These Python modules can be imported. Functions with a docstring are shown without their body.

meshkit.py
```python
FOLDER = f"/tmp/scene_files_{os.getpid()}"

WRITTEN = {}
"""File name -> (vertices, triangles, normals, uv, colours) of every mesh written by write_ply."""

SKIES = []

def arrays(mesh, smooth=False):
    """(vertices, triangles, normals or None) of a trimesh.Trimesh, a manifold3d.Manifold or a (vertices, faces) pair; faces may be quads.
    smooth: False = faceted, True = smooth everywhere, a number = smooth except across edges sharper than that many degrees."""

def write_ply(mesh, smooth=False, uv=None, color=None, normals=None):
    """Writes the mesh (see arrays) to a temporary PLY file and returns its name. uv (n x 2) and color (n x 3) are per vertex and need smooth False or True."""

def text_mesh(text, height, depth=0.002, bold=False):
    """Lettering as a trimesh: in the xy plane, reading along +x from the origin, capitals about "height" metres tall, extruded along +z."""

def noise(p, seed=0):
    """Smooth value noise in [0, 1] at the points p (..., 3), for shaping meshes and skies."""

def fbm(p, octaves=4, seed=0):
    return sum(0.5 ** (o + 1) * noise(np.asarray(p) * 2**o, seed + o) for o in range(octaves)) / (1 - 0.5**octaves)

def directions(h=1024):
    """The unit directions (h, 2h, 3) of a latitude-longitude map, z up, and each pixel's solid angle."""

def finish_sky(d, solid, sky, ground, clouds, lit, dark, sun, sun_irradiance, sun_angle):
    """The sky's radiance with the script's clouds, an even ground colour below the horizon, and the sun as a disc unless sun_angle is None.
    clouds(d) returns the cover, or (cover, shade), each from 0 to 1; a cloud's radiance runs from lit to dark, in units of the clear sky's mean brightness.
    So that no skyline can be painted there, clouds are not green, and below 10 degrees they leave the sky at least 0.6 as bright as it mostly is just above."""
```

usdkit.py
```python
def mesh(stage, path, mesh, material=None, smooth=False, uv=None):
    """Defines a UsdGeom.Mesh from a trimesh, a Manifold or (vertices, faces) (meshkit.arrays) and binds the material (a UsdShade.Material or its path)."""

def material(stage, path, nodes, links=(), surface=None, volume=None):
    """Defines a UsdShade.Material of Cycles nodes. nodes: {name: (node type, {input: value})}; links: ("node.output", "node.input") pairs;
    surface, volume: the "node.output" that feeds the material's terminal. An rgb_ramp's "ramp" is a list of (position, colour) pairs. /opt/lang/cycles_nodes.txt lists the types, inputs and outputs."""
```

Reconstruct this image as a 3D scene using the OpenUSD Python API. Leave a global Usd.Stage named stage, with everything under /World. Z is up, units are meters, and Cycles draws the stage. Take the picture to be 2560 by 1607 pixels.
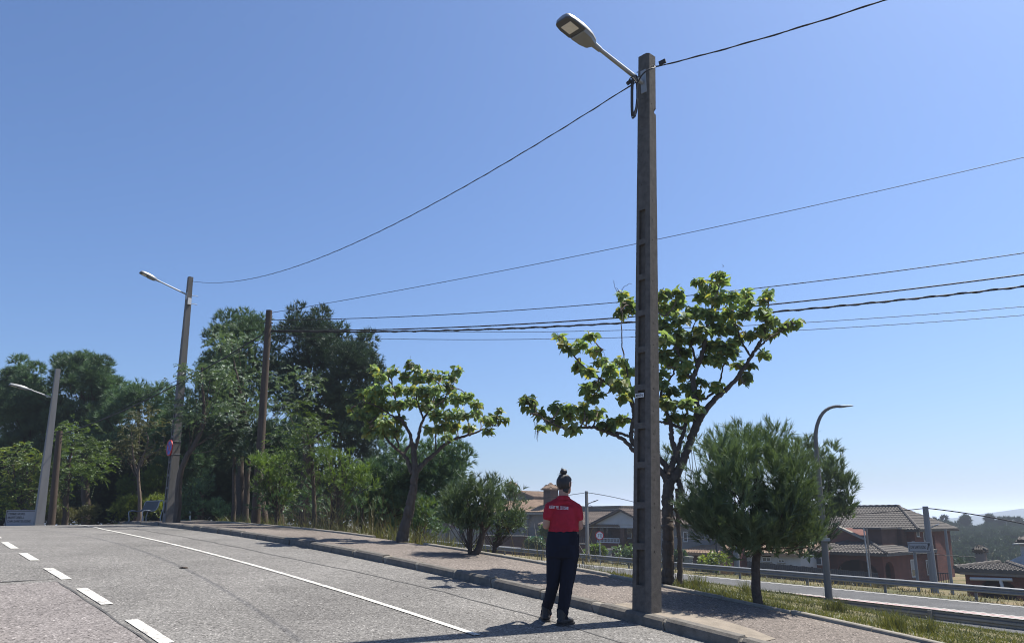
import math, random
import numpy as np, trimesh, manifold3d as mf
import shapely.geometry as sg
from pxr import Usd, UsdGeom, UsdLux, UsdShade, Gf, Sdf, Vt
import usdkit, meshkit

stage = Usd.Stage.CreateInMemory()
UsdGeom.SetStageUpAxis(stage, 'Z'); UsdGeom.SetStageMetersPerUnit(stage, 1.0)
UsdGeom.Xform.Define(stage, '/World'); UsdGeom.Scope.Define(stage, '/World/Looks')

# ------------------------------------------------------------------ camera, sky, sun
CAMZ, PITCH, FPX, CX, CY = 1.978, math.radians(12.593), 1900.0, 1280.0, 870.0
cam = UsdGeom.Camera.Define(stage, '/World/camera')
cam.AddTranslateOp().Set(Gf.Vec3d(0, 0, CAMZ)); cam.AddRotateXOp().Set(90 + 12.593)
cam.CreateHorizontalApertureAttr(36.0); cam.CreateVerticalApertureAttr(36.0 * 642 / 1024)
cam.CreateFocalLengthAttr(36.0 * FPX / 2560)
cam.CreateVerticalApertureOffsetAttr((CY - 803.5) / 2560 * 36.0)
cam.CreateClippingRangeAttr(Gf.Vec2f(0.05, 60000))
cam.CreateExposureAttr(1.0)
SUN_EL = math.radians(60.0)
SUN_H = np.array([0.871, 0.49]); SUN_H /= np.linalg.norm(SUN_H)
sun_dir = np.array([SUN_H[0] * math.cos(SUN_EL), SUN_H[1] * math.cos(SUN_EL), math.sin(SUN_EL)])
usdkit.material(stage, '/World/Looks/sky_look', {
    'sky': ('sky_texture', {'sky_type': 'single_scattering', 'sun_disc': False, 'sun_elevation': SUN_EL, 'sun_rotation': math.atan2(SUN_H[0], SUN_H[1]),
                            'altitude': 150.0, 'air_density': 1.0, 'aerosol_density': 2.0, 'ozone_density': 9.0}),
    'tint': ('mix', {'mix_type': 'multiply', 'fac': 1.0, 'color2': (0.91, 1.015, 1.125)}),
    'bg': ('background_shader', {'strength': 0.068})}, [('sky.color', 'tint.color1'), ('tint.color', 'bg.color')], surface='bg.background')
dome = UsdLux.DomeLight.Define(stage, '/World/sky'); dome.CreateIntensityAttr(1.0)
UsdShade.MaterialBindingAPI.Apply(dome.GetPrim()).Bind(UsdShade.Material.Get(stage, '/World/Looks/sky_look'))
dome.GetPrim().SetCustomDataByKey('kind', 'structure')
sun = UsdLux.DistantLight.Define(stage, '/World/sun')
sun.CreateNormalizeAttr(True); sun.CreateIntensityAttr(1.25); sun.CreateAngleAttr(0.53); sun.CreateColorAttr(Gf.Vec3f(1.0, 0.95, 0.87))
_z = Gf.Vec3d(*map(float, sun_dir)); _q = Gf.Rotation(Gf.Vec3d(0, 0, 1), _z)
sun.AddTransformOp().Set(Gf.Matrix4d().SetRotate(_q))

# ------------------------------------------------------------------ geometry of the place
HEAD = 0.74136
D = np.array([-math.sin(HEAD), math.cos(HEAD)]); T = np.array([math.cos(HEAD), math.sin(HEAD)])   # along and across the street

def ray(px, py):
    x, y = (px - CX) / FPX, -(py - CY) / FPX
    return np.array([x, math.cos(PITCH) - math.sin(PITCH) * y, math.sin(PITCH) + math.cos(PITCH) * y])
def at(px, py, depth):
    """The point seen at a spot of the photograph at that distance ahead."""
    d = ray(px, py)
    return d * (depth / d[1]) + [0, 0, CAMZ]
def project(p):
    p = np.asarray(p, float) - [0, 0, CAMZ]
    f = math.cos(PITCH) * p[1] + math.sin(PITCH) * p[2]; u = -math.sin(PITCH) * p[1] + math.cos(PITCH) * p[2]
    return CX + FPX * p[0] / f, CY - FPX * u / f
def on_t(px, py, t0):
    """(s, z, depth) where the line of sight meets the upright plane t = t0."""
    d = ray(px, py); k = t0 / (d[:2] @ T)
    return k * (d[:2] @ D), k * d[2] + CAMZ, k * d[1]
def st(s, t, z):
    p = np.multiply.outer(s, D) + np.multiply.outer(t, T)
    return np.concatenate([p, np.broadcast_to(np.asarray(z, float)[..., None], p.shape[:-1] + (1,))], -1)

A_, B_, G_, E_ = 0.14578, -0.004358, 4.385e-5, 0.00984
def smooth(x, a, b):
    x = np.clip((np.asarray(x, float) - a) / (b - a), 0, 1); return x * x * (3 - 2 * x)
def hroad(s, tt=0.0):
    s = np.asarray(s, float); c = np.clip(s, -2.0, 24.5)
    h = A_ * c + B_ * c * c + G_ * c ** 3
    lo, hi = np.minimum(s + 2.0, 0), np.maximum(s - 24.5, 0)
    h = h + lo * 0.11 + 0.0128 * hi - 0.00075 * hi * hi
    return h + E_ * np.asarray(tt, float)
def coff(s):
    s = np.asarray(s, float); c = np.clip(s, -3, 26)
    return -4.1e-5 * c * c + 8.8e-5 * c ** 3 + np.maximum(s - 26, 0) * 0.176
def rp(s, tt, lift=0.0):
    """A point of the street surface: s along it, tt across it."""
    s, tt = np.broadcast_arrays(np.asarray(s, float), np.asarray(tt, float))
    return st(s, tt + coff(s), hroad(s, tt) + lift)
def zlow(s): return -1.55 + 0.026 * (np.asarray(s, float) - 10)
def ground(x, y):
    x, y = np.asarray(x, float), np.asarray(y, float)
    s, t = x * D[0] + y * D[1], x * T[0] + y * T[1]
    tt = t - coff(s)
    high = hroad(s, np.clip(tt, -8, 9.3)) + 0.07
    forest = smooth(np.degrees(np.arctan2(s - 2.0, np.maximum(t, 0.1))), 57, 66) * smooth(s, 10, 18)
    high = np.where(s > 26, np.minimum(high, 1.65 + 0 * s), high)
    w = 16.2 + forest * 70
    sl = np.clip(s, -40, 70)
    low = zlow(sl) - 0.14 - smooth(t, 38.2, 39.8) * 0.1 - smooth(t, 41.5, 53) * 1.6 - smooth(t, 75, 150) * 7.0
    bank = np.interp(s, [-40, 3, 6.8, 9.1, 12.4, 14.75, 17.4, 22, 30], [-2.9, -1.44, -1.2, -1.03, -0.68, -0.57, -0.6, -1.1, -0.95])
    k = np.clip((tt - 9.3) / 16.0, 0, 1); k = k ** np.interp(s, [10, 16, 24], [1.0, 0.9, 0.5])
    slope = high * (1 - k) + bank * k; slope = slope + (low - slope) * smooth(tt, 25.2, 26.0)
    b = smooth(tt - 9.3, -0.5, 1) * np.clip((tt - 9.3) / w, 0, 1) ** 0.85
    g = (high * (1 - b) + low * b) * forest + slope * (1 - forest)
    n = meshkit.fbm(np.stack([x * 0.35, y * 0.35, 0 * x], -1), 3, 5) - 0.5
    g = g + n * 0.22 * smooth(tt, 9.6, 12) * (1 - smooth(t, 24, 26)) + n * 0.3 * smooth(t, 43, 50)
    on_road = (tt > -3.2) & (tt < 9.32) & (s < 70)
    return np.where(on_road, hroad(s, tt) - 0.22, g)
def gz(p): return float(ground(p[0], p[1]))

# ------------------------------------------------------------------ helpers for prims
_names = {}
def numbered(parent, name):
    k = (parent, name); n = _names.get(k, 0); _names[k] = n + 1
    return f'{parent}/{name}' if n == 0 else f'{parent}/{name}_{n:03d}'
def tag(p, label=None, cat=None, group=None, kind=None):
    for k, v in (('label', label), ('category', cat), ('group', group), ('kind', kind)):
        if v: p.SetCustomDataByKey(k, v)
    return p
class Thing:
    def __init__(self, path, base): self.path, self.base = path, np.asarray(base, float)
def thing(name, base, label, cat, group=None, kind=None):
    path = numbered('/World', name); x = UsdGeom.Xform.Define(stage, path)
    x.AddTranslateOp().Set(Gf.Vec3d(*map(float, base)))
    tag(x.GetPrim(), label, cat, group, kind)
    return Thing(path, base)
def part(parent, name, mesh, mat, smooth_=False, label=None, kind=None):
    """A mesh given in world coordinates, as a child of a thing or of one of its parts."""
    v, f, n = meshkit.arrays(mesh, smooth_)
    path = numbered(parent.path, name)
    m = usdkit.mesh(stage, path, (v - parent.base, f), mat)
    if n is not None:
        m.CreateNormalsAttr(Vt.Vec3fArray.FromNumpy(n.astype(np.float32))); m.SetNormalsInterpolation('vertex')
    tag(m.GetPrim(), label, kind=kind)
    return Thing(path, parent.base)
def solo(name, mesh, mat, label=None, cat=None, group=None, kind=None, smooth_=False):
    path = numbered('/World', name)
    m = usdkit.mesh(stage, path, mesh, mat, smooth=smooth_)
    tag(m.GetPrim(), label, cat, group, kind); return m

class MB:
    """Collects simple solids into one mesh."""
    def __init__(self): self.v, self.f, self.n = [], [], 0
    def add(self, v, f):
        v, f = np.asarray(v, float), np.asarray(f, int)
        if f.shape[1] == 4: f = np.vstack([f[:, [0, 1, 2]], f[:, [0, 2, 3]]])
        self.v.append(v); self.f.append(f + self.n); self.n += len(v); return self
    def tm(self, m): return self.add(m.vertices, m.faces)
    def hexa(self, c):
        """8 corners: bottom ring of four, then top ring."""
        return self.add(c, [[0, 3, 2, 1], [4, 5, 6, 7], [0, 1, 5, 4], [1, 2, 6, 5], [2, 3, 7, 6], [3, 0, 4, 7]])
    def box(self, o, ax, ay, az):
        o, ax, ay, az = map(np.asarray, (o, ax, ay, az))
        return self.hexa([o, o + ax, o + ax + ay, o + ay, o + az, o + ax + az, o + ax + ay + az, o + ay + az])
    def uv(self, u0, u1, v0, v1, z0, z1):
        """A box in house axes (u to the right along the street, v away from it)."""
        c = [(u0, v0), (u1, v0), (u1, v1), (u0, v1)]
        return self.hexa([H(u, v, z0) for u, v in c] + [H(u, v, z1) for u, v in c])
    def beam(self, p, q, w, h, up=(0, 0, 1)):
        p, q = np.asarray(p, float), np.asarray(q, float); d = q - p; d /= np.linalg.norm(d)
        s = np.cross(d, up); s /= max(np.linalg.norm(s), 1e-9); u = np.cross(s, d)
        r = [(-w / 2, -h / 2), (w / 2, -h / 2), (w / 2, h / 2), (-w / 2, h / 2)]
        return self.hexa([p + s * a + u * b for a, b in r] + [q + s * a + u * b for a, b in r])
    def tube(self, pts, radii, n=8, cap=True):
        pts = np.asarray(pts, float); k = len(pts)
        radii = np.broadcast_to(np.asarray(radii, float), (k,))
        tan = np.gradient(pts, axis=0); tan /= np.maximum(np.linalg.norm(tan, axis=1, keepdims=True), 1e-9)
        ref = np.array([0.0, 0, 1]) if abs(tan[0][2]) < 0.9 else np.array([1.0, 0, 0])
        s = np.cross(tan[0], ref); s /= np.linalg.norm(s)
        ang = np.arange(n) / n * 2 * np.pi; rings = []
        for i in range(k):
            s = s - tan[i] * (s @ tan[i]); s /= max(np.linalg.norm(s), 1e-9); b = np.cross(tan[i], s)
            rings.append(pts[i] + radii[i] * (np.cos(ang)[:, None] * s + np.sin(ang)[:, None] * b))
        v = np.vstack(rings); i, j = np.meshgrid(np.arange(k - 1), np.arange(n), indexing='ij')
        a = (i * n + j).ravel(); b2 = (i * n + (j + 1) % n).ravel()
        f = np.stack([a, b2, b2 + n, a + n], 1)
        self.add(v, f)
        if cap:
            for r0, rev in ((0, True), ((k - 1) * n, False)):
                ring = r0 + np.arange(n) - 0
                tri = [[ring[0], ring[j2 + 1], ring[j2]] if rev else [ring[0], ring[j2], ring[j2 + 1]] for j2 in range(1, n - 1)]
                self.f.append(np.asarray(tri) + self.n - len(v))
        return self
    @property
    def mesh(self): return np.vstack(self.v), np.vstack(self.f)

def H(u, v, z): return np.array([*(-u * D + v * T), z])      # house axes: u to the right along the street, v away from it
def spline(pts, n):
    from scipy.interpolate import CubicSpline
    pts = np.asarray(pts, float); d = np.r_[0, np.cumsum(np.linalg.norm(np.diff(pts, axis=0), axis=1))]
    return CubicSpline(d, pts)(np.linspace(0, d[-1], n))
def cyl(p, q, r0, r1=None, n=12): return MB().tube([p, q], [r0, r0 if r1 is None else r1], n).mesh
def hull_spheres(pairs, n=16):
    return mf.Manifold.batch_hull([mf.Manifold.sphere(r, n).translate(list(map(float, p))) for p, r in pairs])
def tri(m):
    a = m.to_mesh(); return trimesh.Trimesh(a.vert_properties[:, :3], a.tri_verts, process=True)

# ------------------------------------------------------------------ materials
def mat(name, nodes, links, surface='p.BSDF'): return usdkit.material(stage, '/World/Looks/' + name, nodes, links, surface=surface)
def plain(name, col, rough=0.7, var=0.25, scale=6.0, bump=0.0, bscale=60.0, spec=0.3, metal=0.0, detail=5, streak=False):
    """One colour with uneven wear, and a little relief."""
    c = np.asarray(col, float)
    nodes = {'g': ('geometry', {}), 'm': ('mapping', {'scale': (1, 1, 0.12) if streak else (1, 1, 1)}),
             'n': ('noise_texture', {'scale': scale, 'detail': detail, 'roughness': 0.65}),
             'r': ('rgb_ramp', {'ramp': [(0.28, tuple(c * (1 - var))), (0.5, tuple(c)), (0.72, tuple(np.minimum(c * (1 + var * 0.8), 0.95)))]}),
             'n2': ('noise_texture', {'scale': bscale, 'detail': 4}), 'b': ('bump', {'strength': bump, 'distance': 0.01}),
             'p': ('principled_bsdf', {'roughness': rough, 'specular_ior_level': spec, 'metallic': metal})}
    links = [('g.position', 'm.vector'), ('m.vector', 'n.vector'), ('n.fac', 'r.fac'), ('r.color', 'p.base_color'), ('g.position', 'n2.vector')]
    if bump: links += [('n2.fac', 'b.height'), ('b.normal', 'p.normal')]
    else: nodes.pop('b'); nodes.pop('n2'); links.pop()
    return mat(name, nodes, links)
def leafy(name, cols, trans=0.45, rough=0.55, gloss=0.06, tint=(1.35, 1.25, 0.6), patch=0.5):
    """Foliage: every leaf its own tone, light shining through."""
    k = len(cols)
    nodes = {'g': ('geometry', {}), 'r': ('rgb_ramp', {'ramp': [(i / (k - 1), c) for i, c in enumerate(cols)]}),
             'n': ('noise_texture', {'scale': patch, 'detail': 2}), 'mr': ('map_range', {'from_min': 0.3, 'from_max': 0.7, 'to_min': 0.55, 'to_max': 1.3}),
             'mul': ('mix', {'mix_type': 'multiply', 'fac': 1.0}), 'tc': ('mix', {'mix_type': 'multiply', 'fac': 1.0, 'color2': tint}),
             'd': ('diffuse_bsdf', {}), 't': ('translucent_bsdf', {}), 's': ('glossy_bsdf', {'roughness': rough, 'color': (0.8, 0.85, 0.9)}),
             'x': ('mix_closure', {'fac': trans}), 'y': ('mix_closure', {'fac': gloss})}
    links = [('g.random_per_island', 'r.fac'), ('g.position', 'n.vector'), ('n.fac', 'mr.value'), ('r.color', 'mul.color1'), ('mr.result', 'mul.color2'),
             ('mul.color', 'd.color'), ('mul.color', 'tc.color1'), ('tc.color', 't.color'), ('d.BSDF', 'x.closure1'), ('t.BSDF', 'x.closure2'), ('x.closure', 'y.closure1'), ('s.BSDF', 'y.closure2')]
    return mat(name, nodes, links, 'y.closure')
def asphalt(name, lo, mid, hi, crack=0.5, vs=64.0, warm=(1, 1, 1), crack_scale=1.5):
    """Worn road surface: stone chips, blotches, hair cracks."""
    w = np.asarray(warm, float)
    nodes = {'g': ('geometry', {}), 'v': ('voronoi_texture', {'scale': vs, 'randomness': 1.0}), 'bw': ('rgb_to_bw', {}),
             'r': ('rgb_ramp', {'ramp': [(0.0, tuple(np.asarray(lo) * w)), (0.45, tuple(np.asarray(mid) * w)), (0.8, tuple(np.asarray(mid) * w * 1.15)), (1.0, tuple(np.asarray(hi) * w))]}),
             'n': ('noise_texture', {'scale': 0.5, 'detail': 6, 'roughness': 0.6}), 'mr': ('map_range', {'from_min': 0.3, 'from_max': 0.7, 'to_min': 0.78, 'to_max': 1.16}),
             'nf': ('noise_texture', {'scale': 18.0, 'detail': 3}), 'mf': ('map_range', {'from_min': 0.3, 'from_max': 0.7, 'to_min': 0.86, 'to_max': 1.12}),
             'mul': ('mix', {'mix_type': 'multiply', 'fac': 1.0}), 'mul2': ('mix', {'mix_type': 'multiply', 'fac': 1.0}),
             'nd': ('noise_texture', {'scale': 3.0, 'detail': 7, 'roughness': 0.7}), 'vm': ('vector_math', {'math_type': 'scale', 'scale': 0.85}), 'va': ('vector_math', {'math_type': 'add'}),
             'c': ('voronoi_texture', {'feature': 'distance_to_edge', 'scale': crack_scale}), 'cr': ('map_range', {'from_min': 0.0, 'from_max': 0.011, 'to_min': 1 - crack, 'to_max': 1.0, 'clamp': True}),
             'cn': ('noise_texture', {'scale': 0.9, 'detail': 3}), 'cm': ('map_range', {'from_min': 0.42, 'from_max': 0.6, 'to_min': 0.0, 'to_max': 1.0, 'clamp': True}),
             'mul3': ('mix', {'mix_type': 'multiply'}),
             'b': ('bump', {'strength': 0.5, 'distance': 0.006}), 'p': ('principled_bsdf', {'roughness': 0.95, 'specular_ior_level': 0.12})}
    links = [('g.position', 'v.vector'), ('v.color', 'bw.color'), ('bw.val', 'r.fac'), ('g.position', 'n.vector'), ('n.fac', 'mr.value'), ('g.position', 'nf.vector'), ('nf.fac', 'mf.value'),
             ('r.color', 'mul.color1'), ('mr.result', 'mul.color2'), ('mul.color', 'mul2.color1'), ('mf.result', 'mul2.color2'),
             ('g.position', 'nd.vector'), ('nd.color', 'vm.vector1'), ('g.position', 'va.vector1'), ('vm.vector', 'va.vector2'), ('va.vector', 'c.vector'), ('c.distance', 'cr.value'),
             ('g.position', 'cn.vector'), ('cn.fac', 'cm.value'), ('cm.result', 'mul3.fac'), ('mul2.color', 'mul3.color1'), ('cr.result', 'mul3.color2'), ('mul3.color', 'p.base_color'),
             ('v.distance', 'b.height'), ('b.normal', 'p.normal')]
    return mat(name, nodes, links)

g3 = lambda v: (v, v, v)
M = {
    'asphalt': asphalt('asphalt', (0.03443, 0.03327, 0.03213), (0.1445, 0.1409, 0.1358), (0.4039, 0.3938, 0.3786), crack=0.6, warm=(1.02, 1, 0.97)),
    'patch': asphalt('asphalt_patch', (0.04017, 0.03845, 0.03729), (0.1576, 0.1506, 0.1462), (0.4039, 0.3887, 0.3786), crack=0.55, warm=(1.04, 0.99, 0.97)),
    'walk': asphalt('pavement_asphalt', (0.03443, 0.03213, 0.02984), (0.1358, 0.1243, 0.1138), (0.3635, 0.3333, 0.3079), crack=0.35, vs=62.0, warm=(1.04, 0.98, 0.94)),
    'lowroad': asphalt('low_road_asphalt', (0.0496, 0.0496, 0.0496), (0.08928, 0.08928, 0.08928), (0.1339, 0.1339, 0.1339), crack=0.2, vs=40.0),
    'seam': plain('tar_seam', (0.065, 0.063, 0.06), 0.8, 0.5, 25),
    'kerb': plain('kerb_concrete', (0.1156, 0.1054, 0.0918), 0.9, 0.35, 9, 0.5, 120),
    'edging': plain('edging_concrete', (0.1958, 0.1786, 0.1498), 0.9, 0.25, 7, 0.3, 90),
    'pad': plain('footing_mortar', (0.1901, 0.1613, 0.1267), 0.9, 0.25, 5, 0.3, 60),
    'pole': plain('pole_concrete', (0.07688, 0.06919, 0.0615), 0.9, 0.38, 14, 0.7, 75, detail=8),
    'pole2': plain('pole_concrete_grey', (0.1102, 0.105, 0.09975), 0.9, 0.2, 8, 0.3, 60, streak=True),
    'pole3': plain('pole_concrete_pale', (0.1587, 0.1587, 0.1587), 0.9, 0.15, 5, 0.2, 60, streak=True),
    'wood': plain('creosoted_wood', (0.0525, 0.0375, 0.0275), 0.85, 0.4, 16, 0.5, 40, streak=True),
    'galv': plain('galvanised_steel', (0.252, 0.258, 0.258), 0.5, 0.12, 9, 0, metal=0.35, spec=0.5),
    'rail': plain('guardrail_steel', (0.18, 0.186, 0.192), 0.5, 0.15, 3, 0, metal=0.3, spec=0.4),
    'railpost': plain('guardrail_post_steel', (0.1408, 0.1408, 0.1376), 0.6, 0.2, 6, 0, metal=0.2),
    'lampgrey': plain('lamp_housing_grey', (0.18, 0.186, 0.192), 0.45, 0.1, 6, 0, spec=0.5),
    'lampdark': plain('lamp_frame_dark', (0.055, 0.058, 0.065), 0.35, 0.1, 6, 0, spec=0.5),
    'lens': plain('lamp_lens', (0.62, 0.60, 0.56), 0.2, 0.08, 40, 0, spec=0.5),
    'cable': plain('cable_black', (0.022, 0.022, 0.024), 0.6, 0.2, 20),
    'iron': plain('dark_iron', (0.03, 0.03, 0.033), 0.5, 0.2, 8),
    'bark': plain('grey_brown_bark', (0.069, 0.0528, 0.0408), 0.95, 0.45, 22, 1.0, 34, streak=True, detail=8),
    'pinebark': plain('pine_bark', (0.06, 0.045, 0.0348), 0.95, 0.5, 18, 1.0, 28, detail=8),
    'catbark': plain('smooth_brown_bark', (0.112, 0.084, 0.0644), 0.9, 0.35, 20, 0.6, 40, streak=True),
    'white': plain('white_paint', (0.444, 0.444, 0.432), 0.6, 0.08, 7),
    'bench': plain('bench_steel', (0.288, 0.304, 0.32), 0.4, 0.1, 9, metal=0.3, spec=0.5),
    'benchmesh': plain('bench_mesh_steel', (0.06, 0.063, 0.068), 0.7, 0.1, 9),
    'red': plain('sign_red', (0.33, 0.012, 0.018), 0.45, 0.06, 5), 'blue': plain('sign_blue', (0.021, 0.063, 0.294), 0.45, 0.06, 5),
    'signshaded': plain('sign_white_shaded', (0.2, 0.205, 0.215), 0.5, 0.05, 5),  # white sign faces turned from the sun, shade put into the base colour
    'signwhite': plain('sign_white', (0.5746, 0.5825, 0.5905), 0.45, 0.05, 5), 'black': plain('sign_black', (0.015, 0.015, 0.017), 0.5, 0.1, 5),
    'brickred': None,
}
def marking(name, col):
    """Road paint worn through to the stones."""
    nodes = {'g': ('geometry', {}), 'v': ('voronoi_texture', {'scale': 75.0}), 'bw': ('rgb_to_bw', {}), 'n': ('noise_texture', {'scale': 5.0, 'detail': 6}),
             'a': ('math', {'math_type': 'multiply_add', 'value2': 0.5}), 'r': ('rgb_ramp', {'ramp': [(0.50, (0.2, 0.19, 0.18)), (0.70, tuple(np.asarray(col) * 0.8)), (0.92, col)]}),
             'b': ('bump', {'strength': 0.3, 'distance': 0.004}), 'p': ('principled_bsdf', {'roughness': 0.75, 'specular_ior_level': 0.25})}
    return mat(name, nodes, [('g.position', 'v.vector'), ('v.color', 'bw.color'), ('g.position', 'n.vector'), ('bw.val', 'a.value1'), ('n.fac', 'a.value3'), ('a.value', 'r.fac'), ('r.color', 'p.base_color'),
                             ('v.distance', 'b.height'), ('b.normal', 'p.normal')])
M['paint'] = marking('road_paint', (0.54, 0.525, 0.475))
M['redpaint'] = plain('road_paint_red', (0.36, 0.26, 0.245), 0.8, 0.15, 3)
def brick(name, c1, c2, mortar, bw=0.26, rh=0.075):
    nodes = {'g': ('geometry', {}), 'sp': ('separate_xyz', {}), 'md': ('vector_math', {'math_type': 'dot_product', 'vector2': (D[0] + 0.02, D[1], 0)}), 'mt': ('vector_math', {'math_type': 'dot_product', 'vector2': (T[0], T[1], 0)}),
             'ad': ('math', {'math_type': 'add'}), 'cb': ('combine_xyz', {}), 'k': ('brick_texture', {'scale': 1.0, 'brick_width': bw, 'row_height': rh, 'mortar_size': 0.008, 'color1': c1, 'color2': c2, 'mortar': mortar}),
             'n': ('noise_texture', {'scale': 1.3, 'detail': 5}), 'mr': ('map_range', {'from_min': 0.3, 'from_max': 0.7, 'to_min': 0.8, 'to_max': 1.15}), 'mul': ('mix', {'mix_type': 'multiply', 'fac': 1.0}),
             'p': ('principled_bsdf', {'roughness': 0.85, 'specular_ior_level': 0.2})}
    return mat(name, nodes, [('g.position', 'sp.vector'), ('g.position', 'md.vector1'), ('g.position', 'mt.vector1'), ('md.value', 'ad.value1'), ('mt.value', 'ad.value2'), ('ad.value', 'cb.x'), ('sp.z', 'cb.y'), ('cb.vector', 'k.vector'),
                             ('g.position', 'n.vector'), ('n.fac', 'mr.value'), ('k.color', 'mul.color1'), ('mr.result', 'mul.color2'), ('mul.color', 'p.base_color')])
M['brickred'] = brick('red_brick', (0.1255, 0.03816, 0.02594), (0.1004, 0.03013, 0.02176), (0.09208, 0.06026, 0.05022))
M['brickbrown'] = brick('brown_brick', (0.08184, 0.0372, 0.02678), (0.06324, 0.02976, 0.02232), (0.0744, 0.0558, 0.04836))
M['stucco'] = plain('grey_stucco', (0.1473, 0.1473, 0.1473), 0.9, 0.12, 2.0, 0.2, 60)
M['stuccowhite'] = plain('white_stucco', (0.3557, 0.3614, 0.3614), 0.9, 0.08, 1.5)
M['stuccobeige'] = plain('beige_stucco', (0.1607, 0.1384, 0.1205), 0.9, 0.12, 1.8)
M['stuccogreen'] = plain('sage_stucco', (0.1786, 0.183, 0.1652), 0.9, 0.1, 1.8)
M['stone'] = plain('rubble_stone', (0.1109, 0.1058, 0.1008), 0.95, 0.4, 3.0, 0.6, 12)
M['roofbrown'] = plain('brown_roof_tile', (0.0935, 0.07225, 0.0595), 0.85, 0.3, 2.2)
M['rooftan'] = plain('tan_roof_tile', (0.1951, 0.1337, 0.09027), 0.85, 0.35, 2.6)
M['roofgrey'] = plain('grey_roof_tile', (0.07225, 0.0646, 0.0578), 0.85, 0.3, 2.2)
M['glass'] = plain('window_glass', (0.03, 0.035, 0.04), 0.08, 0.2, 1.0, spec=0.6)
M['shutter'] = plain('shutter_grey', (0.252, 0.252, 0.252), 0.7, 0.08, 3)
M['green'] = plain('green_canvas', (0.10, 0.42, 0.22), 0.8, 0.15, 4)
M['darkfence'] = plain('dark_fence_slats', (0.035, 0.037, 0.042), 0.7, 0.25, 3)
M['fencepost'] = plain('cream_gate_post', (0.189, 0.189, 0.162), 0.85, 0.12, 3)

# foliage looks
M['catleaf'] = leafy('catalpa_leaf', [(0.1895, 0.2708, 0.09454), (0.298, 0.3926, 0.139), (0.4469, 0.5282, 0.2084), (0.677, 0.7042, 0.3337)], 0.55, 0.55, 0.05, (1.15, 1.12, 0.75), 1.2)
M['catleaf2'] = leafy('catalpa_leaf_yellowing', [(0.3011, 0.3099, 0.1063), (0.4782, 0.4427, 0.1505), (0.5844, 0.4782, 0.2125)], 0.5, 0.5, 0.06, (1.4, 1.3, 0.5), 1.2)
M['pine'] = leafy('pine_needle', [(0.06942, 0.1326, 0.0568), (0.1073, 0.1957, 0.06942), (0.1736, 0.2683, 0.08835)], 0.25, 0.5, 0.05, (1.3, 1.2, 0.6))
M['stonepine'] = leafy('long_pine_needle', [(0.08022, 0.1279, 0.0576), (0.1203, 0.1812, 0.06994), (0.1872, 0.2452, 0.08228)], 0.28, 0.5, 0.06, (1.3, 1.2, 0.6), 0.9)
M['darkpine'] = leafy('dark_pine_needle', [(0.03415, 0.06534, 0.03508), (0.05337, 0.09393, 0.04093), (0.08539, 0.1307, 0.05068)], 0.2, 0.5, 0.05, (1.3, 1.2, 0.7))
M['robinia'] = leafy('feather_leaf', [(0.07526, 0.1271, 0.05377), (0.1075, 0.1759, 0.06452), (0.1613, 0.2346, 0.08172)], 0.4, 0.45, 0.08)
M['bright'] = leafy('bright_leaf', [(0.08349, 0.1403, 0.02508), (0.1291, 0.1963, 0.03135), (0.1973, 0.2525, 0.04389)], 0.45, 0.5, 0.05)
M['yellow'] = leafy('yellow_leaf', [(0.1638, 0.2184, 0.03276), (0.273, 0.2912, 0.04004), (0.3822, 0.3458, 0.0546)], 0.45, 0.5, 0.05)
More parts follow.
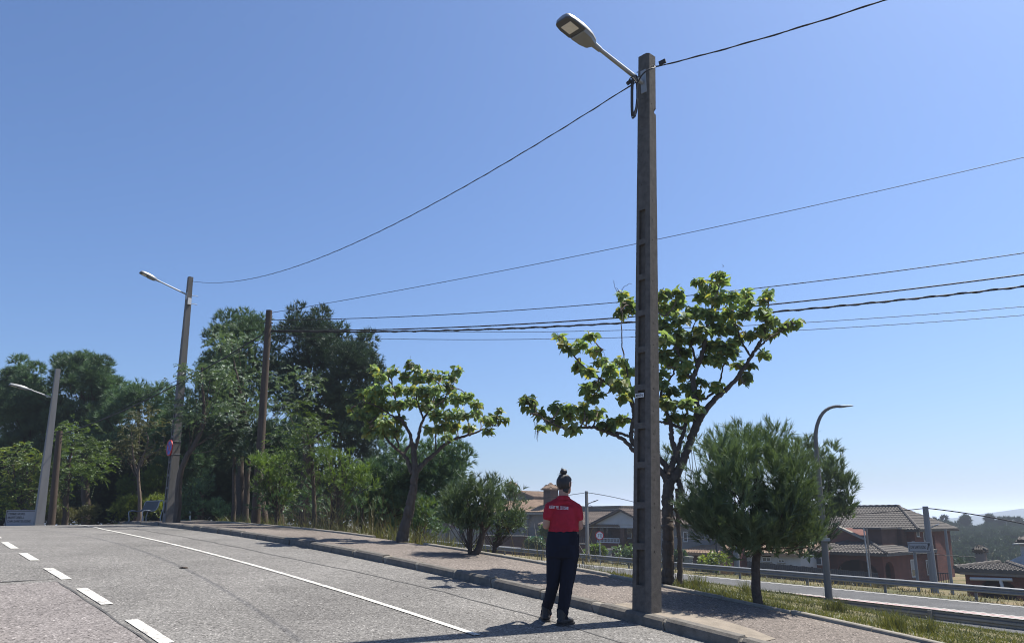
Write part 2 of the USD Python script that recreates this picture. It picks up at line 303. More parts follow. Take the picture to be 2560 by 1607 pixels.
M['dryleaf'] = leafy('dry_leaf', [(0.104, 0.1105, 0.0455), (0.156, 0.1365, 0.065), (0.195, 0.156, 0.091)], 0.35, 0.5, 0.05)
M['hillleaf'] = leafy('hill_scrub', [(0.027, 0.0486, 0.02376), (0.0432, 0.0648, 0.02808), (0.0648, 0.08424, 0.03672)], 0.2, 0.6, 0.03, patch=0.06)
M['grass'] = leafy('grass_blade', [(0.1008, 0.112, 0.0336), (0.168, 0.1624, 0.056), (0.2576, 0.224, 0.0952), (0.336, 0.28, 0.1344)] if True else [(0.1215, 0.1594, 0.033), (0.2228, 0.2344, 0.0495), (0.3847, 0.3094, 0.09075), (0.5265, 0.3937, 0.1403)], 0.35, 0.5, 0.04, patch=0.7)
M['dry'] = leafy('dry_grass_blade', [(0.1142, 0.09792, 0.0432), (0.1958, 0.155, 0.072), (0.2611, 0.2122, 0.108)], 0.35, 0.5, 0.05, patch=0.7)
def soil():
    nodes = {'g': ('geometry', {}), 'n': ('noise_texture', {'scale': 0.35, 'detail': 8, 'roughness': 0.65}), 'n2': ('noise_texture', {'scale': 14.0, 'detail': 6}),
             'r': ('rgb_ramp', {'ramp': [(0.3, (0.055, 0.062, 0.026)), (0.48, (0.10, 0.092, 0.045)), (0.62, (0.17, 0.135, 0.08)), (0.8, (0.2, 0.155, 0.1))]}),
             'mr': ('map_range', {'from_min': 0.3, 'from_max': 0.7, 'to_min': 0.65, 'to_max': 1.25}), 'mul': ('mix', {'mix_type': 'multiply', 'fac': 1.0}),
             'b': ('bump', {'strength': 0.8, 'distance': 0.04}), 'p': ('principled_bsdf', {'roughness': 0.95, 'specular_ior_level': 0.1})}
    return mat('soil', nodes, [('g.position', 'n.vector'), ('g.position', 'n2.vector'), ('n.fac', 'r.fac'), ('n2.fac', 'mr.value'), ('r.color', 'mul.color1'), ('mr.result', 'mul.color2'), ('mul.color', 'p.base_color'),
                               ('n2.fac', 'b.height'), ('b.normal', 'p.normal')])
M['soil'] = soil()
M['mountain'] = leafy('mountain_woods', [(0.03, 0.045, 0.025), (0.04, 0.055, 0.03)], 0.0, 0.6, 0.0, patch=0.004)

# ------------------------------------------------------------------ the setting
def grid_mesh(P):
    """P (n, m, 3) as a mesh."""
    n, m = P.shape[:2]; i, j = np.meshgrid(np.arange(n - 1), np.arange(m - 1), indexing='ij')
    a = (i * m + j).ravel()
    return P.reshape(-1, 3), np.stack([a, a + m, a + m + 1, a + 1], 1)
_s = np.r_[-900, -500, -250, -120, -70, np.arange(-40, 0, 2.0), np.arange(0, 46, 0.6), np.arange(46, 100, 3.0), 110, 130, 160, 200, 260, 340, 450, 700, 1200, 2500, 5000]
_t = np.r_[-2500, -900, -300, -120, -60, -30, -15, -8, -4, -3.4, -3.0, 0, 3, 6, np.arange(8.0, 30, 0.5), np.arange(30, 60, 0.8), np.arange(60, 120, 3.0), np.arange(120, 330, 10.0), 360, 420, 500, 700, 1000, 1600, 2600, 5000]
_S, _T = np.meshgrid(_s, _t, indexing='ij')
_P = st(_S, _T, 0 * _S)
def far_hill(x, y):
    """The scrub hill beyond the houses."""
    s, t = x * D[0] + y * D[1], x * T[0] + y * T[1]
    n = meshkit.fbm(np.stack([x * 0.02, y * 0.02, 0 * x], -1), 3, 9) - 0.5
    rise = smooth(t, 95, 250) * 6.6 - smooth(t, 270, 500) * 16
    return rise + n * 2.4 * smooth(t, 90, 160)
def terrain(x, y): return ground(x, y) + far_hill(np.asarray(x, float), np.asarray(y, float))
_P[..., 2] = terrain(_P[..., 0], _P[..., 1])
solo('ground', grid_mesh(_P), M['soil'], kind='structure', smooth_=True)

road = thing('road', (0, 0, 0), None, None, kind='structure')
_ss = np.r_[np.arange(-9, 30, 0.3), np.arange(30, 60, 1.0)]
def strip(s, t0, t1, lift, n=2):
    s = np.asarray(s, float); tt = np.linspace(0, 1, n)
    t0, t1 = np.broadcast_to(t0, s.shape), np.broadcast_to(t1, s.shape)
    TT = t0[:, None] + (t1 - t0)[:, None] * tt
    return grid_mesh(rp(np.broadcast_to(s[:, None], TT.shape), TT, lift)[:, ::-1])
part(road, 'carriageway', strip(_ss, 1.3, 7.35, 0, 9), M['asphalt'], True)
_ps = np.arange(-6, 11.7, 0.3)
part(road, 'asphalt_patch', strip(_ps, 1.32, 2.42, 0.004, 4), M['patch'], True)
rng = np.random.default_rng(3)
_w = 0.018 * np.sin(_ss * 3.1) + 0.012 * np.sin(_ss * 7.7)
_c = np.interp(_ss, [-9, 5.5, 7, 9.5, 13, 21, 60], [6.45, 6.45, 6.48, 6.42, 6.18, 6.1, 6.1])
part(road, 'tar_seam', strip(_ss, _c + _w - 0.016, _c + _w + 0.016, 0.004), M['seam'], True)
_e = _ps[_ps < 11.6]
part(road, 'tar_seam', strip(_e, 2.42 + 0.01 * np.sin(_e * 5), 2.445 + 0.014 * np.sin(_e * 4.3), 0.007), M['seam'], True)
_q = np.linspace(1.32, 2.42, 12); _g = rp(np.stack([11.62 + 0.012 * np.sin(_q * 9), 11.66 + 0.015 * np.sin(_q * 7)], 1), np.stack([_q, _q], 1), 0.007)
part(road, 'tar_seam', grid_mesh(_g), M['seam'], True)
part(road, 'edge_line', strip(_ss[_ss > 6.25], 5.225, 5.305, 0.008), M['paint'], True)
for a, b in ((25.5, 23.4), (22.0, 20.0), (18.37, 16.46), (15.39, 14.02), (12.85, 11.55), (10.67, 9.45), (8.53, 7.40), (6.5, 5.3)):
    part(road, 'lane_dash', strip(np.linspace(b, a, 8), 2.50, 2.625, 0.008), M['paint'], True)

# kerb stones, one by one
def stone(s0, s1, t0, t1, top, bot, cham, ends=(0, 0)):
    prof = [(t0, bot), (t0, top - cham), (t0 + cham * 1.2, top), (t1, top), (t1, bot)]
    sa, sb = np.array([s0, s0 + ends[0], s0 + ends[0], s0 + ends[0], s0]), np.array([s1, s1 - ends[1], s1 - ends[1], s1 - ends[1], s1])
    mid = [s0 + (s1 - s0) * 0.5] * 5
    tt, zz = np.array([p[0] for p in prof]), np.array([p[1] for p in prof])
    rings = [rp(x, tt) + np.stack([0 * zz, 0 * zz, zz], 1) for x in (sa, np.array(mid), sb)]
    v = np.vstack(rings); f = []
    for r in range(2):
        for j in range(5): f.append([r * 5 + j, r * 5 + (j + 1) % 5, r * 5 + 5 + (j + 1) % 5, r * 5 + 5 + j])
    f3 = [[q[0], q[1], q[2]] for q in f] + [[q[0], q[2], q[3]] for q in f]
    f3 += [[0, 2, 1], [0, 3, 2], [0, 4, 3], [10, 11, 12], [10, 12, 13], [10, 13, 14]]
    return v, np.array(f3)
kerb = thing('kerb', (0, 0, 0), None, None, kind='structure')
for q in np.arange(-8, 42, 1.0): part(kerb, 'mortar_bed', stone(q, q + 1.0, 7.349, 7.474, 0.108, -0.06, 0.022), M['edging'])
s = -7.4
while s < 42:
    L = rng.uniform(0.92, 1.06) if s < 12 else rng.uniform(0.8, 1.05)
    e = [0.0 if rng.random() < 0.45 else rng.uniform(0.02, 0.09) for _ in (0, 1)]
    j = rng.normal(0, 0.006)
    part(kerb, 'kerb_stone', stone(s + 0.011, s + L - 0.011, 7.335 + j, 7.478, 0.125 + rng.normal(0, 0.006), -0.06, 0.028, e), M['kerb'])
    s += L
lkerb = thing('kerb', (0, 0, 0), None, None, kind='structure')
s = -6
while s < 28:
    part(lkerb, 'kerb_stone', stone(s + 0.006, s + 0.994, 1.15, 1.3, 0.12, -0.06, 0.01), M['kerb']); s += 1.0
pav = thing('pavement', (0, 0, 0), None, None, kind='structure')
part(pav, 'surface', strip(_ss, 7.482, 9.21, 0.112, 5), M['walk'], True)
part(pav, 'concrete_footing', strip(np.linspace(4.35, 6.35, 6), 7.484, np.array([7.72, 7.9, 7.98, 7.96, 7.85, 7.72]), 0.118), M['pad'], True)
s = -7.0
while s < 34:
    L = rng.uniform(0.95, 1.05)
    if not 12.4 < s < 14.0:
        part(pav, 'edging_stone', stone(s + 0.004, s + L - 0.004, 9.21, 9.29, 0.15 + rng.normal(0, 0.004), -0.1, 0.01), M['edging'])
    s += L
lpav = thing('pavement', (0, 0, 0), None, None, kind='structure')
part(lpav, 'surface', strip(_ss, -3.2, 1.149, 0.115, 3), M['walk'], True)

low = thing('lower_road', (0, 0, 0), None, None, kind='structure')
_ls = np.r_[np.arange(-60, 76, 2.0)]
def lstrip(s, t0, t1, lift):
    s = np.asarray(s, float); TT = np.stack([0 * s + t1, 0 * s + t0], 1); SS = np.stack([s, s], 1)
    return grid_mesh(st(SS, TT, zlow(SS) + lift))
part(low, 'carriageway', lstrip(_ls, 26.9, 37.7, 0), M['lowroad'], True)
part(low, 'edge_line', lstrip(_ls, 37.2, 37.36, 0.006), M['paint'], True)
part(low, 'centre_line', lstrip(_ls, 33.0, 33.14, 0.006), M['paint'], True)
part(low, 'centre_line', lstrip(_ls, 33.75, 33.89, 0.006), M['paint'], True)
part(low, 'red_median', lstrip(_ls, 33.25, 33.64, 0.005), M['redpaint'], True)
for s0 in (38.2, 41.0, 43.8, 46.6): part(low, 'lane_dash', lstrip(np.array([s0, s0 + 1.5]), 34.6, 34.95, 0.006), M['paint'])
side = solo('side_street', lstrip(np.arange(50, 76, 2.0), 37.7, 47, -0.02), M['lowroad'], kind='structure')

# distant mountain with a church on its top
_mx = np.linspace(180, 2520, 90); _my = np.linspace(1500, 2220, 26)
_prof_px = [1500, 2200, 2330, 2360, 2420, 2460, 2490, 2510, 2533, 2560, 2620, 2750, 1800, 3600]
_prof_y = [1296, 1296, 1295, 1292, 1286, 1279, 1274, 1272.5, 1269, 1274, 1279, 1286, 1291, 1297]
def ridge(x):
    px = CX + x / 1800 * FPX * 0.985
    return (1297 - np.interp(px, _prof_px, _prof_y)) / FPX * 1800 * 1.05
MX, MY = np.meshgrid(_mx, _my, indexing='ij')
_n = meshkit.fbm(np.stack([MX * 0.01, MY * 0.01, 0 * MX], -1), 4, 2) - 0.5
MZ = -14 + (ridge(MX) + 11) * np.clip(1 - np.abs((MY - 1800) / 312) ** 1.6, 0, 1) + _n * 4 * np.clip(1 - np.abs((MY - 1800) / 312), 0, 1)
solo('mountain', grid_mesh(np.stack([MX, MY, MZ], -1)), M['mountain'], kind='structure', smooth_=True)
_cx = (2533 - CX) / FPX / 0.985 * 1800; _cz = float(ridge(np.array(_cx))) - 3.5
ch = thing('hilltop_church', (_cx, 1800, _cz), 'tiny church silhouette on the summit of the blue mountain', 'church')
b = MB(); b.box((_cx - 6, 1794, _cz - 2), (12, 0, 0), (0, 12, 0), (0, 0, 7)); part(ch, 'nave', b.mesh, M['stuccobeige'])
for dx, hh, rr in ((-4.2, 10, 1.5), (0, 16.5, 1.9), (4.2, 10, 1.5)):
    part(ch, 'spire', MB().tube([(_cx + dx, 1800, _cz), (_cx + dx, 1800, _cz + hh * 0.6), (_cx + dx, 1800, _cz + hh)], [rr, rr * 0.8, 0.2], 8).mesh, M['stuccobeige'])
_tx = _cx - 14 / 1900 * 1800
tw = thing('telecom_tower', (_tx, 1800, _cz), 'tiny slender tower left of the church on the blue mountain', 'tower')
part(tw, 'shaft', MB().tube([(_tx, 1800, _cz - 4), (_tx, 1800, _cz + 4), (_tx, 1800, _cz + 4.4), (_tx, 1800, _cz + 7), (_tx, 1800, _cz + 11)], [1.3, 1.2, 2.2, 2.0, 0.3], 8).mesh, M['stuccobeige'])
# ------------------------------------------------------------------ poles, lamps, wires
from scipy.optimize import least_squares
def hit(px, py, f=terrain, far=400):
    """Where a line of sight meets a height field."""
    d = ray(px, py); k = np.linspace(3, far, 8000); p = k[:, None] * d + [0, 0, CAMZ]
    g = p[:, 2] - f(p[:, 0], p[:, 1]); i = int(np.argmax(g < 0))
    return p[i] if g[i] < 0 else p[-1]
def find_st(px, tt, lift=0.112):
    """The spot at that offset across the street that is seen at column px."""
    ss = np.linspace(3, 60, 3000); q = rp(ss, tt, lift); xs = np.array([project(p)[0] for p in q])
    return float(ss[int(np.argmin(abs(xs - px)))])
def z_for(p, py):
    return least_squares(lambda z: project([p[0], p[1], z[0]])[1] - py, [p[2] + 5]).x[0]

def concrete_pole(th, base, top_z, w0, w1, mat_, recess_from, lean=(0, 0), holes=False, name='pole', ch=0.05):
    """Tapered pole with ladder-like bays sunk into the faces that look across the street."""
    b0 = np.asarray(base, float); hgt = top_z - b0[2]
    def P(a, b, z):
        k = z / hgt
        return b0 + np.array([*(-a * D + b * T), z]) + np.array([lean[0] * k, lean[1] * k, 0])
    def w(z): return w0 + (w1 - w0) * z / hgt
    def block(fa0, fa1, fb0, fb1, z0, z1):
        """Corners as fractions of the half width, so that it tapers with the pole."""
        pts = []
        for z in (z0, z1):
            h = w(z) / 2
            pts += [P(fa0 * h, fb0 * h, z), P(fa1 * h, fb0 * h, z), P(fa1 * h, fb1 * h, z), P(fa0 * h, fb1 * h, z)]
        return mf.Manifold.hull_points(np.array(pts))
    cp = []
    for z in (-0.3, hgt):
        q = w(z) / 2; cp += [P(a * q, b_ * q, z) for a, b_ in ((-1, -1), (1 - ch, -1), (1, -1 + ch), (1, 1), (-1, 1))]
    body = mf.Manifold.hull_points(np.array(cp))
    cuts, z, bay = [], 0.32, 0.48
    while z + 0.4 < recess_from:
        for sb in (-1, 1):
            cuts.append(block(-0.52, 0.5, sb * 0.6, sb * 1.3, z, z + bay - 0.075))
        z += bay
    if holes:
        for zz in np.arange(recess_from + 0.15, hgt - 0.15, 0.14):
            h = w(zz) / 2
            cuts.append(mf.Manifold.cube([0.016, 0.03, 0.016], True).rotate([0, 0, math.degrees(math.atan2(-D[1], -D[0]))]).translate(list(P(-0.15 * h, -h, zz))))
        for zz in np.arange(0.7, hgt - 0.15, 0.28):
            h = w(zz) / 2
            cuts.append(mf.Manifold.cube([0.03, 0.014, 0.018], True).rotate([0, 0, math.degrees(math.atan2(-D[1], -D[0]))]).translate(list(P(h, -0.05 * h, zz))))
        # a chipped notch at the right hand edge near the top
        zz = hgt * 0.885; h = w(zz) / 2
        cuts.append(mf.Manifold.sphere(0.045, 10).translate(list(P(h * 1.1, h * 0.9, zz))))
    body = body - mf.Manifold.batch_boolean(cuts, mf.OpType.Add)
    part(th, name, tri(body), mat_)
    return P, w, hgt

def lamp_head(th, p, e1, L=0.62, W=0.29):
    e1 = e1 / np.linalg.norm(e1); e2 = np.cross([0, 0, 1.0], e1); e2 /= np.linalg.norm(e2); e3 = np.cross(e1, e2)
    X = lambda x, y, z: p + e1 * x * L / 0.62 + e2 * y * W / 0.29 + e3 * z
    def hull(rows): return tri(mf.Manifold.hull_points(np.array([X(*r) for r in rows])))
    ol = [(0.0, 0.045), (0.06, 0.095), (0.16, 0.132), (0.30, 0.145), (0.50, 0.143), (0.585, 0.125), (0.615, 0.085), (0.62, 0.0)]
    rows = [(x, s * y, z) for x, y in ol for s in (-1, 1) for z in (-0.018, 0.012)] + [(0.03 + x * 0.92, s * y * 0.72, 0.055 + 0.02 * math.sin(x * 5)) for x, y in ol for s in (-1, 1)]
    part(th, 'lamp_housing', hull(rows), M['lampgrey'], 35)
    rows = [(x, s * y * 0.96, -0.0185) for x, y in ol if x < 0.31 for s in (-1, 1)] + [(x, s * y * 0.8, -0.055) for x, y in ol if 0.02 < x < 0.31 for s in (-1, 1)] + [(0.31, s * 0.12, -0.045) for s in (-1, 1)]
    part(th, 'gear_cover', hull(rows), M['lampgrey'], 35)
    rows = [(x, s * y * 0.97, z) for x, y in [(0.32, 0.145), (0.50, 0.143), (0.58, 0.125), (0.612, 0.085), (0.618, 0)] for s in (-1, 1) for z in (-0.034, -0.019)]
    fr = part(th, 'lamp_frame', hull(rows), M['lampdark'], 35)
    rows = [(x, s * 0.085, z) for x in (0.37, 0.53) for s in (-1, 1) for z in (-0.040, -0.0345)]
    part(fr, 'lens', hull(rows), M['lens'])
    part(th, 'spigot', cyl(p - e1 * 0.12, p + e1 * 0.05, 0.036, 0.042), M['lampgrey'], 40)

def street_arm(th, P0, target, tilt0=0.15, horiz=-T, r=0.03):
    """An arm from the pole whose end is seen at the target spot."""
    h = np.array([horiz[0], horiz[1], 0.0])
    f = lambda q: np.array(project(P0 + q[0] * h + np.array([0, 0, q[1]]))) - target
    q = least_squares(f, [1.2, 0.2]).x
    end = P0 + q[0] * h + np.array([0, 0, q[1]])
    part(th, 'arm', cyl(P0, end, r * 1.05, r * 0.9, 12), M['galv'], 40)
    return end, (end - P0) / np.linalg.norm(end - P0)

# the near lamp pole
_f = least_squares(lambda q: np.array(project(rp(q[0], q[1], 0.12))) - [1622, 1534], [5.6, 7.5]).x     # its front corner at the kerb
PW0, PW1 = 0.245, 0.165
_b = rp(_f[0], _f[1], 0.112) + np.array([*(0.5 * PW0 * D + 0.5 * PW0 * T), 0])
_topz = z_for(_b, 143)
lp = thing('lamp_pole', _b, 'tall concrete lamp pole at the kerb beside the person in red', 'lamp post', 'concrete lamp poles')
_kx = least_squares(lambda q: project([_b[0] + q[0], _b[1], _topz])[0] - 1617, [0]).x[0]
PP, PWf, PH = concrete_pole(lp, _b, _topz, PW0, PW1, M['pole'], z_for(_b, 492) - _b[2], (_kx, 0.0), True, ch=0.4)
_za = z_for(PP(0, 0, PH), 214) - _b[2]
plate = MB(); _h = PWf(_za) / 2
plate.box(PP(-0.02, -_h - 0.012, _za - 0.16), np.array([*(-D * 0.085), 0]), np.array([*(T * 0.01), 0]), (0, 0, 0.34))
part(lp, 'arm_plate', plate.mesh, M['galv'])
_P0 = PP(0.0, -_h - 0.014, _za)
_end, _dir = street_arm(lp, _P0, np.array([1497.0, 122.0]))
lamp_head(lp, _end + _dir * 0.1, _dir + np.array([0, 0, 0.02]), 0.61, 0.275)
# number plate
_zp = z_for(_b, 990) - _b[2]; _h = PWf(_zp) / 2
npl = part(lp, 'number_plate', MB().box(PP(-_h * 0.86, -_h - 0.007, _zp - 0.026), np.array([*(-D * 0.135), 0]), np.array([*(T * 0.004), 0]), (0, 0, 0.054)).mesh, M['signwhite'])
def text_on(parent, text, height, origin, right, up, mat_, name='lettering', bold=True, width=None):
    m = meshkit.text_mesh(text, height, 0.003, bold); v = np.array(m.vertices)
    if width: v[:, 0] *= width / max(v[:, 0].max(), 1e-6)
    right, up = np.asarray(right, float), np.asarray(up, float); n = np.cross(right, up)
    part(parent, name, (origin + v[:, :1] * right + v[:, 1:2] * up + v[:, 2:3] * n, m.faces), mat_)
text_on(npl, 'AE074', 0.032, PP(-_h * 0.78, -_h - 0.0075, _zp - 0.015), np.array([*-D, 0]), (0, 0, 1), M['black'], width=0.112)

def wire(name, p0, p1, pts, r, label, group=None, mat_='cable', twist=False, n=40):
    """A hanging wire between two points; pts (px, py) say how far it sags."""
    p0, p1 = np.asarray(p0, float), np.asarray(p1, float); m = (p0 + p1) / 2
    if pts is not None and len(pts):
        xs, ys = zip(*sorted(pts)); px = project(m)[0]
        m = np.array([m[0], m[1], z_for(m, float(np.interp(px, xs, ys)))])
    else: m = m - [0, 0, 0.3]
    t = np.linspace(0, 1, n)[:, None]
    c = p0 * (1 - t) * (1 - 2 * t) + m * 4 * t * (1 - t) + p1 * t * (2 * t - 1)
    th = thing(name, p0, label, 'cable', group)
    if twist:
        part(th, 'conductor', MB().tube(c, r * 0.62, 6).mesh, M[mat_], True)
        tt = np.linspace(0, 1, n * 8)[:, None]; cc = p0 * (1 - tt) * (1 - 2 * tt) + m * 4 * tt * (1 - tt) + p1 * tt * (2 * tt - 1)
        a = np.linspace(0, np.linalg.norm(p1 - p0) * 9, n * 8)[:, None]
        cc = cc + (np.cos(a) * [0, 0, 1] + np.sin(a) * [1, 0, 0]) * r * 0.62
        part(th, 'conductor', MB().tube(cc, r * 0.5, 5).mesh, M[mat_], True)
    else: part(th, 'conductor', MB().tube(c, r, 6).mesh, M[mat_], True)
    return th, c

# the second lamp pole, by the bench
_s2 = find_st(421, 7.95); _b2 = rp(_s2, 7.95, 0.112); _t2 = z_for(_b2, 693)
l2 = thing('lamp_pole', _b2, 'leaning-looking concrete lamp pole with a round no-stopping sign beside the bench', 'lamp post', 'concrete lamp poles')
_k2 = least_squares(lambda q: project([_b2[0] + q[0], _b2[1], _t2])[0] - 476, [0]).x[0]
P2, W2, H2 = concrete_pole(l2, _b2, _t2, 0.34, 0.17, M['pole2'], 4.2, (_k2, 0))
_z = z_for(P2(0, 0, H2), 737) - _b2[2]
_e2, _d2 = street_arm(l2, P2(0, -W2(_z) / 2 - 0.005, _z), np.array([398.0, 703.0]))
lamp_head(l2, _e2 + _d2 * 0.1, _d2, 0.66, 0.30)
_bk = MB(); _h = W2(_z) / 2
_bk.box(P2(-_h, -_h - 0.012, _z - 0.22), np.array([*(-D * _h * 2), 0]), np.array([*(T * 0.01), 0]), (0, 0, 0.3))
part(l2, 'arm_plate', _bk.mesh, M['galv'])
for dz in (0.0, -0.34): part(l2, 'bolt', cyl(P2(0, -0.02, _z + dz), P2(0.0, 0.36, _z + dz), 0.012), M['galv'])
part(l2, 'junction_box', MB().box(P2(_h + 0.002, -0.06, _z - 0.42), np.array([*(-D * 0.05), 0]), np.array([*(T * 0.13), 0]), (0, 0, 0.26)).mesh, M['lens'])
# sign on it
_zs = z_for(P2(0, 0, 2), 1120) - _b2[2]; _h = W2(_zs) / 2
_c = P2(-0.02, -_h - 0.08, _zs); _k = least_squares(lambda q: project(_c - np.array([*D, 0]) * q[0])[0] - 423, [0]).x[0]; _c = _c - np.array([*D, 0]) * _k
sg_ = thing('traffic_sign', _c, 'round blue no-stopping sign with red rim strapped to the lamp pole', 'sign')
def disc(c, n, r0, r1, d0, d1, seg=32):
    n = np.asarray(n, float); n /= np.linalg.norm(n); a = np.cross(n, [0, 0, 1.0]); a /= np.linalg.norm(a); u = np.cross(a, n)
    an = np.linspace(0, 2 * np.pi, seg, endpoint=False); ring = lambda r, d: c + n * d + r * (np.cos(an)[:, None] * a + np.sin(an)[:, None] * u)
    if r0 <= 0:
        return MB().tube([c + n * d0, c + n * d1], [r1, r1], seg).mesh
    v = np.vstack([ring(r0, d1), ring(r1, d1), ring(r1, d0), ring(r0, d0)]); f = []
    for k in range(4):
        for j in range(seg): f.append([k * seg + j, ((k + 1) % 4) * seg + j, ((k + 1) % 4) * seg + (j + 1) % seg, k * seg + (j + 1) % seg])
    return v, np.array(f)
_n = np.array([*-T, 0.0])
part(sg_, 'plate', disc(_c, _n, 0, 0.30, -0.03, 0.0), M['blue'])
part(sg_, 'rim', disc(_c, _n, 0.255, 0.305, -0.032, 0.006), M['red'])
for sgn in (-1, 1):
    u = (np.array([*-D, 0]) + sgn * np.array([0, 0, 1.0])) / math.sqrt(2)
    part(sg_, 'cross_bar', MB().beam(_c + _n * (0.004 + 0.001 * sgn) - u * 0.25, _c + _n * (0.004 + 0.001 * sgn) + u * 0.25, 0.006, 0.05, _n).mesh if False else MB().box(_c + _n * (0.001) - u * 0.25 - np.cross(u, _n) * 0.025, u * 0.5, np.cross(u, _n) * 0.05, _n * (0.004 + 0.001 * sgn)).mesh, M['red'])
for dz in (-0.24, 0.24):
    part(sg_, 'strap', MB().box(P2(-_h - 0.02, -_h - 0.06, _zs + dz), np.array([*(-D * (2 * _h + 0.03)), 0]), np.array([*(T * (2 * _h + 0.08)), 0]), (0, 0, 0.02)).mesh, M['galv'])

# third lamp pole, beyond the crest
_b3 = at(97, 1308, 33.0); _b3[2] -= 0.3; _t3 = z_for(_b3, 922)
l3 = thing('lamp_pole', _b3, 'pale concrete lamp pole at the far left beside the town sign', 'lamp post', 'concrete lamp poles')
_k3 = least_squares(lambda q: project([_b3[0] + q[0], _b3[1], _t3])[0] - 145, [0]).x[0]
P3, W3, H3 = concrete_pole(l3, _b3, _t3, 0.35, 0.175, M['pole3'], 0.0, (_k3, 0))
_z = z_for(P3(0, 0, H3), 994) - _b3[2]
_e3, _d3 = street_arm(l3, P3(0, -W3(_z) / 2 - 0.005, _z), np.array([78.0, 975.0]))
lamp_head(l3, _e3 + _d3 * 0.1, _d3 * [1, 1, 0.6], 0.75, 0.30)

# wooden poles
def wood_pole(px0, py0, px1, py1, depth, w0, w1, label):
    b = at(px0, py0, depth); b[2] = min(b[2], gz(b)) - 0.3
    t = at(px1, py1, depth)
    th = thing('wooden_pole', b, label, 'utility pole', 'wooden utility poles')
    n = 14; k = np.linspace(0, 1, n)[:, None]
    part(th, 'shaft', MB().tube(b + (t - b) * k, np.linspace(w0, w1, n), 12).mesh, M['wood'], 50)
    for z in (0.94, 0.90):
        q = b + (t - b) * z; part(th, 'clamp', cyl(q - [0.16, 0.02, 0], q + [0.16, -0.02, 0.0], 0.02), M['iron'])
    return t
WP1 = wood_pole(639, 1309, 673, 776, 24.5, 0.15, 0.10, 'dark wooden utility pole before the big pines, thick cables at its top')
WP2 = wood_pole(130, 1306, 149, 1077, 34.0, 0.155, 0.12, 'short dark wooden pole standing beside the pale lamp pole')

# wires between the poles
_wl = PP(0, 0, z_for(PP(0, 0, PH), 205) - _b[2]) + np.array([*(-T * 0.11 + D * 0.06), 0])
_wl = at(1594, 203, 9.2)
wire('cable', at(480, 703, P2(0, 0, H2)[1]), _wl, [(478, 702), (585, 699), (744, 667), (914, 606), (1062, 521), (1169, 457), (1328, 351), (1488, 260), (1594, 203)], 0.0115, 'sagging twisted cable strung between the two concrete lamp poles', twist=True)
wire('cable', at(1638, 168, 9.3), at(3100, -330, 5.2), [(1638, 168), (1700, 147), (1900, 93), (2215, 0), (2400, -60), (3500, -420)], 0.013, 'twisted cable leaving the near pole top towards the upper right corner', twist=True)
_R = lambda py, dx=0: at(2900, py, 17.0 + dx)
def ext(y1, y0=None, x1=2560, x0=1950): return y1 + (y1 - y0) / (x1 - x0) * (2900 - x1) * 1.05
wire('overhead_line', at(677, 782, 24.4), _R(ext(377, 488)), [(677, 790), (835, 777), (1275, 681), (1583, 614), (1642, 597), (2125, 484), (2560, 377), (2900, 290)], 0.0085, 'highest thin line rising from the wooden pole to the right edge')
wire('overhead_line', at(678, 800, 24.4), _R(ext(621, 693)), [(678, 808), (850, 805), (1170, 790), (1540, 759), (1806, 722), (2560, 621), (2900, 575)], 0.012, 'second line below the highest one, crossing the tree crown top')
wire('overhead_cable', at(678, 826, 24.4), _R(ext(674, 736)), [(678, 828), (956, 836), (1222, 822), (1540, 797), (2019, 744), (2560, 673), (2900, 628)], 0.019, 'thin dark cable just above the thickest cable')
wire('overhead_cable', at(678, 828, 24.5), _R(ext(702, 751)), [(678, 829), (956, 838), (1222, 825), (1594, 805), (2019, 757), (2560, 702), (2900, 664)], 0.036, 'thickest black cable crossing behind the near concrete pole', twist=True)
wire('overhead_line', at(678, 815, 24.6), _R(ext(753, 785)), [(678, 822), (850, 825), (1170, 834), (1583, 825), (2019, 799), (2560, 752), (2900, 722)], 0.008, 'upper one of the two thin lines below the thick cable')
wire('overhead_line', at(678, 838, 24.6), _R(ext(773, 798)), [(678, 838), (1000, 844), (1222, 848), (1583, 843), (2019, 813), (2560, 773), (2900, 747)], 0.008, 'lower one of the two thin lines below the thick cable')
wire('overhead_cable', at(667, 829, 24.4), at(151, 1086, 33.9), [(667, 829), (655, 831), (585, 880), (510, 919), (440, 960), (300, 1037), (151, 1086)], 0.02, 'cable dropping left from the wooden pole behind the lamp pole')
wire('overhead_line', at(667, 850, 24.6), at(30, 1200, 60), [(667, 850), (540, 930), (380, 976), (300, 1030), (200, 1075), (30, 1120)], 0.012, 'thin line dropping left from the wooden pole above the cable')
# loops of spare cable at the pole head
cl = thing('cable_loop', at(1588, 245, 9.15), 'bundle of looped black cable hanging at the near pole head', 'cable')
for i in range(5):
    rr = np.random.default_rng(i); a = np.linspace(0, 2 * np.pi, 26)
    ox = 1586 + rr.normal(0, 1.5)
    pts = [at(ox + 7 * math.cos(q) * (1 + 0.2 * math.sin(q)) - 5 * (math.sin(q) < 0) * -math.sin(q) * 0.6, 247 + (38 + 3 * i) * -math.sin(q) * (1.0 if math.sin(q) < 0 else 1.25), 9.13 + 0.02 * i + 0.02 * math.cos(q)) for q in a]
    part(cl, 'loop', MB().tube(pts, 0.009, 5).mesh, M['cable'], True)
part(cl, 'jumper', MB().tube(spline([at(1572, 203, 9.15), at(1582, 196, 9.1), at(1592, 208, 9.1), at(1600, 196, 9.05), at(1616, 178, 9.0), at(1634, 165, 9.2)], 30), 0.010, 6).mesh, M['cable'], True)
part(cl, 'clamp', MB().beam(at(1568, 210, 9.2), at(1578, 203, 9.2), 0.04, 0.04).mesh, M['cable'])
part(cl, 'clamp', MB().beam(at(1648, 160, 9.3), at(1664, 152, 9.25), 0.035, 0.05).mesh, M['cable'])
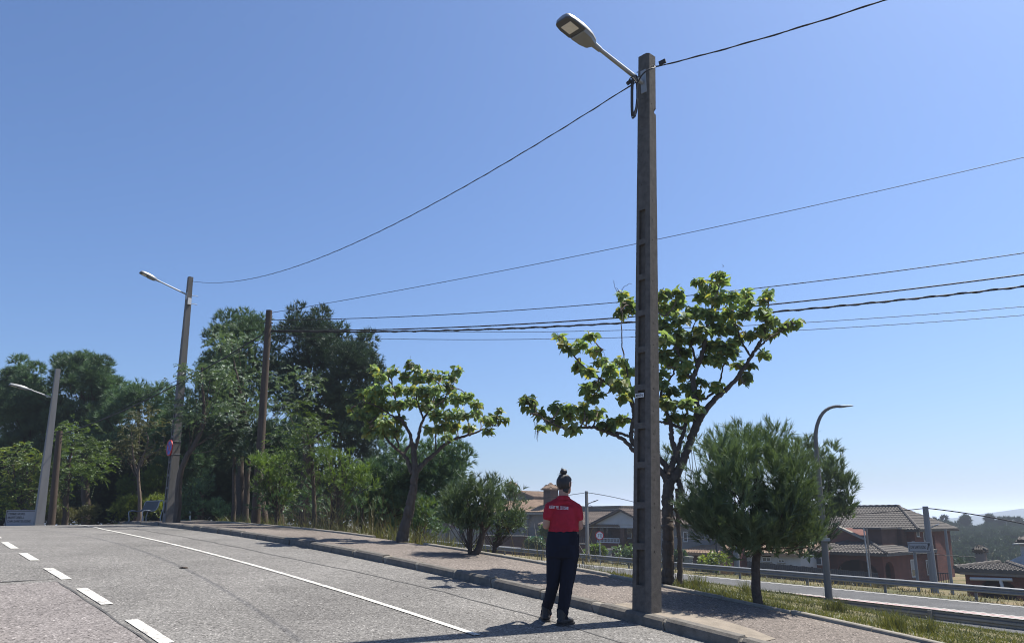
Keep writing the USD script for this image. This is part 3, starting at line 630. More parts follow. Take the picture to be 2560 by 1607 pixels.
part(cl, 'hook', MB().tube([at(1592, 182, 9.2), at(1598, 179, 9.2), at(1597, 190, 9.2), at(1593, 195, 9.2)], 0.008, 6).mesh, M['iron'])

# ------------------------------------------------------------------ guardrails
def w_beam(s0, s1, t, ztop, flip=1):
    prof = [(0.0, 0.0), (-0.075, -0.035), (-0.075, -0.085), (-0.015, -0.125), (-0.015, -0.185), (-0.075, -0.225), (-0.075, -0.275), (0.0, -0.31)]
    prof = prof + [(a + 0.012, z) for a, z in prof[::-1]]
    ss = np.array([s0, s1]); n = len(prof)
    v = np.vstack([st(np.full(n, x), np.array([t + flip * a for a, _ in prof]), np.array([ztop(x) + z for _, z in prof])) for x in ss])
    f = [[j, (j + 1) % n, n + (j + 1) % n, n + j] for j in range(n)]
    f3 = [[q[0], q[1], q[2]] for q in f] + [[q[0], q[2], q[3]] for q in f]
    for r in (0, n):
        for j in range(7): f3 += [[r + j, r + j + 1, r + 14 - j], [r + j, r + 14 - j, r + 15 - j]]
    return v, np.array(f3)
def guardrail(label, t, s0, s1, ztop, flip, posts_from, spacing=4.0, bend=None):
    th = thing('guardrail', st(s0, t, float(ztop(s0))), label, 'guardrail')
    s = s0; k = 0
    while s < s1:
        part(th, 'rail_beam', w_beam(s + 0.004, min(s + spacing, s1) + 0.0, t + 0.003 * (k % 2), ztop, flip), M['rail']); s += spacing; k += 1
    s = posts_from
    while s < s1:
        z1 = float(ztop(s)) - 0.03; p = st(s, t + flip * 0.06, 0.0)
        g = float(terrain(p[0], p[1])) - 0.3
        b = MB(); a = np.array([*(-D * 0.12), 0]); c = np.array([*(T * 0.06), 0]) * flip
        o = np.array([p[0], p[1], g]) - a / 2
        b.box(o, a, c, (0, 0, z1 - g)); part(th, 'post', b.mesh, M['railpost'])
        part(th, 'spacer', MB().box(st(s + 0.06, t + flip * 0.008, z1 - 0.24), np.array([*(-D * 0.12), 0]), np.array([*(T * 0.05), 0]) * flip, (0, 0, 0.18)).mesh, M['rail'])
        s += spacing
    return th
_zf = lambda s: float(np.interp(s, [-20, 10, 20, 30, 52, 60, 66], [-1.8, -1.03, -0.83, -0.6, 0.1, 0.0, -0.6]))
guardrail('long steel guardrail along the far side of the lower road', 39.8, 0.4, 64.4, _zf, 1, 4.4)
_zn = lambda s: -0.87 + 0.033 * (s - 7)
guardrail('dark back of the nearer guardrail below the grass slope', 26.4, -2.46, 21.5, _zn, -1, -2.46)

# ------------------------------------------------------------------ curved street lamp on the grass
_d4 = 24.6; _b4 = at(2074, 1501, _d4); _b4[2] = float(terrain(_b4[0], _b4[1]))
cv = thing('street_lamp', _b4, 'curved grey street lamp rising behind the round pine on the grass', 'street lamp')
_pts = [_b4 - [0, 0, 0.2], at(2066, 1420, _d4), at(2054, 1270, _d4), at(2040, 1110, _d4), at(2040, 1078, _d4), at(2047, 1050, _d4), at(2061, 1028, _d4), at(2080, 1017.5, _d4), at(2104, 1016, _d4)]
_c = spline(_pts, 50); part(cv, 'shaft', MB().tube(_c, np.interp(np.arange(50), [0, 30, 49], [0.115, 0.075, 0.045]), 14).mesh, M['pole2'], 60)
_p = at(2102, 1016, _d4); _q = at(2132, 1014, _d4)
part(cv, 'lamp_housing', tri(hull_spheres([(_p, 0.045), (_q, 0.018), (_p * 0.5 + _q * 0.5 + [0, 0.09, 0.0], 0.02), (_p * 0.5 + _q * 0.5 - [0, 0.09, 0.0], 0.02)], 12)), M['lampgrey'], True)
part(cv, 'base_plate', MB().box(_b4 - [0.2, 0.2, 0.02], (0.4, 0, 0), (0, 0.4, 0), (0, 0, 0.04)).mesh, M['pole3'])
part(cv, 'control_box', MB().box(at(2058, 1352, _d4 - 0.16), (0.22, 0, 0), (0, 0.12, 0), (0, 0, 0.1)).mesh, M['lampgrey'])

# ------------------------------------------------------------------ street-side poles beyond the lower road
def thin_pole(px0, py0, px1, py1, t0, r0, r1, mat_, label, name='utility_pole', arm=None, square=False):
    s, z, d = on_t(px0, py0, t0); b = at(px0, py0, d); t = at(px1, py1, d); b[2] = min(b[2], float(terrain(b[0], b[1]))) - 0.3
    th = thing(name, b, label, 'utility pole' if arm is None else 'street lamp')
    part(th, 'shaft', MB().tube([b, (b + t) / 2, t], [r0, (r0 + r1) / 2, r1], 4 if square else 10).mesh, mat_)
    if arm:
        (x0, y0), (x1, y1) = arm; p, q = at(x0, y0, d), at(x1, y1, d - 0.4)
        m_ = p + (q - p) * 0.6
        part(th, 'arm', cyl(p, m_, 0.035, 0.03), M['galv']); part(th, 'lamp_housing', tri(hull_spheres([(m_, 0.05), (q, 0.03), ((m_ + q) / 2 + [0, 0.12, 0], 0.02), ((m_ + q) / 2 - [0, 0.12, 0], 0.02)], 8)), M['lampgrey'])
    return t, d
A1, dA = thin_pole(1469, 1384, 1466, 1227, 42, 0.16, 0.11, M['pole3'], 'square pale concrete pole with a small lamp arm, right of the person', arm=((1469, 1259), (1495, 1249)), square=True)
E1, dE = thin_pole(2335, 1455, 2313, 1265, 44, 0.2, 0.14, M['pole3'], 'thick pale round pole beside the blue-edged direction sign', name='utility_pole')
F1, dF = thin_pole(2378, 1456, 2363, 1322, 48, 0.10, 0.07, M['pole3'], 'pale thin pole with bright lamp arm right of the thick pole', arm=((2324, 1320), (2347, 1309)))
G1, dG = thin_pole(2175, 1446, 2159, 1320, 46, 0.04, 0.035, M['galv'], 'slim metal pole with bracket arms before the red brick house')
thin_pole(2177, 1446, 2166, 1320, 46.3, 0.055, 0.05, M['stuccobeige'], 'slim brown pole right behind the metal pole with brackets')
K1, dK = thin_pole(1792, 1412, 1790, 1322, 43, 0.09, 0.07, M['iron'], 'dark thin pole with a small box before the lower tiled roof')
thin_pole(1843, 1418, 1838, 1345, 43, 0.19, 0.16, M['pole3'], 'stout pale pole in front of the red brick chimney wall')
wire('cable', at(1196, 1252, dA + 4), A1 + [0, 0, -0.1], [(1196, 1255), (1332, 1247), (1395, 1243), (1466, 1233)], 0.02, 'cable reaching left from the square pale pole behind the person', 'house cables')
wire('cable', A1 + [0, 0, -0.1], K1 + [0, 0, -0.1], [(1466, 1232), (1585, 1257), (1690, 1276), (1790, 1300)], 0.022, 'cable running right from the square pale pole to the dark thin pole', 'house cables')
wire('cable', A1 + [0, 0, -0.9], at(1560, 1268, dA + 12), None, 0.012, 'thin wire from the square pale pole down to the white gable roof')
wire('cable', at(1648, 1328, 46), at(1830, 1342, 46), None, 0.018, 'dark wire along the facade of the grey two-storey house')
wire('cable', E1 + [0, 0, -0.1], at(2066, 1288, dE + 6), [(2313, 1270), (2270, 1274), (2180, 1282), (2066, 1289)], 0.022, 'cable from the thick round pole leftwards over the brick house roof')
wire('cable', E1 + [0.1, 0, -0.1], at(2620, 1322, dE - 6), [(2325, 1271), (2440, 1286), (2560, 1307), (2620, 1320)], 0.03, 'cable from the thick round pole down to the right edge')
wire('cable', at(2080, 1366, 44), at(2440, 1392, 44), [(2080, 1364), (2250, 1379), (2335, 1384), (2440, 1390)], 0.02, 'low cable passing before the brick house to the chimney')

# ------------------------------------------------------------------ signs
s7, z7, d7 = on_t(1499, 1338, 40.6); _c = at(1499, 1338, d7); _n = np.array([*(-np.array(_c[:2]) / np.linalg.norm(_c[:2])), 0.0])
sp = thing('speed_sign', _c, 'round white speed limit sign reading 70 with red rim', 'sign')
part(sp, 'plate', disc(_c, _n, 0, 0.29, -0.02, 0.0), M['signwhite']); part(sp, 'rim', disc(_c, _n, 0.235, 0.30, -0.022, 0.006), M['red'])
_r = np.cross([0, 0, 1.0], _n)
text_on(sp, '70', 0.235, _c - _r * 0.17 - np.array([0, 0, 0.118]) + _n * 0.006, _r, (0, 0, 1), M['black'], 'numerals', False, width=0.34)
_g = float(terrain(_c[0], _c[1])) - 0.3
part(sp, 'post', cyl(np.array([_c[0], _c[1], _g]) - _n * 0.06, _c + [0, 0, 0.3] - _n * 0.06, 0.04), M['galv'], 40)

sd, zd, dd = on_t(2285, 1360, 43)
_x0, _x1 = at(2270.5, 1367, dd + 0.0), at(2327.5, 1367, dd - 0.15)
ds = thing('direction_sign', _x0, 'rectangular place-name sign with arrow before the red brick house', 'sign')
_r = (_x1 - _x0) * [1, 1, 0]; _wd = np.linalg.norm(_r); _r /= _wd; _n = np.cross(_r, [0, 0, 1.0])
def panel(th, name, x, z, w, h, d0, d1, m, org): return part(th, name, MB().box(org + _r * x + np.array([0, 0, z]) + _n * d0, _r * w, _n * (d1 - d0), (0, 0, h)).mesh, m)
_o = _x0 + [0, 0, -0.25]; _hh = 0.52
panel(ds, 'plate', 0, 0, _wd, _hh, -0.03, 0.0, M['signshaded'], _o)
for nm, a in (('border', (0.04, 0.05, _wd - 0.08, 0.022)), ('border', (0.04, _hh - 0.072, _wd - 0.08, 0.022)), ('border', (0.04, 0.0725, 0.022, _hh - 0.145)), ('border', (_wd - 0.062, 0.0725, 0.022, _hh - 0.145))):
    panel(ds, nm, a[0], a[1], a[2], a[3], 0.001, 0.004, M['blue'] if False else M['black'], _o)
text_on(ds, 'CAN SANTEUGINI', 0.15, _o + _r * 0.1 + np.array([0, 0, 0.18]) + _n * 0.001, _r, (0, 0, 1), M['black'], width=_wd * 0.68)
_a0, _a1 = _o + _r * (_wd * 0.84) + np.array([0, 0, 0.13]), _o + _r * (_wd * 0.9) + np.array([0, 0, 0.36])
aw = MB().beam(_a0 + _n * 0.003, _a1 + _n * 0.003, 0.05, 0.005, _n)
_u = (_a1 - _a0) / np.linalg.norm(_a1 - _a0); _v = np.cross(_n, _u)
aw.add([_a1 + _v * 0.07 + _n * 0.006, _a1 - _v * 0.07 + _n * 0.006, _a1 + _u * 0.1 + _n * 0.006], [[0, 1, 2]])
part(ds, 'arrow', aw.mesh, M['black'])
_pp = at(2285, 1367, dd + 0.1)
part(ds, 'post', cyl(np.array([_pp[0], _pp[1], float(terrain(_pp[0], _pp[1])) - 0.3]), np.array([_pp[0], _pp[1], at(2285, 1352, dd)[2]]), 0.075), M['pole3'], 40)

# town sign half hidden behind the crest
_dd = 35.0; _x0, _x1 = at(16.5, 1274, _dd), at(101, 1277, _dd - 0.2)
ts = thing('town_sign', _x0, 'large pale place-name sign half hidden behind the road crest at far left', 'sign')
_r = (_x1 - _x0) * [1, 1, 0]; _wd = np.linalg.norm(_r); _r /= _wd; _n = np.cross(_r, [0, 0, 1.0]); _o = _x0 - [0, 0, 1.25]
panel(ts, 'plate', 0, 0, _wd, 1.25, -0.04, 0.0, M['signshaded'], _o)
for a in ((0.03, 1.19, _wd - 0.06, 0.03), (0.03, 0.0, 0.03, 1.188)): panel(ts, 'border', a[0], a[1], a[2], a[3], 0.001, 0.005, M['black'], _o)
for i, (tx, w) in enumerate((('TERME MUNI.', 0.85), ('MARTORELL', 0.82), ('CAN SANTEUGINI', 1.15))):
    text_on(ts, tx, 0.095, _o + _r * 0.1 + np.array([0, 0, 1.03 - 0.16 * i]) + _n * 0.001, _r, (0, 0, 1), M['black'], 'lettering', width=w)
for x in (0.2, _wd - 0.25): part(ts, 'post', cyl(_o + _r * x - _n * 0.08 + [0, 0, -0.9], _o + _r * x - _n * 0.08 + [0, 0, 1.2], 0.04), M['galv'])
# small posts behind the pavement
_p = at(476, 1300, 36); th = thing('marker_post', [_p[0], _p[1], gz(_p)], 'thin white post between the lamp pole and the trees', 'post')
part(th, 'shaft', cyl([_p[0], _p[1], gz(_p) - 0.2], at(476, 1272, 36), 0.035), M['white'])
part(th, 'cap', cyl(at(476, 1272, 36), at(476, 1271, 36), 0.04), M['white'])
_p = at(523, 1300, 44); th = thing('warning_sign', [_p[0], _p[1], gz(_p)], 'little pale triangular sign low in the trees left of the wooden pole', 'sign')
_q = [at(516, 1303, 44), at(531, 1303, 44), at(523.5, 1289, 44)]
part(th, 'plate', (np.array(_q + [q + [0, 0.03, 0] for q in _q]), np.array([[0, 1, 2], [3, 5, 4], [0, 3, 4], [0, 4, 1], [1, 4, 5], [1, 5, 2], [2, 5, 3], [2, 3, 0]])), M['signwhite'])
part(th, 'post', cyl([_p[0], _p[1] + 0.08, gz(_p) - 0.5], at(523.5, 1295, 44) + [0, 0.06, 0], 0.03), M['galv'])

# ------------------------------------------------------------------ bench
_sb = find_st(354, 7.7); _ob = rp(_sb, 7.7, 0.112)
be = thing('bench', _ob, 'grey metal bench with mesh back on the pavement beside the lamp pole', 'bench')
BQ = lambda l, d, z: _ob + np.array([*(D * l + T * d), z])
for l in (0.0, 1.9):
    fr = [BQ(l, 0.02, 0.0), BQ(l, 0.0, 0.3), BQ(l, 0.02, 0.43), BQ(l, 0.12, 0.465), BQ(l, 0.42, 0.44), BQ(l, 0.55, 0.5), BQ(l, 0.64, 0.75), BQ(l, 0.70, 0.88), BQ(l, 0.78, 0.90), BQ(l, 0.83, 0.82), BQ(l, 0.80, 0.4), BQ(l, 0.78, 0.0)]
    part(be, 'frame', MB().tube(spline(fr, 40), 0.024, 8).mesh, M['bench'], True)
part(be, 'leg', cyl(BQ(0.95, 0.3, 0.0), BQ(0.95, 0.3, 0.43), 0.02), M['bench'])
def sheet(rows, mat_, nm):
    a = MB()
    for (d0, z0), (d1, z1) in zip(rows[:-1], rows[1:]):
        a.hexa([BQ(0.02, d0, z0), BQ(1.88, d0, z0), BQ(1.88, d1, z1), BQ(0.02, d1, z1), BQ(0.02, d0, z0 + 0.012), BQ(1.88, d0, z0 + 0.012), BQ(1.88, d1, z1 + 0.012), BQ(0.02, d1, z1 + 0.012)])
    part(be, nm, a.mesh, mat_)
sheet([(0.03, 0.42), (0.12, 0.45), (0.42, 0.425), (0.5, 0.445)], M['benchmesh'], 'seat')
sheet([(0.52, 0.47), (0.60, 0.65), (0.69, 0.86)], M['benchmesh'], 'backrest')
part(be, 'top_rail', cyl(BQ(0.0, 0.72, 0.89), BQ(1.9, 0.72, 0.89), 0.022), M['bench'])
# ------------------------------------------------------------------ houses beyond the lower road
def on_s(px, py, s0):
    d = ray(px, py); k = s0 / (d[:2] @ D); return k * (d[:2] @ T), k * d[2] + CAMZ
def UZ(px, py, t0):
    s, z, d = on_t(px, py, t0); return -s, z
def tile_roof(eL, eR, tR, tL, pitch=0.27, row=0.42):
    """Rows of rounded tiles laid on a sloping quad, eave first."""
    eL, eR, tR, tL = (np.asarray(p, float) for p in (eL, eR, tR, tL))
    e = (eR - eL) / np.linalg.norm(eR - eL); n = np.cross(e, tL - eL + (tR - eR)); n /= np.linalg.norm(n); w = np.cross(n, e)
    if w @ (tL - eL) < 0: w, n = -w, -n
    if n[2] < 0: n = -n
    Wd = np.linalg.norm(eR - eL); h = max((tL - eL) @ w, 0.05); xl1, xr1 = (tL - eL) @ e, (tR - eL) @ e
    rows = max(int(math.ceil(h / row)), 1); b = MB()
    b.add([eL - n * 0.03, eR - n * 0.03, tR - n * 0.03, tL - n * 0.03, eL - n * 0.16, eR - n * 0.16, tR - n * 0.16, tL - n * 0.16], [[0, 1, 2, 3], [4, 7, 6, 5], [0, 4, 5, 1], [1, 5, 6, 2], [2, 6, 7, 3], [3, 7, 4, 0]])
    prof = [(0.0, 0.0), (0.22, 0.055), (0.5, 0.075), (0.78, 0.055), (1.0, 0.0)]
    V, F, k = [], [], 0
    for r in range(rows):
        y0, y1 = r * row, min((r + 1) * row, h); m = (y0 + y1) / 2 / h
        xl, xr = xl1 * m, Wd + (xr1 - Wd) * m
        for j in range(int(math.floor(xl / pitch)), int(math.ceil(xr / pitch))):
            a, c = max(j * pitch, xl), min((j + 1) * pitch, xr)
            if c - a < 0.06: continue
            for i, (q, z) in enumerate(prof):
                x = a + (c - a) * q
                V += [eL + e * x + w * y0 + n * (z + 0.045), eL + e * x + w * (y1 + 0.03) + n * z, eL + e * x + w * y0 + n * -0.02]
            for i in range(4):
                o = k + 3 * i; F += [[o, o + 3, o + 4, o + 1], [o, o + 2, o + 5, o + 3]]
            k += 15
    if V: b.add(V, F)
    return b.mesh
def ridge_tiles(p, q, r=0.12):
    return MB().tube([np.asarray(p) + (np.asarray(q) - p) * x + [0, 0, 0.03 * (i % 2)] for i, x in enumerate(np.linspace(0, 1, max(int(np.linalg.norm(np.asarray(q) - p) / 0.25), 2)))], r, 7).mesh
def window(th, rect, t0, frame='white', sill=True, split=2, deep=0.12, shutter=0.0, pane='glass'):
    """A window in a wall that faces the street; rect is px, py, px, py."""
    (u0, z1), (u1, z0) = UZ(rect[0], rect[1], t0), UZ(rect[2], rect[3], t0); f = 0.07
    b = MB(); b.uv(u0, u1, t0 - 0.03, t0 + deep, z1 - f, z1); b.uv(u0, u1, t0 - 0.03, t0 + deep, z0, z0 + f); b.uv(u0, u0 + f, t0 - 0.027, t0 + deep, z0 + f, z1 - f); b.uv(u1 - f, u1, t0 - 0.027, t0 + deep, z0 + f, z1 - f)
    for k in range(1, split):
        x = u0 + (u1 - u0) * k / split; b.uv(x - 0.03, x + 0.03, t0 - 0.024, t0 + deep, z0 + f, z1 - f)
    w = part(th, 'window', b.mesh, M[frame])
    zt = z1 - f - (z1 - z0 - 2 * f) * shutter
    part(w, 'pane', MB().uv(u0 + f, u1 - f, t0 - 0.012, t0 + 0.0, z0 + f, zt).mesh, M[pane])
    if shutter: part(w, 'roller_shutter', MB().uv(u0 + f, u1 - f, t0 - 0.020, t0 + 0.0, zt, z1 - f).mesh, M['shutter'])
    if sill: part(w, 'sill', MB().uv(u0 - 0.06, u1 + 0.06, t0 - 0.1, t0 + 0.02, z0 - 0.06, z0 - 0.003).mesh, M['edging'])
def side_window(th, rect, s0, frame='white', pane='glass', shutter=0.0):
    """A window in a wall that faces down the street."""
    (v0, z1), (v1, z0) = on_s(rect[0], rect[1], s0), on_s(rect[2], rect[3], s0); u = -s0; f = 0.07
    b = MB(); b.uv(u - 0.1, u + 0.03, v0, v1, z1 - f, z1); b.uv(u - 0.1, u + 0.03, v0, v1, z0, z0 + f); b.uv(u - 0.1, u + 0.027, v0, v0 + f, z0 + f, z1 - f); b.uv(u - 0.1, u + 0.027, v1 - f, v1, z0 + f, z1 - f)
    w = part(th, 'window', b.mesh, M[frame]); zt = z1 - f - (z1 - z0 - 2 * f) * shutter
    part(w, 'pane', MB().uv(u - 0.08, u + 0.012, v0 + f, v1 - f, z0 + f, zt).mesh, M[pane])
    if shutter: part(w, 'roller_shutter', MB().uv(u - 0.08, u + 0.018, v0 + f, v1 - f, zt, z1 - f).mesh, M['shutter'])
    part(w, 'sill', MB().uv(u, u + 0.1, v0 - 0.05, v1 + 0.05, z0 - 0.06, z0 - 0.003).mesh, M['edging'])
def chimney(th, px, ytop, ybot, t0, wpx, mat_, cap=True, roofmat='rooftan'):
    (u0, zt), (u1, zb) = UZ(px - wpx / 2, ytop, t0), UZ(px + wpx / 2, ybot, t0); w = u1 - u0
    c = part(th, 'chimney', MB().uv(u0, u1, t0, t0 + w, zb, zt).mesh, M[mat_])
    if cap:
        p = MB(); h = w * 0.42
        for a in (0.0, 0.29, 0.58, 0.86): p.uv(u0 + a * w, u0 + (a + 0.14) * w, t0, t0 + w, zt, zt + h)
        part(c, 'vent', p.mesh, M[mat_])
        o = w * 0.22; A, B, C, Dd = H(u0 - o, t0 - o, zt + h), H(u1 + o, t0 - o, zt + h), H(u1 + o, t0 + w + o, zt + h), H(u0 - o, t0 + w + o, zt + h); ap = H((u0 + u1) / 2, t0 + w / 2, zt + h + w * 0.55)
        m = MB()
        for P_, Q_ in ((A, B), (B, C), (C, Dd), (Dd, A)):
            x = tile_roof(P_, Q_, ap, ap, w * 0.24, w * 0.6); m.add(*x)
        part(c, 'cap', m.mesh, M[roofmat])
    return c
GZH = -3.6
# --- house with tan roofs at the left
t0 = 62.0
h1 = thing('house', H(*UZ(1310, 1345, t0), 0)[[0, 1, 2]] * [0, 0, 0] + st(-UZ(1310, 1345, t0)[0], t0, GZH), 'grey house with sunlit tan tile roofs left of the person', 'house', 'houses beyond the lower road')
(uL, zE), (uR, _) = UZ(1218, 1281, t0), UZ(1396, 1281, t0); (_, zT) = UZ(1310, 1247, t0); (_, zS) = UZ(1310, 1318, t0)
part(h1, 'wall', MB().uv(uL, uR, t0, t0 + 9, GZH, zE).mesh, M['stuccobeige'])
part(h1, 'stone_base', MB().uv(uL + 0.01, uR - 0.01, t0 - 0.08, t0 - 0.003, GZH, zS).mesh, M['stone'])
(uA, _), (uB, _) = UZ(1248, 1247, t0 + 4), UZ(1331, 1247, t0 + 4)
part(h1, 'roof', tile_roof(H(uL - 0.5, t0 - 0.5, zE), H(uR + 0.4, t0 - 0.5, zE), H(uB + 0.3, t0 + 4.0, zT), H(uA - 0.5, t0 + 4.0, zT)), M['rooftan'])
part(h1, 'roof', tile_roof(H(uR + 0.4, t0 - 0.5, zE), H(uR + 0.4, t0 + 9.5, zE), H(uB + 0.3, t0 + 6.0, zT), H(uB + 0.3, t0 + 4.0, zT)), M['rooftan'])
part(h1, 'fascia', MB().uv(uL - 0.5, uR + 0.4, t0 - 0.52, t0 - 0.35, zE - 0.26, zE - 0.03).mesh, M['edging'])
(_, zG) = UZ(1300, 1229, t0 + 4.5); (uc, _) = UZ(1304, 1229, t0 + 4.5); (ul, zgl) = UZ(1278, 1240, t0 + 4.5); (ur, zgr) = UZ(1336, 1240, t0 + 4.5)
g = MB(); g.add([H(ul, t0 + 4.5, zT), H(ur, t0 + 4.5, zT), H(ur, t0 + 4.5, zgr), H(uc, t0 + 4.5, zG), H(ul, t0 + 4.5, zgl)] + [H(ul, t0 + 9, zT), H(ur, t0 + 9, zT), H(ur, t0 + 9, zgr), H(uc, t0 + 9, zG), H(ul, t0 + 9, zgl)],
               [[0, 1, 2, 2], [0, 2, 3, 4], [5, 7, 6, 6], [5, 9, 8, 7], [1, 6, 7, 2], [2, 7, 8, 3], [3, 8, 9, 4], [4, 9, 5, 0]])
part(h1, 'gable', g.mesh, M['stuccobeige'])
part(h1, 'roof', tile_roof(H(ur + 0.35, t0 + 4.1, zgr - 0.08), H(ur + 0.35, t0 + 9.2, zgr - 0.08), H(uc, t0 + 9.2, zG + 0.08), H(uc, t0 + 4.1, zG + 0.08)), M['rooftan'])
part(h1, 'roof', tile_roof(H(ul - 0.35, t0 + 9.2, zgl - 0.08), H(ul - 0.35, t0 + 4.1, zgl - 0.08), H(uc, t0 + 4.1, zG + 0.08), H(uc, t0 + 9.2, zG + 0.08)), M['rooftan'])
chimney(h1, 1272, 1222, 1250, t0 + 5, 13, 'stuccobeige'); chimney(h1, 1368, 1233, 1282, t0 + 1.5, 19, 'brickbrown')
(a, b1), (c, d1) = UZ(1319, 1287, t0), UZ(1328, 1296, t0)
ac = part(h1, 'air_conditioner', MB().uv(a, c, t0 - 0.35, t0 - 0.004, d1, b1).mesh, M['stucco']); part(ac, 'fan_grille', MB().uv(a + 0.06, c - 0.06, t0 - 0.36, t0 - 0.352, d1 + 0.06, b1 - 0.06).mesh, M['iron'])
part(h1, 'downpipe', cyl(H(UZ(1321, 1296, t0)[0], t0 - 0.15, d1), H(UZ(1321, 1296, t0)[0], t0 - 0.15, GZH), 0.06), M['stucco'])
# --- brick house behind the three pines
t1 = 66.0
h0 = thing('house', st(-UZ(1160, 1320, t1)[0], t1, GZH), 'brown brick house mostly hidden behind the small pines', 'house', 'houses beyond the lower road')
(uL, zE), (uR, _) = UZ(1075, 1285, t1), UZ(1215, 1285, t1)
part(h0, 'wall', MB().uv(uL, uR, t1, t1 + 8, GZH, zE).mesh, M['brickbrown'])
part(h0, 'roof', tile_roof(H(uL - 0.4, t1 - 0.4, zE), H(uR + 0.4, t1 - 0.4, zE), H(uR + 0.4, t1 + 4, zE + 1.2), H(uL - 0.4, t1 + 4, zE + 1.2)), M['rooftan'])
window(h0, (1140, 1308, 1152, 1326), t1)
# --- house with the white gable
t0 = 60.0
h2 = thing('house', st(-UZ(1500, 1330, t0)[0], t0, GZH), 'brick house with big white gable and white balustrade by the 70 sign', 'house', 'houses beyond the lower road')
(uL, zE), (uR, _) = UZ(1352, 1309, t0), UZ(1624, 1309, t0); (_, zR) = UZ(1480, 1277, t0 + 3); (_, zA) = UZ(1557, 1277, t0); (_, zP) = UZ(1500, 1267.5, t0 + 4.5)
part(h2, 'wall', MB().uv(uL, uR, t0 + 1.5, t0 + 10, GZH, zE).mesh, M['brickbrown'])
part(h2, 'roof', tile_roof(H(uL - 0.3, t0 - 0.3, zE - 0.1), H(UZ(1552, 1277, t0)[0], t0 - 0.3, zE - 0.1), H(UZ(1552, 1277, t0 + 4)[0], t0 + 4.2, zR), H(uL - 0.3, t0 + 4.2, zR)), M['roofbrown'])
part(h2, 'parapet', MB().uv(UZ(1396, 1268, t0 + 4.3)[0], UZ(1552, 1268, t0 + 4.3)[0], t0 + 4.25, t0 + 9, zR - 0.3, zP).mesh, M['stuccobeige'])
part(h2, 'coping', MB().uv(UZ(1396, 1268, t0 + 4.3)[0] - 0.15, UZ(1552, 1268, t0 + 4.3)[0] + 0.15, t0 + 4.1, t0 + 9.1, zP + 0.002, zP + 0.14).mesh, M['edging'])
(gl, _), (gm, _), (gr, _) = UZ(1489, 1309, t0), UZ(1557, 1277, t0), UZ(1626, 1309, t0)
g = MB(); fr, bk = t0 - 0.25, t0 + 6
tri_ = lambda v, o=0: [H(gl - o, v, zE), H(gr + o, v, zE), H(gm, v, zA + o * 0.4)]
g.add(tri_(fr) + tri_(bk), [[0, 1, 2, 2], [3, 5, 4, 4], [0, 3, 4, 1], [1, 4, 5, 2], [2, 5, 3, 0]])
part(h2, 'gable', g.mesh, M['stuccowhite'])
for (ea, eb) in ((gr + 0.5, gm), (gl - 0.5, gm)):
    q = [H(ea, fr - 0.35, zE - 0.05), H(ea, bk, zE - 0.05), H(gm, bk, zA + 0.2), H(gm, fr - 0.35, zA + 0.2)]
    if ea < gm: q = [q[1], q[0], q[3], q[2]]
    part(h2, 'roof', tile_roof(*q), M['roofbrown'])
part(h2, 'lintel', MB().uv(UZ(1470, 1310, t0)[0], gr, t0 - 0.2, t0 + 0.2, zE - 0.32, zE - 0.004).mesh, M['stuccowhite'])
for a, b1 in ((1480, 1492), (1550, 1560), (1583, 1592), (1612, 1624)):
    (x0, zz), (x1, _) = UZ(a, 1313, t0), UZ(b1, 1313, t0)
    part(h2, 'pier', MB().uv(x0, x1, t0, t0 + 0.4, GZH, zE - 0.33).mesh, M['brickbrown'])
(x0, zz), (x1, z9) = UZ(1559.5, 1319, t0 + 0.1), UZ(1583, 1348, t0 + 0.1)
(xa, za), (xb, zb) = UZ(1493, 1343.5, t0), UZ(1550, 1357, t0)
bal = MB(); bal.uv(xa, xb, t0 - 0.1, t0 + 0.1, za - 0.08, za); bal.uv(xa, xb, t0 - 0.1, t0 + 0.1, zb, zb + 0.08)
part(h2, 'handrail', bal.mesh, M['white'])
for x in np.linspace(xa + 0.06, xb - 0.06, 16):
    part(h2, 'baluster', MB().tube([H(x, t0, zb + 0.08), H(x, t0, zb + 0.18), H(x, t0, (za + zb) / 2), H(x, t0, za - 0.16), H(x, t0, za - 0.08)], [0.05, 0.035, 0.075, 0.035, 0.05], 6).mesh, M['white'])
part(h2, 'balcony_wall', MB().uv(xa, xb, t0 - 0.08, t0 + 1.4, GZH, zb - 0.002).mesh, M['brickred'])
window(h2, (1560, 1313, 1580, 1345), t0 + 1.5, 'white', True, 1, shutter=0.45)
(x0, zz), (x1, z9) = UZ(1515, 1317, t0 + 1.5), UZ(1529, 1347, t0 + 1.5)
dr = part(h2, 'door', MB().uv(x0, x1, t0 + 1.44, t0 + 1.497, z9 - 0.5, zz).mesh, M['iron']); part(dr, 'pane', MB().uv(x0 + 0.08, x1 - 0.08, t0 + 1.43, t0 + 1.437, z9 - 0.3, zz - 0.1).mesh, M['glass'])
window(h2, (1498, 1317, 1511, 1340), t0 + 1.5, 'iron', True, 2)
chimney(h2, 1403, 1262, 1275, t0 + 5, 24, 'brickbrown', False)
# roller awning slab and antenna
an = thing('antenna', H(UZ(1393, 1257, t0 + 5)[0], t0 + 5, zP), 'thin television antenna on the roof just right of the person', 'antenna')
xm = UZ(1393, 1257, t0 + 5)[0]; (_, zt_) = UZ(1393, 1243, t0 + 5)
part(an, 'mast', cyl(H(xm, t0 + 5, zP - 0.2), H(xm, t0 + 5, zt_), 0.025), M['galv']); part(an, 'boom', cyl(H(xm - 0.5, t0 + 5, zt_ - 0.1), H(xm + 0.5, t0 + 5, zt_ - 0.1), 0.02), M['galv'])
for k in range(5): part(an, 'element', cyl(H(xm - 0.45 + 0.22 * k, t0 + 4.7, zt_ - 0.1), H(xm - 0.45 + 0.22 * k, t0 + 5.3, zt_ - 0.1), 0.012), M['galv'])
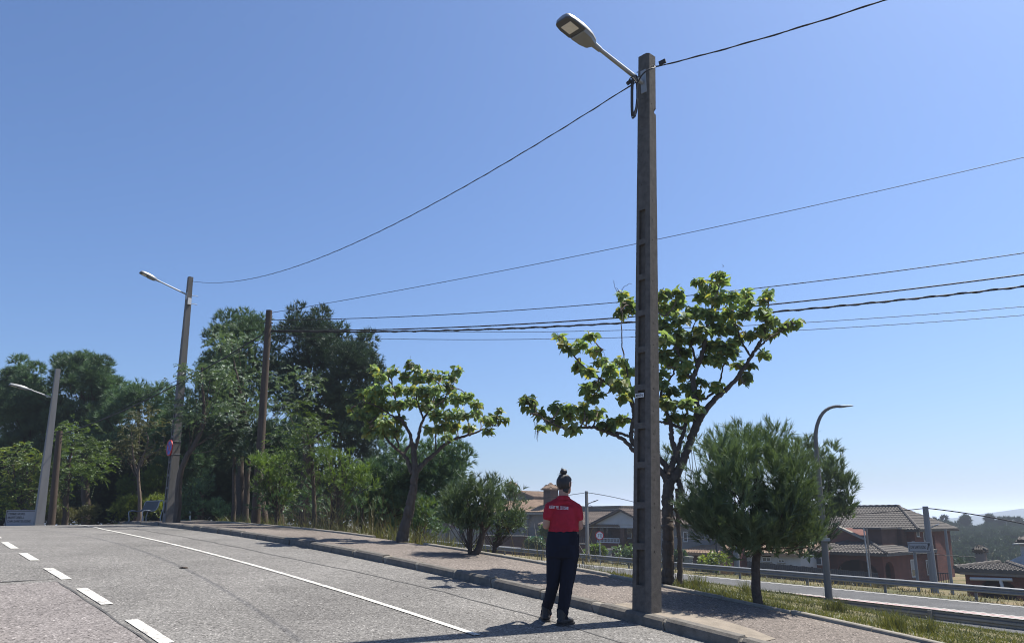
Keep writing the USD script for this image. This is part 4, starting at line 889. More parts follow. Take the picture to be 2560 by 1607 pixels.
# --- grey two-storey house
t0 = 58.0
h3 = thing('house', st(-UZ(1720, 1340, t0)[0], t0, GZH), 'grey two-storey house with white-framed windows behind the tree trunk', 'house', 'houses beyond the lower road')
(uL, zE), (uR, _) = UZ(1630, 1311, t0), UZ(1774, 1311, t0); (_, zR) = UZ(1720, 1284, t0 + 4)
part(h3, 'wall', MB().uv(uL, uR, t0, t0 + 8, GZH, zE).mesh, M['stucco'])
part(h3, 'band', MB().uv(uL - 0.01, uR + 0.01, t0 - 0.06, t0 - 0.003, UZ(1700, 1379, t0)[1], UZ(1700, 1375, t0)[1]).mesh, M['roofgrey'])
u9 = UZ(1850, 1311, t0 + 1.2)[0]
part(h3, 'wall', MB().uv(uR + 0.003, u9, t0 + 1.2, t0 + 7.9, GZH, zE - 0.1).mesh, M['stuccogreen'])
part(h3, 'roof', tile_roof(H(uL - 0.4, t0 - 0.5, zE), H(u9 + 0.4, t0 - 0.5, zE), H(u9 - 2.5, t0 + 4, zR), H(uL + 2.5, t0 + 4, zR)), M['roofbrown'])
part(h3, 'roof', tile_roof(H(uL - 0.4, t0 + 8.5, zE), H(uL - 0.4, t0 - 0.5, zE), H(uL + 2.5, t0 + 4, zR), H(uL + 2.5, t0 + 4.1, zR)), M['roofbrown'])
part(h3, 'gutter', cyl(H(uL - 0.4, t0 - 0.55, zE - 0.06), H(u9 + 0.4, t0 - 0.55, zE - 0.06), 0.075), M['iron'])
part(h3, 'roof_stack', MB().uv(UZ(1719, 1270, t0 + 4)[0], UZ(1742, 1270, t0 + 4)[0], t0 + 3.4, t0 + 5.4, zR - 0.5, UZ(1730, 1267, t0 + 4)[1]).mesh, M['stuccobeige'])
part(h3, 'stack_cap', MB().uv(UZ(1716, 1270, t0 + 4)[0], UZ(1745, 1270, t0 + 4)[0], t0 + 3.2, t0 + 5.6, UZ(1730, 1267, t0 + 4)[1] + 0.003, UZ(1730, 1264.5, t0 + 4)[1]).mesh, M['roofbrown'])
part(h3, 'downpipe', cyl(H(uR, t0 - 0.1, zE - 0.1), H(uR, t0 - 0.1, UZ(1774, 1357, t0)[1]), 0.06), M['iron'])
window(h3, (1665, 1328, 1681, 1354), t0); window(h3, (1708, 1328, 1720, 1354), t0, split=1); window(h3, (1777, 1324, 1800, 1350), t0 + 1.2); window(h3, (1803, 1324, 1826, 1350), t0 + 1.2)
(ua, za), (ub, zb) = UZ(1730, 1379, t0), UZ(1832, 1382, t0); (uc_, zc) = UZ(1776, 1357, t0)
part(h3, 'porch_roof', tile_roof(H(ua, t0 - 2.6, zb), H(ub, t0 - 2.6, zb), H(ub - 0.2, t0 + 1.19, zc), H(uc_ - 0.6, t0 + 1.19, zc)), M['rooftan'])
part(h3, 'porch_wall', MB().uv(ua + 1.4, ub, t0 - 2.0, t0 + 1.1, GZH, zb - 0.17).mesh, M['brickbrown'])
window(h3, (1682, 1392, 1712, 1412), t0, 'iron', False, 4)
# --- small white house and its brick chimney stack
t0 = 56.0
h4 = thing('house', st(-UZ(1900, 1400, t0)[0], t0, GZH), 'low white house with terracotta roof half hidden by the round pine', 'house', 'houses beyond the lower road')
(uL, zE), (uR, _) = UZ(1852, 1380, t0), UZ(2000, 1380, t0); (_, zR) = UZ(1900, 1352, t0 + 3.5)
part(h4, 'wall', MB().uv(uL, uR, t0, t0 + 7, GZH, zE).mesh, M['stuccowhite'])
part(h4, 'roof', tile_roof(H(uL - 0.3, t0 - 0.5, zE), H(uR + 0.3, t0 - 0.5, zE), H(uR + 0.3, t0 + 3.5, zR), H(uL - 0.3, t0 + 3.5, zR)), M['rooftan'])
part(h4, 'downpipe', cyl(H(UZ(1858, 1385, t0)[0], t0 - 0.1, zE), H(UZ(1858, 1385, t0)[0], t0 - 0.1, GZH), 0.06), M['iron'])
(ua, za), (ub, zb) = UZ(1829, 1357, t0 - 1), UZ(1853, 1420, t0 - 1)
part(h4, 'brick_stack', MB().uv(ua, ub, t0 - 1, t0 - 0.1, GZH, za).mesh, M['brickred'])
part(h4, 'stack_coping', MB().uv(ua - 0.1, ub + 0.1, t0 - 1.1, t0 - 0.02, za + 0.003, za + 0.1).mesh, M['edging'])
window(h4, (1905, 1391, 1928, 1404), t0); window(h4, (1945, 1397, 1962, 1406), t0)
# --- red brick villa at the right
t0 = 60.0; u1, zc = UZ(2205, 1384, t0); s1 = -u1
h5 = thing('house', st(s1, t0, GZH - 1), 'red brick villa with grey hipped roofs and arched porch at right', 'house', 'houses beyond the lower road')
uL = UZ(2010, 1380, t0)[0]; GZ5 = GZH - 1.0
tU, zU = on_s(2285, 1324, s1); tB, _ = on_s(2330, 1324, s1); zc2 = zc
def arch_wall(th, name, u0, u1_, v0, v1, z0, z1, holes, mat_):
    """A wall slab with arched openings; holes are (u from, u to, springing height, crown height)."""
    poly = sg.box(u0, z0, u1_, z1)
    for a, b, zs, zt in holes:
        an = np.linspace(0, np.pi, 17); m, r = (a + b) / 2, (b - a) / 2
        poly = poly.difference(sg.Polygon([(a, z0 - 1), (b, z0 - 1)] + [(m + r * math.cos(q), zs + (zt - zs) * math.sin(q)) for q in an]))
    m = trimesh.creation.extrude_polygon(poly, v1 - v0, engine='earcut'); v = np.array(m.vertices)
    part(th, name, (np.array([H(x, v0 + w, y) for x, y, w in v]), m.faces), mat_)
a0, zs = UZ(2092, 1432, t0); a1, _ = UZ(2196, 1432, t0); _, zt = UZ(2145, 1398, t0)
arch_wall(h5, 'porch_wall', uL, u1, t0, t0 + 0.35, GZ5, zc - 0.02, [(a0, a1, zs, zt)], M['brickred'])
part(h5, 'porch_back', MB().uv(uL, u1 - 0.36, t0 + 2.6, t0 + 2.8, GZ5, zc - 0.1).mesh, M['brickbrown'])
# side wall of the ground floor with its pointed arch
v1_, _ = on_s(2325, 1384, s1)
poly = sg.box(t0 + 0.353, GZ5, v1_, zc - 0.02); (b0, zs2), (b1, _) = on_s(2213, 1432, s1), on_s(2237, 1432, s1); _, zt2 = on_s(2222, 1403, s1)
an = np.linspace(0, np.pi, 13); poly = poly.difference(sg.Polygon([(b0, GZ5 - 1), (b1, GZ5 - 1)] + [((b0 + b1) / 2 + (b1 - b0) / 2 * math.cos(q), zs2 + (zt2 - zs2) * math.sin(q)) for q in an]))
m = trimesh.creation.extrude_polygon(poly, 0.3, engine='earcut')
part(h5, 'side_wall', (np.array([H(u1 - w, x, y) for x, y, w in np.array(m.vertices)]), m.faces), M['brickred'])
side_window(h5, (2275, 1398, 2292, 1441), s1, shutter=0.6); side_window(h5, (2314, 1399, 2323, 1436), s1, pane='iron')
part(h5, 'side_back', MB().uv(u1 - 2.2, u1 - 2.0, t0 + 1, v1_, GZ5, zc - 0.1).mesh, M['brickbrown'])
# lower roof: front slope, side slope
_, zR5 = UZ(2150, 1346, t0 + 3.2)
part(h5, 'lower_roof', tile_roof(H(uL - 0.3, t0 - 0.6, zc), H(u1 + 0.6, t0 - 0.6, zc), H(UZ(2160, 1346, t0 + 3.5)[0], t0 + 3.5, zR5), H(UZ(2140, 1346, t0 + 3.5)[0], t0 + 3.5, zR5)), M['roofgrey'])
part(h5, 'lower_roof', tile_roof(H(u1 + 0.6, t0 - 0.6, zc), H(u1 + 0.6, v1_, zc), H(u1 - 3.2, v1_, zR5 + 0.2), H(UZ(2160, 1346, t0 + 3.5)[0], t0 + 3.5, zR5)), M['roofgrey'])
part(h5, 'ridge', ridge_tiles(H(u1 + 0.6, t0 - 0.6, zc + 0.08), H(UZ(2160, 1346, t0 + 3.5)[0], t0 + 3.5, zR5 + 0.08)), M['roofgrey'])
part(h5, 'ridge', ridge_tiles(H(UZ(2062, 1378, t0)[0], t0 - 0.3, zc + 0.08), H(UZ(2145, 1346, t0 + 3.5)[0], t0 + 3.5, zR5 + 0.08)), M['roofgrey'])
# upper storey and its hipped roof
u2 = u1; uA5 = UZ(2040, 1324, tU)[0]
part(h5, 'upper_wall', MB().uv(uA5, u2, tU, tU + 8, GZ5, zU).mesh, M['brickred'])
(ur0, zr), (ur1, _) = UZ(2124, 1268, tU + 4), UZ(2248, 1267, tU + 4)
E4 = [H(uA5 - 0.5, tU - 0.6, zU), H(u2 + 0.6, tU - 0.6, zU), H(u2 + 0.6, tU + 8.6, zU), H(uA5 - 0.5, tU + 8.6, zU)]; R2 = [H(ur0, tU + 4, zr), H(ur1, tU + 4, zr)]
part(h5, 'upper_roof', tile_roof(E4[0], E4[1], R2[1], R2[0]), M['roofgrey']); part(h5, 'upper_roof', tile_roof(E4[1], E4[2], R2[1], R2[1] + [0.01, 0, 0]), M['roofgrey'])
part(h5, 'upper_roof', tile_roof(E4[3], E4[0], R2[0], R2[0] + [0.01, 0, 0]), M['roofgrey'])
part(h5, 'upper_roof', tile_roof(E4[2], E4[3], R2[0], R2[1]), M['roofgrey'])
for a, b in ((R2[0], R2[1]), (E4[1], R2[1]), (E4[0], R2[0])): part(h5, 'ridge', ridge_tiles(a + [0, 0, 0.08], b + [0, 0, 0.08]), M['roofgrey'])
side_window(h5, (2289, 1318, 2299, 1341), s1, pane='iron'); side_window(h5, (2306, 1319, 2319, 1352), s1, pane='iron')
# roof dormer, verge and brick chimney
(da, dz1), (db, dz0) = UZ(2164, 1322, t0 + 2.5), UZ(2206, 1356, t0 + 2.5)
part(h5, 'dormer', MB().uv(da, db, t0 + 2.5, tU - 0.01, dz0 - 0.4, dz1).mesh, M['brickbrown']); part(h5, 'dormer_roof', MB().uv(da - 0.9, db + 0.15, t0 + 2.2, tU - 0.02, dz1 + 0.003, dz1 + 0.12).mesh, M['roofgrey'])
p_, q_ = UZ(2098, 1317, t0 + 2.2), UZ(2163, 1347, t0 + 2.2)
part(h5, 'verge', MB().beam(H(p_[0], t0 + 2.2, p_[1]), H(q_[0], t0 + 2.2, q_[1]), 0.5, 0.14).mesh, M['edging'])
part(h5, 'gable_wall', MB().add([H(p_[0] - 3.4, t0 + 2.4, q_[1] - 0.3), H(q_[0], t0 + 2.4, q_[1] - 0.3), H(p_[0], t0 + 2.4, p_[1] - 0.08), H(p_[0] - 3.4, tU - 0.1, q_[1] - 0.3), H(q_[0], tU - 0.1, q_[1] - 0.3), H(p_[0], tU - 0.1, p_[1] - 0.08)], [[0, 1, 2, 2], [3, 5, 4, 4], [0, 3, 4, 1], [1, 4, 5, 2], [2, 5, 3, 0]]).mesh, M['brickred'])
(ca, cz1), (cb, cz0) = UZ(2232, 1322, t0 + 5.5), UZ(2258, 1374, t0 + 5.5)
cc = part(h5, 'chimney', MB().uv(ca, cb, t0 + 5.5, t0 + 6.5, cz0 - 0.5, cz1).mesh, M['brickbrown']); part(cc, 'cap', MB().uv(ca - 0.15, cb + 0.15, t0 + 5.4, t0 + 6.6, cz1 + 0.003, cz1 + 0.1).mesh, M['edging'])
# low wing behind, to the right of the thick pole
vw0, zw0 = on_s(2328, 1338, s1 - 0.5); vw1, zw1 = on_s(2369, 1384, s1 - 0.5)
part(h5, 'wing_wall', MB().add([H(u1 - 4, v1_ + 0.01, GZ5), H(u1 + 0.5, v1_ + 0.01, GZ5), H(u1 + 0.5, vw1, GZ5), H(u1 - 4, vw1, GZ5), H(u1 - 4, v1_ + 0.01, zw0), H(u1 + 0.5, v1_ + 0.01, zw0), H(u1 + 0.5, vw1, zw1), H(u1 - 4, vw1, zw1)], [[0, 3, 2, 1], [4, 5, 6, 7], [0, 1, 5, 4], [1, 2, 6, 5], [2, 3, 7, 6], [3, 0, 4, 7]]).mesh, M['brickred'])
part(h5, 'garage_wall', MB().uv(UZ(1995, 1392, t0 - 1.5)[0], UZ(2063, 1392, t0 - 1.5)[0], t0 - 1.5, t0 - 0.7, GZ5, UZ(2030, 1378, t0 - 1.5)[1]).mesh, M['brickred'])
window(h5, (2033, 1391, 2056, 1412), t0 - 1.5, 'white', False, 1)
# --- low house at the right edge
t0 = 52.0; GZ6 = -6.5
h6 = thing('house', st(-UZ(2480, 1450, t0)[0], t0, GZ6), 'low house at the right edge with white fascia over a brick arch', 'house', 'houses beyond the lower road')
uL, zE = UZ(2412, 1433, t0); uR = UZ(2760, 1433, t0)[0]; (ua, zR) = UZ(2499, 1408, t0 + 3.5)
za_, = (UZ(2478, 1460, t0)[1],); x0, _ = UZ(2450, 1460, t0); x1, _ = UZ(2537, 1460, t0); _, zt = UZ(2490, 1448, t0)
arch_wall(h6, 'wall', uL, uR, t0, t0 + 0.35, GZ6, zE, [(x0, x1, UZ(2490, 1470, t0)[1], zt)], M['brickred'])
part(h6, 'wall', MB().uv(uL, uL + 0.3, t0 + 0.353, t0 + 8, GZ6, zE).mesh, M['brickred']); part(h6, 'porch_back', MB().uv(uL + 0.303, uR, t0 + 2.5, t0 + 2.8, GZ6, zE).mesh, M['brickbrown'])
part(h6, 'fascia', MB().uv(uL - 0.1, uR, t0 - 0.55, t0 - 0.3, zE - 0.02, zE + 0.26).mesh, M['stuccobeige'])
part(h6, 'fascia', MB().uv(uL - 0.1, uR, t0 - 0.3, t0 + 7.9, zE + 0.003, zE + 0.22).mesh, M['stuccobeige'])
ua2 = UZ(2520, 1408, t0 + 3.5)[0]
part(h6, 'roof', tile_roof(H(uL - 0.3, t0 - 0.6, zE + 0.28), H(UZ(2590, 1433, t0)[0], t0 - 0.6, zE + 0.28), H(ua2, t0 + 3.5, zR), H(ua, t0 + 3.5, zR), 0.25, 0.4), M['roofgrey'])
part(h6, 'ridge', ridge_tiles(H(uL - 0.3, t0 - 0.6, zE + 0.36), H(ua, t0 + 3.5, zR + 0.08), 0.14), M['roofgrey']); part(h6, 'ridge', ridge_tiles(H(UZ(2590, 1433, t0)[0], t0 - 0.6, zE + 0.36), H(ua2, t0 + 3.5, zR + 0.08), 0.14), M['roofgrey'])
part(h6, 'awning_rail', cyl(H(UZ(2436, 1446, t0)[0], t0 - 0.7, UZ(2436, 1446, t0 - 0.7)[1]), H(UZ(2540, 1449, t0)[0], t0 - 0.7, UZ(2540, 1449, t0 - 0.7)[1]), 0.09), M['stuccowhite'])
part(h6, 'awning_arm', cyl(H(UZ(2511, 1450, t0)[0], t0 - 0.7, UZ(2511, 1450, t0 - 0.7)[1]), H(UZ(2517, 1468, t0)[0], t0 - 0.75, UZ(2517, 1468, t0 - 0.7)[1]), 0.09), M['stuccowhite'])
chimney(h6, 2451, 1384, 1425, t0 + 4, 28, 'stuccobeige', roofmat='roofgrey')
(ub, zu1), (_, zu0) = UZ(2549, 1360, t0 + 4), UZ(2549, 1420, t0 + 4)
part(h6, 'upper_wall', MB().uv(ub, ub + 8, t0 + 4, t0 + 9, GZ6, zu1).mesh, M['stuccowhite'])
part(h6, 'lean_wall', MB().add([H(UZ(2512, 1410, t0 + 3.9)[0], t0 + 3.7, zu0 - 1), H(ub + 3, t0 + 3.7, zu0 - 1), H(ub + 3, t0 + 3.7, UZ(2550, 1389, t0 + 3.7)[1]), H(ub, t0 + 3.7, UZ(2550, 1389, t0 + 3.7)[1]), H(UZ(2512, 1410, t0 + 3.9)[0], t0 + 3.7, UZ(2512, 1407, t0 + 3.7)[1])] + [H(UZ(2512, 1410, t0 + 3.9)[0], t0 + 3.99, zu0 - 1), H(ub + 3, t0 + 3.99, zu0 - 1), H(ub + 3, t0 + 3.99, UZ(2550, 1389, t0 + 3.7)[1]), H(ub, t0 + 3.99, UZ(2550, 1389, t0 + 3.7)[1]), H(UZ(2512, 1410, t0 + 3.9)[0], t0 + 3.99, UZ(2512, 1407, t0 + 3.7)[1])], [[0, 1, 2, 2], [0, 2, 3, 4], [5, 7, 6, 6], [5, 9, 8, 7], [1, 6, 7, 2], [2, 7, 8, 3], [3, 8, 9, 4], [4, 9, 5, 0]]).mesh, M['stuccowhite'])
e0, z0_ = UZ(2536, 1351, t0 + 3.2)
part(h6, 'upper_roof', tile_roof(H(e0, t0 + 3.2, z0_), H(e0 + 9, t0 + 3.2, z0_), H(e0 + 7, t0 + 6.5, z0_ + 1.6), H(e0 + 2.5, t0 + 6.5, z0_ + 1.6)), M['roofgrey']); part(h6, 'cornice', MB().uv(ub - 0.25, ub + 8.2, t0 + 3.5, t0 + 9.2, zu1 + 0.003, z0_ - 0.17).mesh, M['stuccowhite'])

# ------------------------------------------------------------------ garden walls and fences
def fz(u, v): p = H(u, v, 0); return float(terrain(p[0], p[1])) - 0.4
t0 = 47.0
fw = thing('garden_wall', st(-UZ(1640, 1400, t0)[0], t0, -2.5), 'cream garden wall with square pillars and dark railings by the lower road', 'wall')
u0, zt = UZ(1520, 1408, t0); u1_, _ = UZ(1775, 1414, t0)
zw = UZ(1640, 1411, t0)[1]
part(fw, 'wall', MB().uv(u0, u1_, t0, t0 + 0.25, zw - 2.2, zw).mesh, M['fencepost'])
_pill = [1517, 1572, 1661, 1719, 1786]
for i, x in enumerate(_pill):
    (a, z), _q = UZ(x - 6, 1374 + (x - 1517) * 0.098, t0), 0; b_ = UZ(x + 6, 1400, t0)[0]
    pl = part(fw, 'pillar', MB().uv(a, b_, t0 - 0.1, t0 + 0.35, zw - 2.2, z).mesh, M['fencepost']); part(pl, 'cap', MB().uv(a - 0.06, b_ + 0.06, t0 - 0.16, t0 + 0.41, z + 0.002, z + 0.1).mesh, M['fencepost'])
for x0, x1 in zip(_pill[:-1], _pill[1:]):
    (a, z), (b_, _) = UZ(x0 + 8, 1382 + (x0 - 1517) * 0.098, t0), UZ(x1 - 8, 1400, t0)
    part(fw, 'rail', MB().uv(a, b_, t0 + 0.1, t0 + 0.14, z - 0.06, z).mesh, M['iron'])
    for x in np.arange(a + 0.1, b_, 0.16): part(fw, 'bar', MB().uv(x, x + 0.03, t0 + 0.105, t0 + 0.135, zw, z - 0.061).mesh, M['iron'])
for a, b_ in ((1519, 1545), (1578, 1590), (1662, 1680), (1702, 1717)):
    (x0, z1), (x1, z0) = UZ(a, 1414 + (a - 1519) * 0.03, t0), UZ(b_, 1421 + (a - 1519) * 0.03, t0)
    part(fw, 'slot', MB().uv(x0, x1, t0 - 0.02, t0 - 0.003, z0, z1).mesh, M['iron'])
g0, gz1 = UZ(1731, 1412, t0); g1, _ = UZ(1780, 1412, t0)
for a, b_ in ((1731, 1744), (1752, 1781)):
    (x0, z1), (x1, z0) = UZ(a, 1417, t0 - 0.3), UZ(b_, 1450, t0 - 0.3); part(fw, 'gate', MB().uv(x0, x1, t0 - 0.3, t0 - 0.25, z0, z1).mesh, M['iron'])
t0 = 50.0
df = thing('slat_fence', st(-UZ(2000, 1420, t0)[0], t0, -3), 'long dark slatted fence in front of the red brick villa', 'fence')
a, _ = UZ(1868, 1410, t0); b_, _ = UZ(2192, 1425, t0)
xs = np.arange(a, b_, 0.135); r_ = np.random.default_rng(4)
for x in xs:
    zt = np.interp(x, [a, b_], [UZ(1868, 1402, t0)[1], UZ(2192, 1432, t0)[1]]) + r_.normal(0, 0.015)
    part(df, 'slat', MB().uv(x, x + 0.12, t0 + r_.normal(0, 0.004), t0 + 0.03, zt - 2.2, zt).mesh, M['darkfence'])
for dz in (-0.3, -1.4): part(df, 'rail', MB().beam(H(a, t0 + 0.07, UZ(1868, 1402, t0)[1] + dz), H(b_, t0 + 0.07, UZ(2192, 1432, t0)[1] + dz), 0.06, 0.08).mesh, M['darkfence'])
t0 = 53.0
bw = thing('garden_wall', st(-UZ(1280, 1355, t0)[0], t0, -2), 'brown brick garden wall with green canvas gate left of the person', 'wall')
for x0, x1, y in ((1196, 1318, 1338), (1358, 1376, 1336), (1376, 1466, 1358)):
    (a, z), (b_, _) = UZ(x0, y, t0), UZ(x1, y, t0); part(bw, 'wall', MB().uv(a, b_, t0, t0 + 0.3, -4, z).mesh, M['brickbrown']); part(bw, 'coping', MB().uv(a - 0.02, b_ + 0.02, t0 - 0.06, t0 + 0.36, z + 0.002, z + 0.09).mesh, M['edging'])
(a, z), (b_, zb) = UZ(1318.5, 1340, t0), UZ(1357.5, 1348, t0)
part(bw, 'canvas', MB().uv(a, b_, t0 + 0.1, t0 + 0.14, zb, z).mesh, M['green']); gt = part(bw, 'gate', MB().uv(a, b_, t0 + 0.05, t0 + 0.095, zb - 0.06, zb - 0.003).mesh, M['iron'])
for x in np.arange(a + 0.05, b_, 0.2): part(gt, 'bar', MB().uv(x, x + 0.035, t0 + 0.055, t0 + 0.09, -4, zb - 0.061).mesh, M['iron'])
for x in np.arange(1384, 1462, 4.2):
    (a, z), (b_, zb) = UZ(x, 1343, t0), UZ(x + 1, 1357, t0); part(bw, 'bar', MB().uv(a, a + 0.04, t0 + 0.1, t0 + 0.14, zb - 0.05, z).mesh, M['iron'])
t0 = 57.0
lw = thing('mesh_fence', st(-UZ(1120, 1345, t0)[0], t0, -1.5), 'pale low wall with wire mesh and dark posts behind the small pines', 'fence')
(a, z), (b_, zb) = UZ(1030, 1340, t0), UZ(1196, 1340, t0); _, zm = UZ(1120, 1322, t0); part(lw, 'wall', MB().uv(a, b_, t0, t0 + 0.2, -4, z).mesh, M['stuccobeige'])
part(lw, 'screen', MB().uv(a, b_, t0 + 0.1, t0 + 0.11, z, zm).mesh, M['edging'])
for x in np.arange(a, b_, 0.14): part(lw, 'wire', MB().uv(x, x + 0.012, t0 + 0.04, t0 + 0.052, z, zm).mesh, M['galv'])
for x in (1062, 1120, 1154, 1178):
    (p0, zz), (p1, _) = UZ(x - 3.5, 1321, t0), UZ(x + 3.5, 1321, t0); q = part(lw, 'post', MB().uv(p0, p1, t0 - 0.12, t0 + 0.1, -4, zz).mesh, M['iron']); part(q, 'cap', MB().uv(p0 - 0.1, p1 + 0.1, t0 - 0.18, t0 + 0.16, zz + 0.002, zz + 0.07).mesh, M['edging'])
vs = H(UZ(1123, 1318, t0)[0], t0 - 0.02, UZ(1123, 1320.5, t0)[1] + 0.08)
vz = thing('garden_urn', vs, 'pale stone urn standing on a dark fence post behind the pines', 'urn')
part(vz, 'bowl', MB().tube([vs + [0, 0, q] for q in (0, 0.05, 0.12, 0.2, 0.34, 0.42, 0.44)], [0.14, 0.13, 0.06, 0.12, 0.2, 0.17, 0.19], 14).mesh, M['fencepost'], 40)
ax = thing('iron_railing', st(-UZ(2360, 1440, 50)[0], 50, -3), 'short dark railing between the thick pole and the low house', 'railing')
(a, z), (b_, zb) = UZ(2338, 1430, 50), UZ(2376, 1452, 50); part(ax, 'rail', MB().uv(a, b_, 50, 50.04, z - 0.05, z).mesh, M['iron'])
for x in np.arange(a, b_, 0.13): part(ax, 'bar', MB().uv(x, x + 0.03, 50.005, 50.035, zb - 0.5, z - 0.051).mesh, M['iron'])
# ------------------------------------------------------------------ trees, shrubs, grass
def nrm(a): return a / np.maximum(np.linalg.norm(a, axis=-1, keepdims=True), 1e-9)
def perp(rng, d):
    return nrm(np.cross(d, nrm(rng.normal(size=d.shape)) + 1e-6))
def needle_tufts(rng, C, A, n, length, width, spread, twig):
    """Brushes of needles round short shoots; C shoot feet, A shoot axes."""
    N = len(C); c = np.repeat(C, n, 0); a = np.repeat(A, n, 0)
    base = c + a * (rng.random((N * n, 1)) * twig); p = perp(rng, a); sp = spread * (0.6 + 0.8 * rng.random((N * n, 1)))
    d = nrm(a * np.cos(sp) + p * np.sin(sp)); L = length * (0.7 + 0.6 * rng.random((N * n, 1))); s = perp(rng, d) * width / 2
    v = np.stack([base - s, base + s, base + d * L], 1).reshape(-1, 3)
    return v, np.arange(len(v)).reshape(-1, 3)
def leaf_quads(rng, C, Dr, L, W, fold=0.25):
    """Pointed leaves of two triangles folded along the rib."""
    s = perp(rng, Dr) ; u = np.cross(Dr, s); L = L * (0.7 + 0.6 * rng.random((len(C), 1))); W = W * (0.8 + 0.4 * rng.random((len(C), 1)))
    m = C + Dr * L * 0.5
    v = np.stack([C, m + s * W / 2 + u * W * fold, C + Dr * L, m - s * W / 2 + u * W * fold], 1).reshape(-1, 3)
    k = np.arange(len(C))[:, None] * 4
    return v, np.vstack([k + [0, 1, 2], k + [0, 2, 3]])
def join(parts):
    V, F, n = [], [], 0
    for v, f in parts: V.append(v); F.append(f + n); n += len(v)
    return np.vstack(V), np.vstack(F)
def shell(rng, centres, radii, dens, flat=1.0):
    """Points spread over lumpy clusters, with the way out of each."""
    n = np.maximum((dens * radii ** 2).astype(int), 4); c = np.repeat(centres, n, 0); r = np.repeat(radii, n)[:, None]
    d = nrm(rng.normal(size=c.shape)); d[:, 2] = np.abs(d[:, 2]) * np.where(rng.random(len(d)) < 0.75, 1, -1)
    d = nrm(d)
    return c + d * r * (0.35 + 0.65 * rng.random((len(c), 1)) ** 0.5) * [1, 1, flat], d
def crown_pine(rng, C, R, dens=170, n=12, length=0.24, width=0.034, up=0.5):
    P, d = shell(rng, C, R, dens); A = nrm(d + [0, 0, up] + 0.35 * rng.normal(size=d.shape))
    return needle_tufts(rng, P, A, n, length, width, 0.65, 0.12)
def crown_leaf(rng, C, R, dens=700, L=0.13, W=0.075, droop=0.4):
    P, d = shell(rng, C, R, dens); A = nrm(d * 0.8 + [0, 0, -droop] + 0.6 * rng.normal(size=d.shape))
    return leaf_quads(rng, P, A, L, W)
def crown_frond(rng, C, R, dens=65, L=0.34, m=9, leaf=0.075, lw=0.042):
    """Feathery drooping leaves with leaflets along both sides."""
    P, d = shell(rng, C, R, dens); A = nrm(d * [1, 1, 0.5] + [0, 0, 0.25] + 0.3 * rng.normal(size=d.shape)); S = perp(rng, A) * [1, 1, 0.3]; S = nrm(S)
    out = []
    for k in range(m):
        q = (k + 0.5) / m; base = P + A * L * q - np.array([0, 0, 1.0]) * L * 0.55 * q * q
        for sg in (-1, 1):
            out.append(leaf_quads(rng, base, nrm(S * sg + A * 0.5 - [0, 0, 0.25] + 0.15 * rng.normal(size=A.shape)), leaf, lw))
    return join(out)
def fill(rng, ells, n, r0, r1):
    """n clusters inside a union of ellipses of the picture: (x, y, radius) and how far out each lies."""
    w = np.array([e[2] * e[3] for e in ells], float); w /= w.sum(); out = []
    for _ in range(n):
        e = ells[rng.choice(len(ells), p=w)]; a = rng.random() * 2 * np.pi; q = math.sqrt(rng.random())
        r = rng.uniform(r0, r1); out.append((e[0] + (max(e[2] * 1.06 - r * 0.3, 3)) * q * math.cos(a), e[1] + max(e[3] * 1.06 - r * 0.3, 3) * q * math.sin(a), r, q))
    return out
def tree(name, label, cat, depth, base, trunk, r0, r1, clumps, maker, leafmat, barkmat='bark', group=None, deep=0.8, seed=0, limbs=True, nl=40, extra=None, crown='crown', mats=None, **kw):
    """A tree whose trunk and clusters are seen at the given spots, built round its own distance."""
    rng = np.random.default_rng(1000 + seed); k = depth / FPX
    b = at(base[0], base[1], depth); g = float(terrain(b[0], b[1])); foot = np.array([b[0], b[1], min(b[2], g)])
    th = thing(name, foot, label, cat, group)
    pts = [foot - [0, 0, 0.25]] + [at(x, y, depth + (0 if len(q) == 0 else q[0])) for x, y, *q in [base] + list(trunk)]
    c = spline(pts, 26) if len(pts) > 2 else np.array(pts)
    c = c + rng.normal(0, r0 * 0.07, c.shape); rr = np.linspace(r0, r1, len(c)); rr[:2] *= 1.15
    mb = MB().tube(c, rr, 12)
    cl = np.array([q[:3] for q in clumps], float); q = np.array([(w[3] if len(w) > 3 else 0.6) for w in clumps])
    wid = (cl[:, 0].max() - cl[:, 0].min()) * k / 2
    dz = rng.uniform(-1, 1, len(cl)) * np.sqrt(np.clip(1 - 0.7 * q ** 2, 0.08, 1)) * wid * deep
    C = np.array([at(x, y, depth + z) for (x, y, _), z in zip(cl, dz)]); R = cl[:, 2] * k
    if extra:
        for ps, a0, a1 in extra: mb.tube(spline([at(x, y, depth + (z[0] if z else 0)) for x, y, *z in ps], 16), np.linspace(a0, a1, 16), 8)
    if limbs:
        tip = c[int(len(c) * 0.45):]
        for p in C[rng.permutation(len(C))[:nl]]:
            zz = p[2] - 0.7 * abs(p[2] - tip[0][2]) - 0.2; a = tip[int(np.argmin(np.linalg.norm(tip - [p[0] * 0.3 + tip[0][0] * 0.7, p[1] * 0.3 + tip[0][1] * 0.7, zz], axis=1)))]
            m = (a + p) / 2 + rng.normal(0, 0.06, 3) * np.linalg.norm(p - a) + [0, 0, -0.05]
            mb.tube([a, m, p], [r1 * 0.42, r1 * 0.24, 0.006 + r1 * 0.05], 5)
    part(th, 'trunk', mb.mesh, M[barkmat], 60)
    if mats:
        pick = rng.random(len(C)); lo = 0
        for m_, share in mats:
            sel = (pick >= lo) & (pick < lo + share); lo += share
            if sel.any(): part(th, crown, maker(rng, C[sel], R[sel], **kw), M[m_], kind='stuff')
    else: part(th, crown, maker(rng, C, R, **kw), M[leafmat], kind='stuff')
    return th, C, R
FG = 'trees at the edge of the wood'
rg = np.random.default_rng(77)
